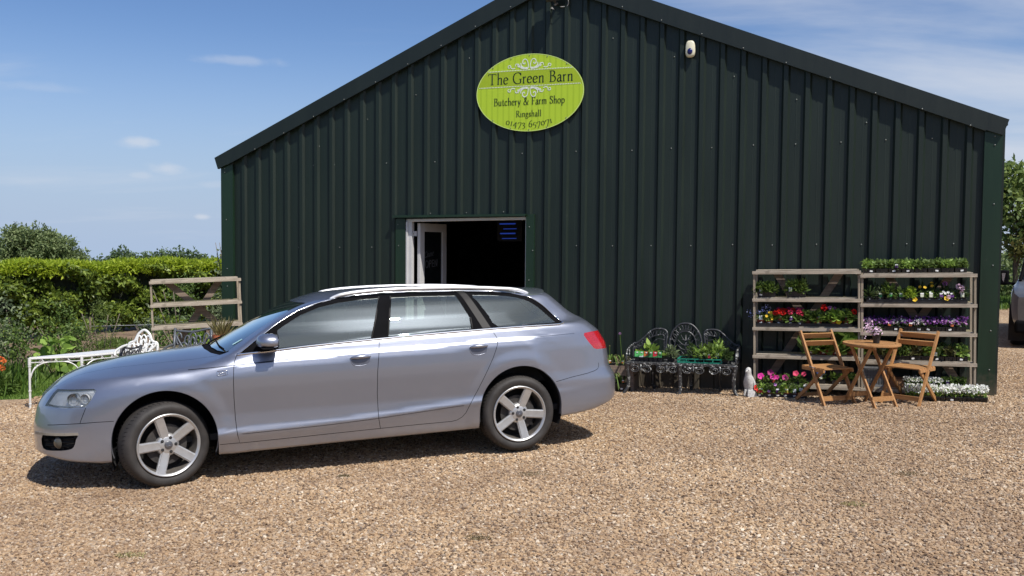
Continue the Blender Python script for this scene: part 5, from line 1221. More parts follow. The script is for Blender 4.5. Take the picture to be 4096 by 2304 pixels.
def scroll_chair(label, M, mt, w_, h, seat, cat='chair', arms=True, crest=True, frame=False, thick=1.0):
    root = empty('garden_chair', M=M); tag(root, label, cat)
    class TB(MB):
        def tube(s, p, r, n=8, close=False, cap=True): MB.tube(s, p, r * thick if not hasattr(r, '__len__') else r, n, close, cap)
    m = TB(); m.box((0, 0, seat), (w_, .42, .014)); m.tube([(w_ / 2 * math.cos(a), .21 * math.sin(a), seat) for a in np.linspace(0, 2 * math.pi, 24)[:-1]], .012, 6, close=True); m.build('seat', mt, root)
    for sx in (-1, 1):
        for sy in (-1, 1): m = TB(); m.tube(catmull([(sx * w_ * .44, sy * .18, seat), (sx * w_ * .50, sy * .21, seat * .7), (sx * w_ * .44, sy * .19, seat * .3), (sx * w_ * .52, sy * .24, 0)], 4), .014, 6); m.build('leg', mt, root, True)
    m = TB(); y = .20
    def P(a, b): return Vector((a * w_ / 2, y + (b) * .12, seat + b * (h - seat)))
    if frame:
        m.tube([P(-1, 0), P(-1.0, 1.0)], .014, 6); m.tube([P(1, 0), P(1.0, 1.05)], .016, 6); m.tube(catmull([P(-1, .93), P(0, .90), P(1, 1.0)], 6), .012, 6); m.tube([P(-1, .28), P(1, .33)], .010, 6)
    else:
        m.tube(catmull([P(-.92, .0), P(-1, .35), P(-.96, .62), P(-.60, .70), (P(-.38, .90)), P(0, 1.02), P(.38, .90), P(.60, .70), P(.96, .62), P(1, .35), P(.92, 0)], 6), .014, 7)
    def ring(cx, cz, rx, rz, a0=0, a1=2 * math.pi, w0=.009): m.tube([P(cx + rx * math.cos(a), cz + rz * math.sin(a)) for a in np.linspace(a0, a1, 14)], w0, 5)
    ring(0, .62, .22, .26); ring(0, .62, .11, .13)
    for s_ in (-1, 1):
        ring(s_ * .48, .40, .25, .20, .3, 5.2); ring(s_ * .30, .72 if not frame else .66, .14, .13); ring(s_ * .75, .52 if not frame else .70, .14, .16, 0, 4.6); ring(s_ * .62, .18, .22, .14)
        m.tube(catmull([P(s_ * .08, .05), P(s_ * .30, .30), P(s_ * .72, .62), P(s_ * .92, .80 if frame else .55)], 5), .010, 6); m.tube(catmull([P(0, .0), P(s_ * .15, .22), P(s_ * .50, .22), P(s_ * .92, .10)], 5), .009, 6)
    m.tube([P(0, 0), P(0, .36)], .012, 6); m.build('back', mt, root, True)
    if arms:
        for s_ in (-1, 1): m = TB(); m.tube(catmull([(s_ * w_ * .50, .21, seat + .26), (s_ * w_ * .55, .05, seat + .25), (s_ * w_ * .56, -.14, seat + .22), (s_ * w_ * .52, -.21, seat + .18), (s_ * w_ * .50, -.16, seat + .14), (s_ * w_ * .49, -.18, seat)], 5), .013, 6); m.build('armrest', mt, root, True)
    return root
def GP(x, y, ang): return frame_M(x, y, gz(x, y) - .004, ang)
scroll_chair('white cast iron chair with a crested scroll back at the table end', GP(-4.80, 11.62, math.radians(4)), M_CASTW, .37, .875, .44, thick=1.25)
scroll_chair('small black cast iron chair at the side of the white table', GP(-5.02, 11.45, math.radians(-20)), M_CASTB, .30, .70, .36, frame=True, thick=1.2, arms=False)
scroll_chair('white cast iron chair with low arms half hidden by the car bonnet', GP(-5.10, 11.35, math.radians(160)), M_CASTW, .38, .52, .32, arms=False)
scroll_chair('grey cast metal chair with looped scrollwork back beside the empty rack', GP(-4.19, 11.72, math.radians(4)), M_CASTG, .47, .89, .42, frame=True, thick=1.3)

def bird_statue():
    p = wpos(2.735, .60); root = empty('bird_statue', M=frame_M(p.x, p.y, gz(p.x, p.y) - .004, WALLANG + math.radians(-25))); tag(root, 'pale stone statue of a perched bird of prey beside the petunias', 'statue')
    mt = mat('pale_weathered_stone', (.50, .49, .47), .85, 0, .10, 14, .5, 50, grime=(.27, .25, .23))
    prof = [(.0, .048, .045, -.02), (.03, .050, .046, -.016), (.08, .047, .048, -.008), (.13, .052, .054, 0), (.18, .055, .058, .004), (.225, .051, .053, .010), (.26, .040, .042, .018), (.285, .033, .036, .024), (.31, .035, .038, .028), (.335, .031, .034, .027), (.352, .018, .02, .022), (.358, .002, .002, .02)]
    m = MB(); n = 24; vs = []
    for z, rx, ry, oy in prof:
        for j in range(n):
            a = 2 * math.pi * j / n; wing = 1 + .10 * (abs(math.cos(a)) ** 3) * (1 if .05 < z < .24 else 0) - .07 * (abs(math.sin(a)) ** 8) * (1 if .05 < z < .22 and math.sin(a) < 0 else 0)
            vs.append((rx * math.cos(a) * wing, -oy + ry * math.sin(a) * wing, z))
    m.add(vs, [(i * n + j, i * n + (j + 1) % n, (i + 1) * n + (j + 1) % n, (i + 1) * n + j) for i in range(len(prof) - 1) for j in range(n)])
    b = m.build('body', mt, root, True)
    m = MB(); m.tube([(0, -.056, .318), (0, -.078, .312), (0, -.086, .298)], [.014, .008, .002], 8); m.build('beak', mt, root, True)
    for s_ in (-1, 1): m = MB(); m.lathe([(.0003, .004), (.005, .002), (.006, 0)], 8, 'y'); o = m.build('eye', mat('stone_shadow', (.2, .19, .18), .9), root, True); o.location = (s_ * .020, -.060, .325)
    for s_ in (-1, 1):
        m = MB(); m.tube(catmull([(s_ * .040, -.01, .245), (s_ * .058, .005, .17), (s_ * .050, .03, .08), (s_ * .02, .055, .01)], 5), [.012 + .010 * math.sin(math.pi * i / 15) for i in range(16)], 8); m.build('wing', mt, root, True)
        m = MB(); m.tube(catmull([(s_ * .022, -.04, .09), (s_ * .024, -.055, .05), (s_ * .026, -.06, .02)], 4), [.016, .015, .014, .013, .012, .011, .010, .011, .013], 8); m.build('claw', mt, root, True)
    m = MB(); vs = []
    for i, z in enumerate((0, .02, .05, .085, .10)):
        for j in range(14):
            a = 2 * math.pi * j / 14; r = (.062, .060, .052, .040, .015)[i] * (1 + .16 * math.sin(a * 3 + i)); vs.append((.045 + r * math.cos(a), .0 + r * math.sin(a), z))
    m.add(vs, [(i * 14 + j, i * 14 + (j + 1) % 14, (i + 1) * 14 + (j + 1) % 14, (i + 1) * 14 + j) for i in range(4) for j in range(14)] + [tuple(range(56, 70))]); m.build('rock_base', mt, root, True)
bird_statue()
# ------------------------------------------------------------------ foliage
def leaf_mat(name, a, b, rough=.55, trans=.25, tint=None):
    if name in MATS: return MATS[name]
    t = NT(name); g = t.n('ShaderNodeNewGeometry'); c = t.ramp(g.outputs['Random Per Island'], [(0, a), (.55, tuple((x + y) / 2 for x, y in zip(a, b))), (1, b)])
    t.base(c, rough, 0, .4)
    if trans:
        tr = t.n('ShaderNodeBsdfTranslucent'); t.link(t.mix(.5, c, tint or tuple(min(1, x * 1.8) for x in b)), tr.inputs[0])
        mx = t.n('ShaderNodeMixShader'); mx.inputs[0].default_value = trans; t.link(t.b.outputs[0], mx.inputs[1]); t.link(tr.outputs[0], mx.inputs[2]); t.link(mx.outputs[0], t.out.inputs[0])
    MATS[name] = t.m; return t.m
LF = dict(
    mid=leaf_mat('leaf_mid_green', (.048, .085, .018), (.16, .24, .050)), dark=leaf_mat('leaf_dark_green', (.028, .052, .018), (.085, .135, .045)),
    light=leaf_mat('leaf_light_green', (.10, .18, .03), (.29, .42, .08)), lime=leaf_mat('leaf_lime', (.16, .26, .03), (.36, .46, .05)),
    grey=leaf_mat('leaf_grey_green', (.075, .105, .05), (.21, .26, .13)), bronze=leaf_mat('leaf_bronze', (.06, .055, .02), (.13, .14, .045)),
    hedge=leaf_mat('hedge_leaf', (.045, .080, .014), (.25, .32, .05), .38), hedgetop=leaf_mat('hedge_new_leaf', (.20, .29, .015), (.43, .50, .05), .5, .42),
    tree=leaf_mat('tree_leaf', (.075, .11, .04), (.22, .27, .11), .6), far=leaf_mat('far_tree_leaf', (.06, .10, .045), (.13, .18, .08), .7), orchard=leaf_mat('copper_green_leaf', (.09, .10, .03), (.22, .22, .07), .6),
    straw=leaf_mat('straw_leaf', (.20, .18, .07), (.45, .41, .20)), blade=leaf_mat('grass_blade', (.05, .11, .015), (.17, .27, .045)))
def petal_mat(name, a, b=None): return leaf_mat('petal_' + name, a, b or tuple(min(1, x * 1.25) for x in a), .6, .2)
PT = dict(pink=petal_mat('hot_pink', (.62, .015, .24), (.85, .05, .42)), magenta=petal_mat('magenta', (.30, .008, .12), (.42, .02, .20)), red=petal_mat('red', (.55, .012, .010), (.80, .03, .02)), cerise=petal_mat('cerise', (.62, .02, .09), (.85, .10, .20)),
          white=petal_mat('white', (.62, .62, .58), (.84, .84, .80)), purple=petal_mat('purple', (.10, .02, .17), (.22, .05, .30)), mauve=petal_mat('mauve', (.42, .15, .48), (.65, .32, .66)), blue=petal_mat('blue', (.14, .18, .60), (.50, .55, .85)),
          yellow=petal_mat('yellow', (.75, .42, .015), (.88, .62, .04)), blush=petal_mat('blush', (.66, .42, .58), (.85, .68, .78)), orange=petal_mat('orange', (.75, .16, .04), (.9, .32, .10)), lilac=petal_mat('allium_lilac', (.26, .12, .28), (.46, .26, .46)))
def leaf_mesh(name, P_, D, N_, L_, W_, mt, parent=None, fold=.0, round_=None):
    """diamond leaves: base point P, direction D, face normal N, length L, width W (arrays)"""
    P_ = np.asarray(P_, float); D = np.asarray(D, float); N_ = np.asarray(N_, float); D /= np.linalg.norm(D, axis=1)[:, None] + 1e-9
    S_ = np.cross(D, N_); S_ /= np.linalg.norm(S_, axis=1)[:, None] + 1e-9; Nn = np.cross(S_, D); L_ = np.asarray(L_)[:, None]; W_ = np.asarray(W_)[:, None]; n = len(P_)
    if round_ is None: round_ = float(np.mean(W_)) > .05
    pts = [(0, 0, 0), (-.06, .30, .02), (.22, .52, .05), (.60, .46, .03), (1.0, 0, -.10), (.60, -.46, .03), (.22, -.52, .05), (-.06, -.30, .02)] if round_ else [(0, 0, 0), (.28, .42, fold), (.62, .40, fold), (1, 0, -.08), (.62, -.40, fold), (.28, -.42, fold)]
    q = len(pts); V_ = np.stack([P_ + D * L_ * a + S_ * W_ * b + Nn * L_ * c for a, b, c in pts], 1).reshape(-1, 3)
    me = bpy.data.meshes.new(name); me.vertices.add(q * n); me.vertices.foreach_set('co', V_.ravel()); me.loops.add(q * n); me.loops.foreach_set('vertex_index', np.arange(q * n, dtype=np.int32))
    me.polygons.add(n); me.polygons.foreach_set('loop_start', np.arange(0, q * n, q, dtype=np.int32)); me.polygons.foreach_set('loop_total', np.full(n, q, np.int32)); me.materials.append(mt); me.update(calc_edges=True)
    o = bpy.data.objects.new(name, me); COL.objects.link(o)
    if parent is not None: o.parent = parent
    return o
def rdir(n, up=0.0):
    v = rng.normal(size=(n, 3)); v[:, 2] += up; return v / np.linalg.norm(v, axis=1)[:, None]
def tuft(n, c, r, h, L_, W_, mt, parent, name='foliage', up=.5, flat=.6):
    """leaves springing outward through a low dome of radius r and height h"""
    d = rdir(n, up); d[:, 2] = np.abs(d[:, 2]) if up > 0 else d[:, 2]; k = rng.random(n) ** .45
    P_ = np.asarray(c) + d * k[:, None] * np.array([r, r, h]) * .8; N_ = rdir(n, 1.4) * flat + d * (1 - flat)
    dd = d + rdir(n) * .5; return leaf_mesh(name, P_, dd, N_, L_ * rng.uniform(.6, 1.2, n), W_ * rng.uniform(.7, 1.2, n), mt, parent)
def bloom(c, r, mt, parent, kind='trumpet', face=(0, -1, .35)):
    if kind == 'trumpet':
        m = MB(); f = Vector(face).normalized(); q = f.to_track_quat('Z', 'Y').to_matrix().to_4x4(); m.M = Matrix.Translation(c) @ q; n = 15; vs = [(0, 0, -r * .45)]
        for rr, z in ((.35, -.12), (1, 0)):
            for j in range(n): a = 2 * math.pi * j / n; w_ = rr * r * (1 + (.09 * math.cos(5 * a) if rr == 1 else 0)); vs.append((w_ * math.cos(a), w_ * math.sin(a), z * r))
        m.add(vs, [(0, 1 + j, 1 + (j + 1) % n) for j in range(n)] + [(1 + j, 1 + n + j, 1 + n + (j + 1) % n, 1 + (j + 1) % n) for j in range(n)]); return m.build('flower', mt, parent, True)
    n = 60 if kind == 'head' else 24
    d = rdir(n); return leaf_mesh('flower', np.asarray(c) + d * r * .45, d + rdir(n) * .3, np.cross(d, rdir(n)) + d * .6, np.full(n, r * .6), np.full(n, r * .5), mt, parent)
def small_blooms(n, c, r, h, s_, mt, parent, name='blossoms'):
    """many tiny blossoms over a dome"""
    d = rdir(n, .8); d[:, 2] = np.abs(d[:, 2]); P_ = np.asarray(c) + d * np.array([r, r, h]) * rng.uniform(.85, 1.08, n)[:, None]
    f = d + rdir(n) * .35; a = np.cross(f, rdir(n)); return leaf_mesh(name, P_ - a / (np.linalg.norm(a, axis=1)[:, None]) * s_ / 2, a, f, np.full(n, s_) * rng.uniform(.7, 1.2, n), np.full(n, s_ * 1.2), mt, parent)
M_POTB = mat('black_plastic_pot', (.014, .014, .016), .45, 0, .1, 20); M_TERRA = mat('terracotta', (.42, .13, .055), .85, 0, .12, 12); M_TERRAD = mat('dark_red_plastic_pot', (.20, .035, .022), .5, 0, .1, 12)
M_LABEL = mat('white_label', (.75, .75, .73), .6, 0, .02); M_COMP = mat('compost', (.035, .022, .015), .95, 0, .3, 60)
LBL = {k: mat('tag_' + k, c, .5, 0, .05) for k, c in dict(purple=(.10, .02, .16), green=(.03, .20, .06), red=(.45, .02, .03), cream=(.55, .55, .42), orange=(.50, .13, .03), pale=(.50, .55, .58), yellow=(.50, .38, .06), brightgreen=(.10, .45, .12)).items()}
def pot_mesh(root, kind, r, h, mt):
    m = MB()
    if kind == 'square': k = r; m.add([(sx * k * .74, sy * k * .74, 0) for sx, sy in ((-1, -1), (1, -1), (1, 1), (-1, 1))] + [(sx * k, sy * k, h) for sx, sy in ((-1, -1), (1, -1), (1, 1), (-1, 1))] + [(sx * k * 1.06, sy * k * 1.06, h) for sx, sy in ((-1, -1), (1, -1), (1, 1), (-1, 1))] + [(sx * k * 1.06, sy * k * 1.06, h * .88) for sx, sy in ((-1, -1), (1, -1), (1, 1), (-1, 1))],
                             [(0, 1, 5, 4), (1, 2, 6, 5), (2, 3, 7, 6), (3, 0, 4, 7), (4, 5, 9, 8), (5, 6, 10, 9), (6, 7, 11, 10), (7, 4, 8, 11), (8, 9, 13, 12), (9, 10, 14, 13), (10, 11, 15, 14), (11, 8, 12, 15), (3, 2, 1, 0)])
    else: m.lathe([(.001, 0), (r * .70, 0), (r * .93, h * .82), (r * 1.04, h * .82), (r * 1.06, h), (r * .96, h), (r * .93, h * .88), (.001, h * .88)], 20)
    return m.build('pot', mt, root, kind != 'square', 40)
def price(root, x, z, y, tilt=0): m = MB(); m.M = Matrix.Translation((x, y, z)) @ Matrix.Rotation(tilt, 4, 'Y'); m.box((0, 0, 0), (.030, .003, .018)); m.build('price_label', M_LABEL, root)
def care(root, x, z, y, col, w_=.035, h=.05, band=True):
    m = MB(); m.M = Matrix.Translation((x, y, z)) @ Matrix.Rotation(math.radians(-14), 4, 'X'); m.box((0, 0, 0), (w_, .002, h)); o = m.build('care_label', LBL[col], root)
    if band: m = MB(); m.M = Matrix.Translation((x, y - .002, z)) @ Matrix.Rotation(math.radians(-14), 4, 'X'); m.box((0, 0, h * .32), (w_ * .98, .002, h * .30)); m.build('label_band', M_LABEL, o)
def potted(M, label, group=None, kind='square', r=.042, h=.07, potm=None, fol='mid', n=110, fr=.07, fh=.10, L_=.05, W_=.024, flowers=(), tagc=None, pl=True, name='potted_plant', blooms=None, up=.5):
    root = empty(name, M=M); tag(root, label, 'potted plant', group); pot_mesh(root, kind, r, h, potm or M_POTB)
    if n: tuft(int(n * 1.15), (0, 0, h * .9), fr * 1.12, fh * 1.25, L_ * 1.15, W_ * 1.35, LF[fol], root, up=up)
    for f in flowers: bloom((f[0], f[1], f[2]), f[3], PT[f[4]], root, f[5] if len(f) > 5 else 'trumpet', f[6] if len(f) > 6 else (rng.uniform(-.3, .3), -1, .5))
    if blooms: small_blooms(blooms[0], (0, 0, h * .9), fr * 1.02, fh * 1.05, blooms[1], PT[blooms[2]], root)
    if tagc: care(root, .008, h + .025, -r - .004, tagc)
    if pl: price(root, rng.uniform(-.01, .01), h * .45, -r * .9 - .004, rng.uniform(-.5, .5))
    return root
def pack(M, label, group=None, L_=.155, D=.10, h=.05, cells=3, fol='mid', n=170, fh=.055, ls=.035, lw=.018, bl=None, tagc=None, cat='tray of plants', name='seedling_tray', pl=True, rot=0):
    """a black cell pack of bedding plants"""
    root = empty(name, M=M); tag(root, label, cat, group); m = MB(); c = L_ / cells
    for i in range(cells):
        x = -L_ / 2 + c * (i + .5); m.add([(x + sx * c * .40, D / 2 + sy * D * .40, 0) for sx, sy in ((-1, -1), (1, -1), (1, 1), (-1, 1))] + [(x + sx * c * .49, D / 2 + sy * D * .49, h) for sx, sy in ((-1, -1), (1, -1), (1, 1), (-1, 1))], [(0, 1, 5, 4), (1, 2, 6, 5), (2, 3, 7, 6), (3, 0, 4, 7)])
    m.box((0, D / 2, h - .003), (L_, D, .006)); m.build('cell_tray', M_POTB, root)
    P_ = np.stack([rng.uniform(-L_ / 2, L_ / 2, n), rng.uniform(0, D, n), h + rng.random(n) ** 1.3 * fh * 1.0], -1); d = rdir(n, .7); leaf_mesh('foliage', P_, d, rdir(n, 1.2), ls * 1.25 * rng.uniform(.6, 1.2, n), lw * 1.45 * rng.uniform(.7, 1.3, n), LF[fol], root)
    if bl:
        for cnt, sz, col, top in bl:
            P_ = np.stack([rng.uniform(-L_ / 2 - .008, L_ / 2 + .008, cnt), rng.uniform(-.015, D, cnt), h + fh * top * rng.uniform(.45, 1.05, cnt)], -1); f = rdir(cnt, .6); f[:, 1] -= .7; a = np.cross(f, rdir(cnt)); leaf_mesh('blossoms', P_, a, f, sz * 1.15 * rng.uniform(.7, 1.2, cnt), sz * 1.15 * rng.uniform(.8, 1.3, cnt), PT[col], root)
    if tagc: care(root, rng.uniform(-.3, .3) * L_, h + .03, -.004, tagc, .030, .042)
    if pl: price(root, rng.uniform(-.3, .3) * L_, h * .45, -.002, rng.uniform(-.3, .3))
    return root
def on(RM, levels, x, lv, y, dz=.0):
    return RM @ Matrix.Translation((x, y, levels[lv] + .032 + dz)) @ Matrix.Rotation(random.uniform(-.12, .12), 4, 'Z')
ORD = ['first', 'second', 'third', 'fourth', 'fifth', 'sixth', 'seventh', 'eighth', 'ninth', 'tenth', 'eleventh', 'twelfth']
# --- rack one (nearer the bench)
GA = 'green leafy pots on the second shelf of the left rack'
for i, x in enumerate((.085, .155, .215)): potted(on(RM1, L1, x, 1, .07), 'bushy dark leaved young plant, %s in the left clump on the second shelf down' % ORD[i], GA, fol='mid', n=120, fr=.075, fh=.105, L_=.055, W_=.020, tagc='cream' if i == 0 else None, pl=i == 0)
for i, x in enumerate((.425, .495, .565)): potted(on(RM1, L1, x, 1, .07), 'upright young plant in square black pot, %s of three mid shelf under the bare top' % ORD[i], GA, fol='mid', n=110, fr=.055, fh=.125, L_=.055, W_=.020, tagc='cream' if i == 0 else None, pl=False)
def flat_tray(M, W_, D, label, h=.035, g='black carrying trays under the pots'):
    root = empty('carry_tray', M=M); tag(root, label, 'tray', g); m = MB(); m.box((0, D / 2, .003), (W_, D, .006)); m.build('base', M_POTB, root)
    m = MB()
    for a, b in (((-W_ / 2, 0), (W_ / 2, 0)), ((W_ / 2, 0), (W_ / 2, D)), ((W_ / 2, D), (-W_ / 2, D)), ((-W_ / 2, D), (-W_ / 2, 0))): m.bar((a[0], a[1], h / 2), (b[0], b[1], h / 2), .006, h); m.bar((a[0], a[1], h), (b[0], b[1], h), .014, .005)
    m.build('rim', M_POTB, root); return root
flat_tray(RM1 @ Matrix.Translation((.275, .01, L1[2] + .032)), .50, .30, 'black tray under the blue, yellow and red potted flowers on the third shelf')
flat_tray(RM1 @ Matrix.Translation((.83, .03, L1[2] + .032)), .56, .29, 'black tray under the geraniums at the right of the third shelf')
GB = 'flowering pots on the third shelf of the left rack'
o = potted(on(RM1, L1, .085, 2, .075, .006), 'trailing blue lobelia in terracotta coloured pot at the end of the third shelf', GB, 'round', .050, .07, M_TERRAD, 'mid', 120, .085, .085, .035, .012, tagc='pale')
for cc, nn in (((-.01, -.02, .16), 34), ((-.10, -.05, .14), 26), ((.07, 0, .19), 30), ((.06, .02, .22), 16)): 
    P_ = np.array(cc) + rng.normal(size=(nn, 3)) * [.03, .02, .028]; leaf_mesh('blossoms', P_, rdir(nn), rdir(nn), np.full(nn, .013), np.full(nn, .013), PT['blue'], o)
potted(on(RM1, L1, .185, 2, .075, .006), 'yellow pansies in terracotta pot beside the blue lobelia', GB, 'round', .045, .065, M_TERRA, 'light', 90, .07, .075, .035, .016, [(-.03, -.06, .115, .017, 'yellow'), (.02, -.03, .15, .020, 'yellow'), (.03, -.05, .085, .018, 'yellow'), (.0, -.01, .155, .016, 'yellow')], pl=True)
for i, (x, col, xs) in enumerate(((.305, 'red', ((-.045, -.04, .155), (.0, -.05, .165), (.045, -.04, .155))), (.43, 'cerise', ((0, -.05, .165),)), (.53, 'cerise', ((0, -.05, .165), (.02, -.03, .14))))):
    potted(on(RM1, L1, x, 2, .075, .006), ('black pot of massed scarlet geranium heads on the third shelf', 'black pot with one cerise pink geranium head over a pale label', 'cerise geranium in the pot nearest the tray join')[i], GB, 'square', .048, .065, None, 'mid', 90, .075, .07, .045, .035, [(a, b, c, .036, col, 'head') for a, b, c in xs] + [(a + .02, .06, c + .015, .032, 'red' if i < 2 else 'magenta', 'head') for a, b, c in xs] + [(-.03, .09, .185, .03, 'magenta', 'head')], tagc='red' if i == 0 else 'purple' if i == 1 else None)
GC = 'geraniums in red and terracotta pots'
potted(on(RM1, L1, .62, 2, .10, .006), 'dark red pot of plain geranium leaves in the middle of the third shelf', GC, 'round', .045, .085, M_TERRAD, 'mid', 110, .085, .08, .05, .04, pl=False)
potted(on(RM1, L1, .735, 2, .08, .006), 'geranium with one tall red head in red labelled pot', GC, 'round', .048, .07, M_TERRA, 'mid', 150, .095, .10, .05, .04, [(.07, 0, .215, .043, 'red', 'head')], tagc='red')
potted(on(RM1, L1, .915, 2, .08, .006), 'geranium with a small purple flower and one yellowed leaf', GC, 'round', .050, .07, M_TERRA, 'light', 130, .10, .115, .055, .045, [(-.045, 0, .215, .026, 'mauve', 'head'), (.01, 0, .21, .018, 'mauve', 'head'), (.05, -.07, .055, .030, 'yellow')], pl=False)
potted(on(RM1, L1, 1.055, 2, .08, .006), 'geranium with one red head leaning out beside the right post', GC, 'round', .048, .07, M_TERRAD, 'mid', 140, .095, .105, .05, .04, [(.085, -.02, .17, .036, 'red', 'head')], tagc='red')
for i, x in enumerate((.66, .80, .94, 1.09)):
    potted(on(RM1, L1, x, 3, .10), 'large leaved squash plant, %s from the left on the fourth shelf' % ORD[i], 'squash plants on the fourth shelf', 'square', .05, .06, M_TERRAD, 'light' if i % 2 else 'mid', 30 + 10 * i, .11, .15 + .03 * min(i, 2), .11, .10, pl=i < 3, up=.8)
for i, x in enumerate((.75, .96, 1.10)):
    pack(on(RM1, L1, x, 4, .06), 'low pack of %s plants on the bottom shelf behind the left chair' % ('white streaked petunia', 'young lettuce', 'lime leaved bedding')[i], 'packs on the bottom shelf of the left rack', .14, .10, .05, 3, 'light', 90, .07, .035, .022, [(8, .035, 'white', 1.3), (6, .03, 'blue', 1.3)] if i == 0 else None, 'cream' if i < 2 else None, pl=i == 1)
# petunias on the ground and low behind
def gpt(s, d, dz=0): p = wpos(s, d); return frame_M(p.x, p.y, gz(p.x, p.y) + dz, WALLANG, .03)
flat_tray(gpt(2.36, .64), .56, .20, 'black tray of petunia pots on the gravel beside the bird statue', .045)
GP_ = 'petunia and bedding pots on the ground by the statue'
for i, (s_, fl, c_, t_) in enumerate(((2.60, [(-.05, -.05, .10, .022, 'red'), (-.02, -.07, .075, .022, 'red'), (-.055, -.04, .125, .018, 'red')], 'light', 'red'), (2.50, [(-.0, -.06, .075, .017, 'mauve')], 'mid', None), (2.41, [(-.02, -.03, .15, .019, 'mauve')], 'mid', 'purple'), (2.31, [(.0, -.04, .12, .013, 'yellow')], 'light', 'yellow'), (2.22, [], 'mid', 'pale'), (2.13, [(-.01, -.05, .10, .024, 'white'), (.03, -.05, .09, .026, 'white'), (.035, -.02, .14, .020, 'white')], 'mid', None))):
    potted(gpt(s_, .60, .006), ('bedding pot with trailing red flowers at the foot of the statue', 'leafy pot with a single mauve flower low at the front', 'pot with one mauve flower and purple label', 'pot with yellow label and a tiny yellow bud', 'green petunia pot with pale label', 'pot of white petunias behind the left chair leg')[i], GP_, 'square', .043, .055, M_TERRAD, c_, 120, .08, .095, .035, .020, fl, tagc=t_)
for i, (s_, fl) in enumerate(((2.58, [(-.03, -.04, .13, .040, 'pink')]), (2.47, [(-.03, -.0, .17, .038, 'magenta'), (.0, -.04, .125, .036, 'pink'), (.045, -.04, .12, .028, 'pink')]), (2.33, [(-.0, -.04, .12, .038, 'magenta')]), (2.17, [(-.04, -.03, .17, .034, 'cerise'), (.05, -.03, .165, .028, 'cerise')]))):
    potted(gpt(s_, .42, .10), ('petunia with one broad hot pink trumpet above the statue side', 'petunia with a cluster of hot pink trumpets', 'petunia with a single dark magenta trumpet', 'petunia with two cerise trumpets beside the chair back')[i], 'tall petunias on the low shelf', 'square', .045, .06, None, 'mid', 120, .085, .09, .035, .020, fl, tagc='red' if i == 1 else None, pl=False)
# --- rack two
GD = 'packs of green seedlings on the top shelf'
for i in range(8): pack(on(RM2, L2, .09 + i * .137, 0, .035), 'black pack of green pansy seedlings, %s from the left along the top shelf' % ORD[i], GD, .125, .10, .05, 3, 'mid' if i % 3 else 'light', 230, .075, .034, .018, None, 'purple' if i == 2 else None, pl=i in (0, 2, 3, 5, 7))
for i in range(5): pack(on(RM2, L2, .14 + i * .22, 0, .17), 'pack of leafy seedlings in the rear row, %s from the left on the top shelf' % ORD[i], 'rear packs on the top shelf', .20, .10, .05, 4, 'mid', 260, .085, .036, .02, pl=False)
flat_tray(RM2 @ Matrix.Translation((.585, .01, L2[1] + .032)), 1.05, .30, 'long black tray of herbs and violas on the second shelf of the right rack')
spec2 = [(.10, 'dark', 60, .10, .06, .02, (), 'sage leaved herb in black pot at the left of the long tray', None), (.20, 'grey', 90, .11, .04, .014, (), 'fine grey green herb in black pot with green label', 'green'), (.31, 'mid', 70, .15, .075, .026, (), 'tall broad leaved sage in black pot', 'brightgreen'), (.42, 'mid', 60, .10, .06, .022, (), 'low dark herb beside the green backed label', 'green'),
         (.53, 'lime', 150, .125, .030, .024, ((.04, -.07, .03, .026, 'yellow'),), 'bright lime golden marjoram spilling a yellow viola', None), (.64, 'mid', 60, .06, .03, .016, ((-.01, .03, .17, .017, 'yellow'), (.04, 0, .165, .018, 'yellow')), 'viola pot with two tall yellow blooms', 'cream'),
         (.735, 'light', 60, .07, .03, .016, ((0, -.03, .11, .012, 'white'), (.02, .05, .18, .017, 'yellow')), 'viola pot with a pictured cream label', 'cream'), (.835, 'mid', 50, .06, .03, .016, ((.05, -.04, .10, .015, 'white'), (.03, -.03, .12, .014, 'white'), (.06, -.07, .045, .028, 'yellow')), 'viola pot with purple label and an orange yellow bloom', 'purple'),
         (.945, 'mid', 60, .06, .03, .016, ((-.03, -.03, .11, .015, 'white'), (-.03, -.06, .06, .026, 'blush', 'head')), 'viola pot with purple label and pale lilac bloom', 'purple'), (1.055, 'dark', 70, .12, .05, .018, ((-.03, -.02, .175, .034, 'blush', 'head'), (.0, -.03, .155, .036, 'blush', 'head'), (0, -.03, .115, .030, 'blush', 'head')), 'phlox with rounded blush pink heads by the right post', 'cream')]
for i, (x, f, n_, fh_, l_, w_, fl, lab, tg) in enumerate(spec2): potted(on(RM2, L2, x, 1, .06, .006), lab, 'herb and viola pots in the long tray', 'square', .044, .055, None, f, n_, .065, fh_, l_, w_, fl, tagc=tg)
for i, x in enumerate((.16, .30, .66, .76, .90)): potted(on(RM2, L2, x, 1, .19, .006), 'shaded pot in the rear row of the second shelf, %s from the left' % ORD[i], 'rear pots on the second shelf', 'square', .044, .055, None, 'dark', 70, .07, .14, .05, .02, ((0, 0, .21, .017, 'yellow'),) if i in (3,) else ((0, 0, .2, .03, 'mauve', 'head'),) if i == 4 else (), pl=False)
cols3 = [('blush', 'mauve'), ('purple', 'mauve'), ('purple', 'mauve'), ('white', 'purple'), ('purple', 'white'), ('white', 'blush'), ('purple', 'mauve'), ('mauve', 'purple'), ('mauve', 'white'), ('purple', 'mauve')]
for i, (a, b) in enumerate(cols3): pack(on(RM2, L2, .08 + i * .108, 2, .03), 'pack of %s and %s violas, %s from the left on the middle shelf' % (a, b, ORD[i]), 'viola packs on the middle shelf', .104, .11, .05, 3, 'dark', 90, .06, .03, .016, [(46, .022, a, 1.25), (30, .022, b, 1.2)], 'orange' if i in (2, 4, 8) else None, pl=i in (1, 3, 5, 6, 8))
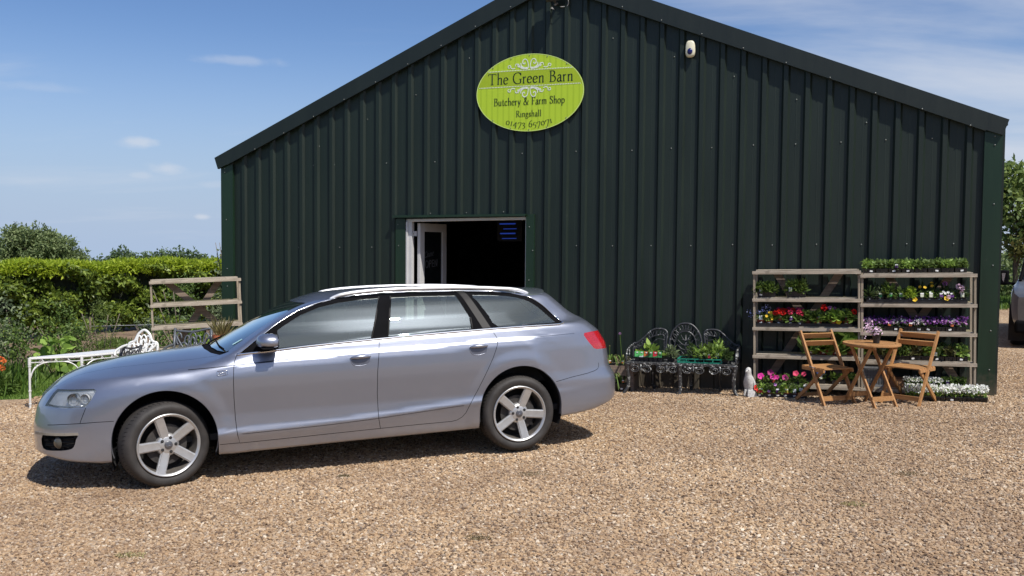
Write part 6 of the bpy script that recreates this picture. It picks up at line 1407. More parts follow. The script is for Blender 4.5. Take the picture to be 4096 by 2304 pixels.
for i in range(5): pack(on(RM2, L2, .14 + i * .22, 2, .18), 'rear pack of deep purple violas, %s from the left on the middle shelf' % ORD[i], 'rear viola packs', .20, .10, .05, 4, 'dark', 120, .075, .03, .016, [(60, .022, 'purple', 1.3), (20, .02, 'mauve', 1.4)], pl=False)
for i in range(9): pack(on(RM2, L2, .09 + i * .122, 3, .03), 'pack of frilly bronze edged begonia leaves, %s from the left on the fourth shelf' % ORD[i], 'begonia packs on the fourth shelf', .118, .12, .05, 3, 'bronze' if i % 3 == 1 else 'light' if i % 3 else 'mid', 120, .095, .038, .034, None, 'cream' if i == 6 else None, pl=i in (2, 4, 6, 8))
for i in range(5): pack(on(RM2, L2, .14 + i * .22, 3, .19), 'rear pack of green begonia leaves, %s from the left on the fourth shelf' % ORD[i], 'rear begonia packs', .20, .10, .05, 4, 'mid', 130, .12, .04, .034, pl=False)
# crate and box, white alyssum on and before the lowest shelf
def crate(M, label, W_, D, H, mt, slots, cat='crate'):
    root = empty('crate', M=M); tag(root, label, cat); m = MB(); t = .012
    for z in (.012, H * .47, H - .014): 
        for y in (0, D): m.bar((-W_ / 2, y, z), (W_ / 2, y, z), t, .022 if z != H * .47 else .008)
        for x in (-W_ / 2, W_ / 2): m.bar((x, 0, z), (x, D, z), t, .022)
    for x in (-W_ / 2, W_ / 2):
        for y in (0, D): m.box((x, y, H / 2), (.022, .022, H))
    m.build('frame', mt, root); m = MB()
    for i in range(slots):
        x = -W_ / 2 + W_ * (i + .5) / slots
        for y in (0, D): m.box((x, y, H / 2), (.007, .006, H - .02))
    m.box((0, D / 2, .01), (W_, D, .006)); m.build('bars', mt, root); return root
crate(RM2 @ Matrix.Translation((.155, .04, L2[4] + .035)), 'grey slotted plastic crate on the lowest shelf beneath the table', .23, .26, .235, mat('grey_crate_plastic', (.20, .21, .22), .5), 14)
root = empty('cardboard_box', M=RM2 @ Matrix.Translation((.385, .05, L2[4] + .032))); tag(root, 'small brown cardboard box on the lowest shelf between crate and alyssum', 'box')
m = MB()
for a, b in (((-.075, 0), (.075, 0)), ((.075, 0), (.075, .16)), ((.075, .16), (-.075, .16)), ((-.075, .16), (-.075, 0))): m.bar((a[0], a[1], .05), (b[0], b[1], .05), .004, .10)
m.build('sides', mat('brown_card', (.26, .14, .075), .8), root); m = MB(); m.prism([(-.022, .055), (.022, .055), (.018, .040), (-.018, .040)], -.004, -.0025); m.build('hand_hole', M_GAP, root)
GW = 'trays of white alyssum at the foot of the right rack'
for i, x in enumerate((.53, .66, .79)): pack(on(RM2, L2, x, 4, .02), 'pack of white alyssum, %s from the left on the lowest shelf' % ORD[i], GW, .13, .12, .05, 3, 'light', 110, .055, .025, .010, [(190, .016, 'white', 1.25)], pl=False)
for i, x in enumerate((.92, 1.05)): pack(on(RM2, L2, x, 4, .02), ('pack of plain green bedding right of the white alyssum on the lowest shelf', 'pack of green bedding with purple label by the right post foot')[i], 'green packs on the lowest shelf', .12, .12, .05, 3, 'mid', 120, .07, .035, .02, None, 'purple' if i == 0 else None, pl=False)
for i, s_ in enumerate((.92, .72, .50, .29)): pack(gpt(s_, .60), 'black tray heaped with white alyssum on the gravel, %s from the left' % ORD[i], GW, .205, .16, .055, 5, 'light', 220, .10, .028, .011, [(330, .019, 'white', 1.15)], pl=i == 2)
# pot on the round table
potted(Matrix.Translation((3.985, 9.93, gz(3.95, 9.97) + .693)), 'black pot of blush pink nemesia standing on the round wooden table', None, 'round', .046, .105, M_POTB, 'mid', 90, .06, .08, .035, .010, [], None, False, name='table_plant', blooms=(150, .022, 'blush'))
o = bpy.data.objects['table_plant']; P_ = np.array((-.09, 0, .16)) + rng.normal(size=(60, 3)) * [.025, .02, .04]; leaf_mesh('blossoms', P_, rdir(60), rdir(60), np.full(60, .02), np.full(60, .02), PT['blush'], o)
# --- on the bench
pB = wpos(4.225, .60); BMx = frame_M(pB.x, pB.y, gz(pB.x, pB.y) - .004, WALLANG, .022); SHB = .400
root = empty('seedling_tray', M=BMx @ Matrix.Translation((.27, .06, SHB))); tag(root, 'black cell tray of vegetable plants with picture cards on the bench', 'tray of plants')
m = MB(); m.box((0, .10, .052), (.345, .20, .012))
for i in range(6): m.box((-.144 + i * .0575, .035, .023), (.048, .05, .046)); m.box((-.144 + i * .0575, .13, .023), (.048, .05, .046))
m.build('cell_tray', M_POTB, root)
for i, c_ in enumerate(('brightgreen', 'brightgreen', 'orange', 'green', 'red', 'green')):
    x = -.144 + i * .0575; m = MB(); m.M = Matrix.Translation((x, .0, .092)) @ Matrix.Rotation(math.radians(-10), 4, 'X'); m.box((0, 0, 0), (.052, .002, .072)); o = m.build('picture_card', LBL[c_], root)
    m = MB(); m.M = Matrix.Translation((x, -.002, .092)) @ Matrix.Rotation(math.radians(-10), 4, 'X'); m.prism([(-.026, -.036), (.026, -.036), (.026, -.012), (.010, -.022), (-.026, -.028)], -.001, .001); m.build('card_base', LBL['green'] if i != 1 else LBL['pale'], o)
    m = MB(); m.M = Matrix.Translation((x + .006, -.003, .113)); m.box((0, 0, 0), (.022, .002, .014)); m.build('price_label', M_LABEL, o)
tuft(26, (-.0, .09, .06), .09, .17, .10, .075, LF['light'], root, up=.9); tuft(40, (-.13, .08, .06), .06, .07, .05, .04, LF['lime'], root, 'salad_leaves', up=.6); tuft(14, (.10, .09, .06), .06, .13, .11, .06, LF['light'], root, 'broad_leaves', up=.9)
potted(BMx @ Matrix.Translation((.535, .17, SHB)), 'grey green leafy plant in black pot between tray and green crate', None, 'square', .045, .06, None, 'grey', 90, .085, .11, .06, .028, [], None, False)
GT = mat('teal_green_plastic', (.015, .22, .15), .45)
root = empty('delivery_tray', M=BMx @ Matrix.Translation((.90, .05, SHB))); tag(root, 'teal green slotted plastic delivery tray on the bench', 'tray'); m = MB(); W_, D, H = .53, .26, .052
for z in (.006, H - .004):
    for a, b in (((-W_ / 2, 0), (W_ / 2, 0)), ((W_ / 2, 0), (W_ / 2, D)), ((W_ / 2, D), (-W_ / 2, D)), ((-W_ / 2, D), (-W_ / 2, 0))): m.bar((*a, z), (*b, z), .010, .011)
for i in range(6):
    x = -W_ / 2 + W_ * i / 5
    for y in (0, D): m.box((x, y, H / 2), (.010, .010, H))
m.build('frame', GT, root); m = MB()
for i in range(9): x = -W_ / 2 + W_ * i / 8; m.box((x, D / 2, .006), (.006, D, .005))
for y in (D * .33, D * .66): m.box((0, y, .006), (W_, .006, .004))
m.build('grid_base', GT, root)
GV = 'tomato plants standing in the teal tray'
for i, (x, y) in enumerate(((.02, .10), (.11, .07), (.20, .10), (.10, .19), (.20, .19))):
    r_ = potted(BMx @ Matrix.Translation((.90 + x, .05 + y, SHB + .010)), ('leafy tomato plant, middle of the teal tray', 'tomato plant with pink label at the front of the teal tray', 'tomato plant at the right front of the teal tray', 'tomato plant at the rear middle of the teal tray', 'tallest tomato plant at the rear right corner of the teal tray')[i], GV, 'square', .038, .055, None, 'mid' if i % 2 else 'light', 60, .10, .15 + .05 * (i == 4), .06, .026, [], 'red' if i == 1 else 'pale' if i == 2 else None, False, up=.7)
    m = MB(); m.tube([(0, 0, .04), (.01, 0, .14), (.02, .01, .22)], .004, 5); m.build('stem', LF['blade'], r_)
potted(BMx @ Matrix.Translation((.78, .22, SHB + .01)), 'dark leaved tomato plant at the left rear of the teal tray', GV, 'square', .038, .055, None, 'dark', 50, .09, .15, .055, .028, [], None, False, up=.7)
potted(BMx @ Matrix.Translation((1.20, .12, SHB)), 'drooping dark leaved plant off the right end of the teal tray', None, 'square', .038, .055, None, 'dark', 36, .08, .09, .07, .04, [], None, False)
# --- wooden crate with alliums left of the bench
pC = wpos(4.46, .42); CMx = frame_M(pC.x, pC.y, gz(pC.x, pC.y) - .004, WALLANG, .02)
root = empty('wooden_crate', M=CMx); tag(root, 'old brown wooden plank crate between the car and the bench', 'crate')
for (x, y, lx, ly) in ((0, 0, .56, .018), (0, .30, .56, .018), (-.28, .15, .018, .30), (.28, .15, .018, .30)):
    for z in (.265,): m = MB(); m.box((x, y, z), (lx, ly, .125)); m.build('plank', M_BRACE, root)
for x, y in ((-.27, .01), (.27, .01), (-.27, .29), (.27, .29)): m = MB(); m.box((x, y, .16), (.035, .035, .32)); m.build('corner_post', M_BRACE, root)
m = MB(); m.box((.285, .15, .10), (.018, .30, .19)); m.build('plank', M_BRACE, root)
m = MB(); m.box((0, .15, .215), (.54, .28, .014)); m.build('base_board', M_BRACE, root)
def allium(M, label, stems, pot=True, droop=False):
    r_ = empty('allium_plant', M=M); tag(r_, label, 'potted plant', 'potted alliums left of the bench'); pot_mesh(r_, 'square', .062, .115, M_POTB); n = 9
    for i in range(n):
        a = rng.uniform(0, 6.28); L_ = rng.uniform(.16, .26); m = MB(); p = [Vector((.02 * math.cos(a), .02 * math.sin(a), .10)), Vector((.05 * math.cos(a), .05 * math.sin(a), .10 + L_ * .45)), Vector((.11 * math.cos(a), .11 * math.sin(a), .10 + L_ * .5)), Vector((.17 * math.cos(a), .17 * math.sin(a), .10 + L_ * (.1 if not droop else -.2)))]
        c_ = catmull(p, 4); side = Vector((-math.sin(a), math.cos(a), 0)); vs = []
        for k, q in enumerate(c_): w_ = .009 * (1 - .75 * k / len(c_)); vs += [q - side * w_, q + side * w_]
        m.add(vs, [(2 * k, 2 * k + 1, 2 * k + 3, 2 * k + 2) for k in range(len(c_) - 1)]); m.build('leaf', LF['straw'] if i % 3 == 0 else LF['blade'], r_, True)
    for (dx, dy, h, r, col) in stems:
        m = MB(); m.tube(catmull([(0, 0, .1), (dx * .4, dy * .4, h * .5), (dx, dy, h)], 4), .0035, 5); m.build('stem', LF['blade'], r_)
        if r > .012: bloom((dx, dy, h), r, PT[col], r_, 'head')
        else: bloom((dx, dy, h), r, LF['straw'], r_, 'small')
    price(r_, .0, .05, -.060); care(r_, .02, .145, -.064, 'orange', .026, .034); return r_
allium(CMx @ Matrix.Translation((-.20, .12, .225)), 'allium with a round lilac head rising past the tail light', [(-.03, 0, .50, .042, 'lilac'), (.055, -.02, .315, .032, 'lilac')])
allium(CMx @ Matrix.Translation((-.045, .12, .225)), 'allium pot with one closed green bud', [(.0, 0, .34, .010, 'white')], droop=True)
allium(CMx @ Matrix.Translation((.12, .12, .225)), 'allium with the tallest thin stem and a faded head', [(-.03, 0, .50, .018, 'lilac')])
for i, (x, y) in enumerate(((-.12, -.06), (.04, -.05), (.16, -.04))): allium(CMx @ Matrix.Translation((x, y, .0)), ('floppy strappy plant on the gravel nearest the car bumper', 'floppy strappy plant with pink label below the wooden crate', 'floppy strappy plant beside the bench leg')[i], [(-.02 + .09 * (i == 0), -.12, .05, .022, 'lilac')] if i == 0 else [], droop=True)
# terracotta pot of dry grass by the empty rack
wp_ = (-3.79, 11.86); root = empty('wooden_box', (wp_[0] - .05, wp_[1], gz(*wp_) - .005), .4); tag(root, 'upturned wooden box carrying the terracotta grass pot', 'box')
for z in (.09, .21, .33, .45, .57): m = MB(); m.box((0, 0, z), (.42, .36, .105)); m.build('plank', M_BRACE, root)
root = empty('grass_pot', (wp_[0], wp_[1], gz(*wp_) + .62)); tag(root, 'terracotta pot of dry tufted grass behind the windscreen', 'potted plant'); m = MB(); m.lathe([(.001, 0), (.07, 0), (.092, .145), (.108, .145), (.110, .185), (.098, .185), (.095, .16), (.001, .16)], 28); m.build('pot', M_TERRA, root, True, 40)
n = 130; a = rng.uniform(0, 6.28, n); r_ = rng.random(n) * .06; P_ = np.stack([r_ * np.cos(a), r_ * np.sin(a), np.full(n, .165)], -1); d = np.stack([np.cos(a) * rng.uniform(.1, .9, n), np.sin(a) * rng.uniform(.1, .9, n), np.ones(n)], -1); leaf_mesh('grass_blades', P_, d, np.cross(d, rdir(n)), rng.uniform(.12, .30, n), np.full(n, .008), LF['straw'], root)

# ------------------------------------------------------------------ hedge, shrubs, trees
def interp_line(a, b, t): return a[0] + (b[0] - a[0]) * t, a[1] + (b[1] - a[1]) * t
def hedge():
    a, b = (-13.6, 18.3), (-6.2, 23.2); root = empty('hedge', (0, 0, 0)); tag(root, 'clipped laurel hedge with bright yellow green top growth behind the garden', 'hedge')
    L_ = math.hypot(b[0] - a[0], b[1] - a[1]); u = np.array([(b[0] - a[0]) / L_, (b[1] - a[1]) / L_, 0]); nv = np.array([u[1], -u[0], 0])      # nv points to the viewer
    def place(n, f):
        t = rng.random(n) * L_; x = a[0] + u[0] * t; y = a[1] + u[1] * t; top = 1.31 + .012 * t + .03 * np.sin(t * 2.3) + .02 * np.sin(t * 6.1); bot = np.array([gz(p, q) for p, q in zip(x, y)]); return t, x, y, top, bot
    # face leaves in clumps
    n = 15000; t, x, y, top, bot = place(n, 0); h = rng.random(n); z = bot + .10 + (top - bot - .14) * h
    clump = np.sin(t * 3.3 + 2.5 * np.sin(z * 5)) + np.sin(t * 7.3 + z * 6) * .8 + np.sin(z * 9 + t * 2.3) * .6; dep = .38 + .14 * clump + rng.normal(size=n) * .06
    keep = (clump > -.75) | (rng.random(n) < .35); t, x, y, z, dep = t[keep], x[keep], y[keep], z[keep], dep[keep]; n = len(t)
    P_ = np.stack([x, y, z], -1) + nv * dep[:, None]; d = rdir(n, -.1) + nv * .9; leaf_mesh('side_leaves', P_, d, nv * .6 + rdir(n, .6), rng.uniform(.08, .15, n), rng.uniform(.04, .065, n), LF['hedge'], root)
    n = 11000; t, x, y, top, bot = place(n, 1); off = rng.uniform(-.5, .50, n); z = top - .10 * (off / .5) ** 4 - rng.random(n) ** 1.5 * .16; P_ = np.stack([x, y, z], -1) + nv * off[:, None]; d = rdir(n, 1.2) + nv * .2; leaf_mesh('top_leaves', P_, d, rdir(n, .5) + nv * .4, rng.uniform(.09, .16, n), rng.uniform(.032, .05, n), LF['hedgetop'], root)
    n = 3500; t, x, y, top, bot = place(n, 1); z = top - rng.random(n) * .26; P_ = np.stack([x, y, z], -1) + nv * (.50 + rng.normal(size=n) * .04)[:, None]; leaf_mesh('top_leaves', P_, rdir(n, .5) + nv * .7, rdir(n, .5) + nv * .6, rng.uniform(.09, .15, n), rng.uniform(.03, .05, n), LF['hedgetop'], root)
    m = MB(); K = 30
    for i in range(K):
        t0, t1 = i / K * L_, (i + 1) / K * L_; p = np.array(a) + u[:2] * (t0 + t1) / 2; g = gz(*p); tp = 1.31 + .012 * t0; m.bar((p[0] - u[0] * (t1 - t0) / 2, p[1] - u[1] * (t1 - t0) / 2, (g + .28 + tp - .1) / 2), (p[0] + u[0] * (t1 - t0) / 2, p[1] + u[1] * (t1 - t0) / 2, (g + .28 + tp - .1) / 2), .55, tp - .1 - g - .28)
    m.build('shade_core', mat('hedge_core_shade', (.018, .022, .012), .95, 0, .4, 9), root)  # dark core boxes; the shade inside the hedge is put into their colour
    for i in range(36):
        t0 = rng.uniform(0, L_); p = np.array(a) + u[:2] * t0 + nv[:2] * rng.uniform(.0, .38); g = gz(*p); m = MB(); m.tube([(p[0], p[1], g - .02), (p[0] + rng.normal() * .04, p[1], g + .3), (p[0] + rng.normal() * .1, p[1], g + .8)], [.02, .016, .010], 6); m.build('stem', mat('hedge_stem_bark', (.16, .13, .10), .9), root, True)
hedge()
def canopy(name, root, blobs, n, mt, ls, lw, hollow=.55):
    """leaf clusters over the surface and through the volume of several lobes"""
    P_, D_ = [], []; tot = sum(r[0] * r[2] for _, r in blobs)
    for c, r in blobs:
        k = int(n * r[0] * r[2] / tot); d = rdir(k, .15); q = hollow + (1 - hollow) * rng.random(k) ** .6; m_ = 1 + .16 * np.sin(d[:, 0] * 9 + c[0] * 3) + .14 * np.sin(d[:, 2] * 11 + d[:, 1] * 7 + c[2]); P_.append(np.array(c) + d * (q * m_)[:, None] * np.array(r)); D_.append(d)
    P_ = np.concatenate(P_); D_ = np.concatenate(D_)
    cl = np.sin(P_[:, 0] * 6.1 / max(ls * 14, .5) + 1.7 * np.sin(P_[:, 2] * 5 / max(ls * 14, .5))) + np.sin(P_[:, 1] * 5.3 / max(ls * 14, .5) + P_[:, 2] * 4.1 / max(ls * 14, .5)); kp = (cl > -.75) | (rng.random(len(P_)) < .25); P_, D_ = P_[kp], D_[kp]; k = len(P_)
    return leaf_mesh(name, P_, D_ * .5 + rdir(k, .1), rdir(k, .7) + D_ * .3, ls * rng.uniform(.6, 1.3, k), lw * rng.uniform(.7, 1.3, k), mt, root)
def tree(label, x, y, z0, blobs, n, mt, ls, lw, trunk_r=.12, fork=1.0, name='tree', group=None, hollow=.5, bark=(.12, .10, .08)):
    root = empty(name, (x, y, z0)); tag(root, label, 'tree', group); canopy('crown', root, blobs, n, mt, ls, lw, hollow)
    m = MB(); m.tube(catmull([(0, 0, -.1), (.03, 0, fork * .5), (0, .02, fork)], 4), [trunk_r * (1.15 - .35 * i / 8) for i in range(9)], 9)
    for c, r in blobs: m.tube(catmull([(0, 0, fork * .8), (c[0] * .35, c[1] * .35, fork + (c[2] - fork) * .35), (c[0] * .8, c[1] * .8, c[2] * .95)], 4), [trunk_r * .55 * (1 - .085 * i) for i in range(9)], 6)
    for i in range(16):
        c, r = blobs[i % len(blobs)]; d = rdir(1, .2)[0]; m.tube([(c[0] * .7, c[1] * .7, c[2] * .85), tuple(np.array(c) + d * np.array(r) * .8)], [trunk_r * .16, trunk_r * .05], 5)
    m.build('trunk', mat('bark_' + name, bark, .95, 0, .3, 8, .6, 20), root, True); return root
# large willow-like tree beyond the hedge
tree('broad grey green tree with open crown beyond the left end of the hedge', -20.75, 40, -1.8, [((-.5, 0, 3.35), (1.25, 1.3, .95)), ((-1.7, .2, 2.7), (1.15, 1.2, .9)), ((.6, 0, 3.05), (1.15, 1.2, .9)), ((1.35, .2, 2.6), (.9, .9, .65)), ((0, .3, 2.2), (2.0, 1.5, 1.0)), ((-.8, 0, 3.85), (.65, .7, .42)), ((1.9, 0, 2.15), (.4, .5, .35)), ((.2, 0, 3.75), (.6, .6, .4))], 34000, LF['tree'], .12, .055, .16, 1.5, 'broad_tree', hollow=.35)
tree('smaller grey green tree at the left edge behind the hedge', -23.0, 38, -1.6, [((0, 0, 2.5), (1.5, 1.2, .9)), ((-.9, 0, 1.9), (1.2, 1, .8)), ((1.2, 0, 1.9), (1.1, 1, .7))], 12000, LF['tree'], .12, .05, .12, 1.2, 'broad_tree', hollow=.25)
for i, (px, w_, top) in enumerate(((490, 1.3, 1.45), (440, 2.6, .75), (560, 3.2, .85), (640, 3.0, 1.10), (705, 3.0, 1.42), (765, 2.6, 1.15), (850, 3.0, .40))):
    y = 78; x = (px - 2048) / 3650 * y; T_ = top + 5.6; tree(('slim distant tree rising left of the far tree line', 'low rounded distant tree at the start of the far tree line', 'distant tree left of the tallest far clump', 'broad distant tree at the shoulder of the far clump', 'tallest distant tree behind the hedge', 'distant tree sloping down toward the barn', 'lowest distant tree nearest the barn corner')[i], x, y, -5.6, [((0, 0, T_ - 1.3), (w_ * .6, 1.2, 1.25)), ((-w_ * .45, .3, T_ - 1.5), (w_ * .45, 1, 1.1)), ((w_ * .45, .2, T_ - 1.6), (w_ * .45, 1, 1.1)), ((0, .3, T_ - 2.6), (w_ * .8, 1, 1.2))], 4200, LF['far'], .20, .13, .14, 2.4, 'distant_tree', 'trees on the far skyline', .3)
def shrub(label, x, y, blobs, n, mt, ls, lw, name='shrub', group=None, z=None, stems=4, hollow=.2):
    z0 = gz(x, y) if z is None else z; root = empty(name, (x, y, z0)); tag(root, label, 'shrub', group); S_ = 1.1 if y > 14.5 else .9; blobs = [((c[0] * S_, c[1], c[2] * S_), (r[0] * S_, r[1] * S_, r[2] * S_)) for c, r in blobs]; n = int(n * 1.35); canopy('foliage', root, blobs, n, mt, ls, lw, hollow)
    H = max(c[2] for c, r in blobs)
    for i in range(stems): m = MB(); dx, dy = rng.normal() * .12, rng.normal() * .08; m.tube([(dx * .3, dy * .3, -.03), (dx, dy, H * .5), (dx * 2, dy * 2, H)], [.014, .010, .006], 5); m.build('stem', MATS['hedge_stem_bark'], root, True)
    return root
SG = 'shrubs and climbers in the bed before the hedge'
shrub('blue green leafed shrub at the far left of the garden bed', -8.9, 15.6, [((0, 0, .75), (.45, .4, .45)), ((-.3, 0, .45), (.4, .3, .35)), ((.25, 0, .4), (.35, .3, .35))], 1500, LF['grey'], .07, .035, group=SG)
shrub('tall yellow green bush beside the feathery plant in the bed', -7.9, 15.9, [((0, 0, .6), (.35, .3, .5)), ((.2, 0, .35), (.3, .3, .3))], 1100, LF['mid'], .055, .028, group=SG)
shrub('feathery green cypress like plant in the middle of the bed', -6.95, 15.4, [((0, 0, .55), (.28, .25, .5)), ((.05, 0, .25), (.34, .3, .28)), ((-.05, 0, .85), (.14, .14, .25))], 2200, leaf_mat('feathery_leaf', (.07, .11, .02), (.17, .22, .05)), .05, .010, 'conifer', SG)
shrub('broad leafed grape vine low in front of the bed', -7.35, 14.7, [((0, 0, .35), (.30, .2, .28)), ((.15, 0, .15), (.25, .2, .15))], 90, LF['light'], .13, .12, 'vine', SG, stems=2)
shrub('light leafy young tree tied beside the white chair', -5.95, 16.3, [((0, 0, .85), (.30, .25, .40)), ((.1, 0, 1.15), (.18, .2, .25))], 800, LF['mid'], .06, .028, 'sapling', SG)
shrub('silvery leafed bush seen through the empty rack', -5.2, 17.0, [((0, 0, .65), (.42, .3, .30)), ((.3, 0, .5), (.3, .3, .25))], 900, LF['grey'], .07, .018, group=SG)
shrub('leafy green bush beneath the empty rack shelf', -5.25, 13.7, [((0, 0, .26), (.48, .3, .26)), ((.35, .1, .36), (.30, .3, .22))], 1300, LF['light'], .05, .03, group=SG)
shrub('bright vine growing up behind the terracotta pot', -4.75, 13.6, [((0, 0, .85), (.16, .15, .12)), ((.1, 0, .6), (.2, .15, .2))], 120, LF['light'], .09, .07, 'vine', SG, stems=2)
shrub('dark nettle like clump behind the white table', -6.25, 14.3, [((0, 0, .20), (.40, .3, .22)), ((.35, 0, .22), (.25, .2, .2))], 900, LF['mid'], .06, .034, group=SG)
shrub('dark leafed bush by the barn corner at the hedge end', -6.35, 20.6, [((0, 0, 1.45), (.35, .35, .35)), ((.1, 0, 1.0), (.5, .4, .5)), ((0, 0, .5), (.5, .4, .4)), ((.0, 0, 1.8), (.12, .1, .16))], 1500, LF['grey'], .10, .04, group=SG)
for i, (x, y, h) in enumerate(((-9.6, 15.2, .55), (-8.35, 15.3, .65), (-8.6, 14.9, .5), (-7.55, 15.6, .6), (-5.55, 15.8, .75), (-5.8, 15.2, .5), (-6.6, 16.6, .6), (-9.2, 14.6, .5))):
    shrub('young raspberry cane, %s counting along the bed from the left' % ORD[i], x, y, [((0, 0, h * .9), (.24, .2, .24)), ((.06, 0, h * .5), (.22, .2, .25))], 300, LF['mid'] if i % 2 else LF['grey'], .07, .035, 'cane_plant', 'raspberry canes in the bed', stems=3)
# iris clump at left with orange poppies
root = empty('iris_clump', (-7.22, 12.75, gz(-7.22, 12.75))); tag(root, 'clump of strappy iris leaves at the left edge of the lawn', 'plant'); n = 900; P_ = np.stack([rng.normal(size=n) * .24 - .1, rng.normal(size=n) * .25, np.zeros(n)], -1); d = np.stack([rng.normal(size=n) * .38, rng.normal(size=n) * .3, np.ones(n)], -1); leaf_mesh('blades', P_, d, np.cross(d, rdir(n)), rng.uniform(.20, .50, n), np.full(n, .018), LF['blade'], root)
root = empty('poppy_plant', (-6.98, 12.45, gz(-6.98, 12.45))); tag(root, 'orange poppies at the very left edge of the picture', 'plant')
for x, z, r_ in ((-.02, .50, .045), (.02, .47, .035), (-.01, .40, .03), (.0, .37, .04)): bloom((x, 0, z), r_, PT['orange'], root, 'head'); m = MB(); m.tube([(0, 0, 0), (x, 0, z)], .004, 5); m.build('stem', LF['blade'], root)
tuft(240, (0, 0, .05), .22, .30, .09, .03, LF['mid'], root)
# soil bed and lawn grass
def bed(name, poly, z, m_):
    bmx = MB(); 
    c = sum(p[0] for p in poly) / len(poly), sum(p[1] for p in poly) / len(poly); bmx.add([(c[0], c[1], gz(*c) + z)] + [(a, b, gz(a, b) + z) for a, b in poly], [(0, 1 + i, 1 + (i + 1) % len(poly)) for i in range(len(poly))]); return tag(bmx.build(name, m_), kind='structure')
xs_ = list(np.arange(-14, -3.9, .5)); ys_ = list(np.arange(14.4, 23, .5)); tag(sheet('garden_bed', xs_, ys_, -.004, M_SOIL, lambda x, y: x < -4.6 and y > 15.0 - .35 * math.sin(x * 1.3) and y < 23.5), kind='structure')
def grass(name, label, n, xr, yr, keep, h, w_=.008, mt=None):
    x = rng.uniform(*xr, n); y = rng.uniform(*yr, n); k = np.array([keep(a, b) for a, b in zip(x, y)]); x, y = x[k], y[k]; n = len(x); z = np.array([gz(a, b) for a, b in zip(x, y)]) - .01; d = np.stack([rng.normal(size=n) * .35, rng.normal(size=n) * .35, np.ones(n)], -1)
    o = leaf_mesh(name, np.stack([x, y, z], -1), d, np.cross(d, rdir(n)), rng.uniform(h * .5, h * 1.2, n), np.full(n, w_), mt or LF['blade']); tag(o, label, 'grass', kind='stuff')
grass('lawn_grass', 'rough mown grass between the gravel and the garden bed', 34000, (-9.5, -4.3), (11.2, 15.5), lambda x, y: not in_gravel(x, y) and abs(x) < .62 * y + .3, .045, .009, leaf_mat('lawn_blade', (.08, .15, .02), (.20, .31, .05)))
grass('weeds', 'low weeds and ground cover over the garden bed soil', 16000, (-12, -4.7), (14.2, 21), lambda x, y: (math.sin(x * 3.7) + math.sin(y * 2.9 + x)) > -.35 - (15.4 - y) * .5, .16, .035, LF['mid'])
root = empty('wire_line', (0, 0, 0)); tag(root, 'thin pale wire strung low along the bed before the hedge', 'wire'); m = MB(); m.tube([(-7.6, 16.4, .33), (-6.2, 16.5, .37), (-4.9, 16.7, .44)], .006, 5); m.build('strand', MATS['pale_cable'], root, True)
for x, y in ((-7.6, 16.4), (-4.9, 16.7)): m = MB(); m.tube([(x, y, gz(x, y) - .1), (x, y, .5)], .02, 6); m.build('peg', M_BRACE, root)

# ------------------------------------------------------------------ right-hand side: paddock, young trees with stakes, parked vehicle
tree('bright leafed young tree just past the barn corner', 13.5, 24.5, -.02, [((0, 0, 3.0), (.9, .8, .7)), ((-.2, 0, 3.7), (.55, .5, .5)), ((.5, .2, 2.3), (1.1, .9, .6))], 4200, leaf_mat('young_tree_leaf', (.08, .13, .03), (.24, .31, .09)), .15, .07, .07, 1.5, 'young_tree', hollow=.3)
tree('copper tinged young tree behind the parked vehicle', 14.6, 24.3, -.02, [((0, 0, 2.35), (1.1, .9, .8)), ((.6, 0, 3.2), (.7, .6, .5)), ((-.6, 0, 1.95), (.9, .8, .5)), ((.5, .1, 1.8), (.9, .8, .5))], 6200, LF['orchard'], .13, .07, .08, 1.1, 'young_tree', hollow=.25)
root = empty('tree_stake', (14.0, 23.6, gz(14, 23.6))); tag(root, 'slanting wooden tree stake with cross rail in the paddock', 'stake')
m = MB(); m.tube([(-.55, 0, 1.75), (.25, 0, -.1)], .045, 8); m.build('slanted_post', M_BRACE, root); m = MB(); m.bar((-.28, -.04, 1.12), (1.6, -.04, 1.10), .03, .04); m.build('rail', M_WEATH, root)
root = empty('fence_post', (13.75, 26, gz(13.75, 26))); tag(root, 'pale upright post standing behind the slanting stake', 'post'); m = MB(); m.box((0, 0, .75), (.10, .08, 1.5)); bevel(m.build('post', M_WEATHV, root), .01)
grass('paddock_grass', 'long paddock grass beyond the yard right of the barn', 16000, (11.2, 19), (23.2, 34), lambda x, y: x / y > .50 and x / y < .60, .16, .02)
for i, (x, y, r_) in enumerate(((19.5, 38, 2.0), (22.5, 38.5, 2.4), (25, 39, 2.2))): tree('dark field hedge tree beyond the paddock, %s from the barn' % ORD[i], x, y, -1.5, [((0, 0, 2.2), (r_, 1.4, 1.5)), ((.8, 0, 1.2), (r_ * .8, 1.2, 1.1))], 3000, LF['tree'], .2, .1, .15, .8, 'field_tree', 'trees along the paddock edge', .4)
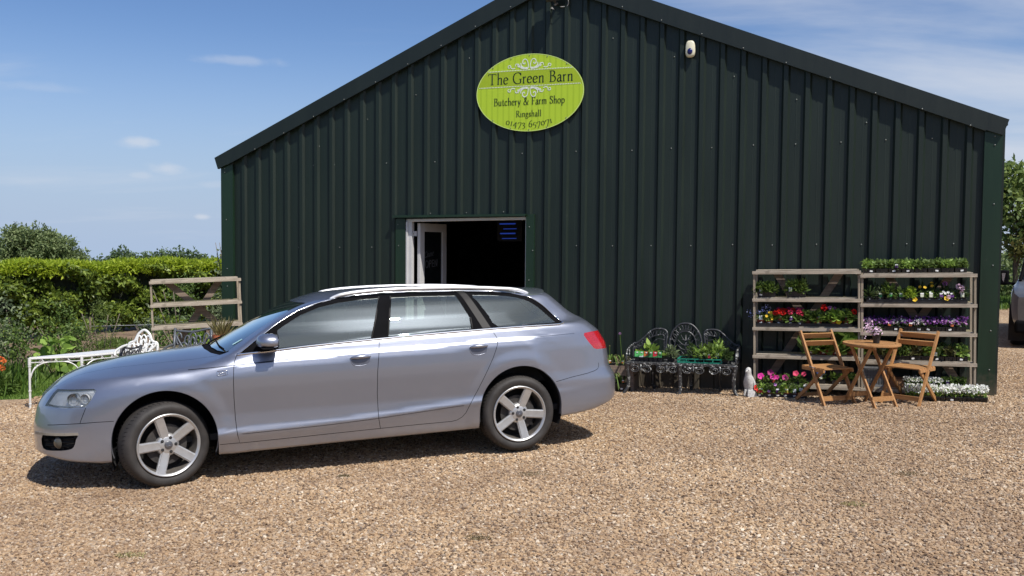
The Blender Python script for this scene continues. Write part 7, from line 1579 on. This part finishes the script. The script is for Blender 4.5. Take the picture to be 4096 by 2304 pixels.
def vehicle():
    # seen nose on: only its left slice is in the picture
    root = empty('parked_van', (9.32, 15.11, gz(8.9, 15.1)), math.radians(-30)); tag(root, 'silver grey van cut off by the right edge behind the barn corner', 'van'); GP2 = paint_mat('silver_grey_van_paint', (.15, .15, .155), .8, .4)
    m = MB(); W_ = .90; prof = [(-.86, .32), (-.93, .50), (-.94, .80), (-.91, 1.02), (-.84, 1.12), (-.74, 1.62), (-.62, 1.82), (0, 1.90)]; prof = [(a, b) for a, b in catmull_xy(prof)]; full = prof + [(-a, b) for a, b in prof[::-1][1:]]
    secs = []
    for y, sx, zt_, in ((-.02, .86, .86), (.10, .95, .93), (.45, .99, 1.02), (.95, 1, 1.10), (1.0, 1, 1.14), (1.75, 1, 1.86), (2.1, 1, 1.90), (4.2, 1, 1.90), (4.4, .96, 1.80)):
        secs.append([(a * sx, y, min(b, zt_ + .02 * (1 - abs(a)))) for a, b in full])
    k = len(full); m.add([p for s_ in secs for p in s_], [(i * k + j, i * k + j + 1, (i + 1) * k + j + 1, (i + 1) * k + j) for i in range(len(secs) - 1) for j in range(k - 1)] + [tuple(range(k))] + [tuple(range(8 * k, 9 * k))]); body = m.build('body', GP2, root, True, 50)
    m = MB(); m.add([(-.76, .98, 1.15), (.76, .98, 1.15), (.60, 1.72, 1.80), (-.60, 1.72, 1.80)], [(0, 1, 2, 3)]); m.build('windscreen', M_GLASSDK, root)
    for s_ in (-1, 1):
        m = MB(); m.add([(s_ * .905, 1.25, 1.10), (s_ * .905, 2.2, 1.12), (s_ * .77, 2.2, 1.62), (s_ * .775, 1.72, 1.60)], [(0, 1, 2, 3)]); m.build('side_window', M_GLASSDK, root)
        m = MB(); m.tube([(s_ * .80, .96, 1.11), (s_ * .655, 1.70, 1.80)], .03, 6); m.build('pillar_trim', M_BLKTRIM, root)
        m = MB(); m.box((s_ * 1.07, 1.18, 1.16), (.17, .09, .27)); mm = bevel(m.build('door_mirror', M_BLKTRIM, root, True, 40), .03, 3); m = MB(); m.bar((s_ * .88, 1.2, 1.04), (s_ * 1.05, 1.19, 1.07), .06, .05); m.build('mirror_arm', M_BLKTRIM, mm); m = MB(); m.add([(s_ * (1.07 - .03), 1.131, 1.24), (s_ * (1.07 + .03), 1.131, 1.24), (s_ * (1.07 + .02), 1.131, 1.12), (s_ * (1.07 + .0), 1.131, 1.08)], [(0, 1, 2, 3)]); m.build('mirror_glint', M_CHROME, mm)
        for y in (.62, 3.5):
            wv = empty('wheel'); wv.parent = root; wv.location = (s_ * .80, y, .33); m = MB(); m.lathe([(.20, -.11), (.31, -.115), (.335, -.08), (.335, .08), (.31, .115), (.20, .11)], 36, 'x'); m.build('tyre', M_RUBBER, wv, True, 50); m = MB(); m.lathe([(.001, s_ * .06), (.12, s_ * .07), (.20, s_ * .10), (.21, s_ * .10)], 24, 'x'); m.build('hubcap', M_ALLOY, wv, True)
            m = MB(); m.prism([(y + .40 * math.cos(a), .35 + .40 * math.sin(a)) for a in np.linspace(0, math.pi, 20)] + [(y - .40, .10), (y + .40, .10)], s_ * .70, s_ * .945, 'yz'); m.build('wheel_arch', M_LINER, body)
        m = MB(); m.box((s_ * .66, .03, .74), (.30, .10, .16)); bevel(m.build('headlight', mat('lamp_glass_grey', (.45, .47, .5), .15, .3), root, True, 40), .03, 3)
    m = MB(); m.box((0, -.03, .62), (.80, .08, .22)); bevel(m.build('grille', M_BLKTRIM, root), .02); m = MB(); m.box((0, 0, .36), (1.7, .16, .22)); bevel(m.build('bumper', M_BLKTRIM, root), .05, 3)
def catmull_xy(P_): return [(p.x, p.y) for p in catmull([(a, b, 0) for a, b in P_], 3)]
vehicle()

for i, x in enumerate((-26, -15, -5, 6, 16, 27)): tree('unseen dense tree added behind the viewer to darken low reflections, %s of six' % ORD[i], x, -26 - (i % 2) * 2, 0, [((0, 0, 3.2), (5.2, 2.5, 2.6)), ((3, 0, 2.2), (4.2, 2.2, 2.1)), ((-3, 0, 2.2), (4.2, 2.2, 2.1))], 3500, LF['far'], .55, .34, .3, 1.5, 'unseen_tree', 'unseen trees added behind the viewer', .3)  # added out of view so car and cladding reflect a darker horizon

for i, (x, y, r_) in enumerate(((-1.31, 7.09, .05), (.19, 7.01, .13), (2.27, 5.94, .10), (-2.19, 5.20, .09), (2.98, 6.74, .14), (-.17, 5.39, .10))):
    root = empty('moss_patch', (x, y, gz(x, y) + .008)); tag(root, ('small dull moss tuft in the gravel below the car doors', 'dull moss patch in the gravel right of the rear wheel', 'yellow moss tuft in the gravel at the right foreground', 'dead grass wisp in the gravel at the lower left', 'flat dusty moss patch in the gravel below the folding chairs', 'dark moss patch in the gravel near the bottom centre')[i], 'moss', 'moss patches in the gravel')
    n = 150; a = rng.uniform(0, 6.28, n); q = r_ * rng.random(n) ** .6; leaf_mesh('moss', np.stack([q * np.cos(a), q * np.sin(a) * .5, np.zeros(n)], -1), rdir(n, .5), rdir(n, 1), np.full(n, .014), np.full(n, .007), LF['straw'] if i in (2, 3) else leaf_mat('dull_moss', (.12, .095, .05), (.24, .19, .10)), root)
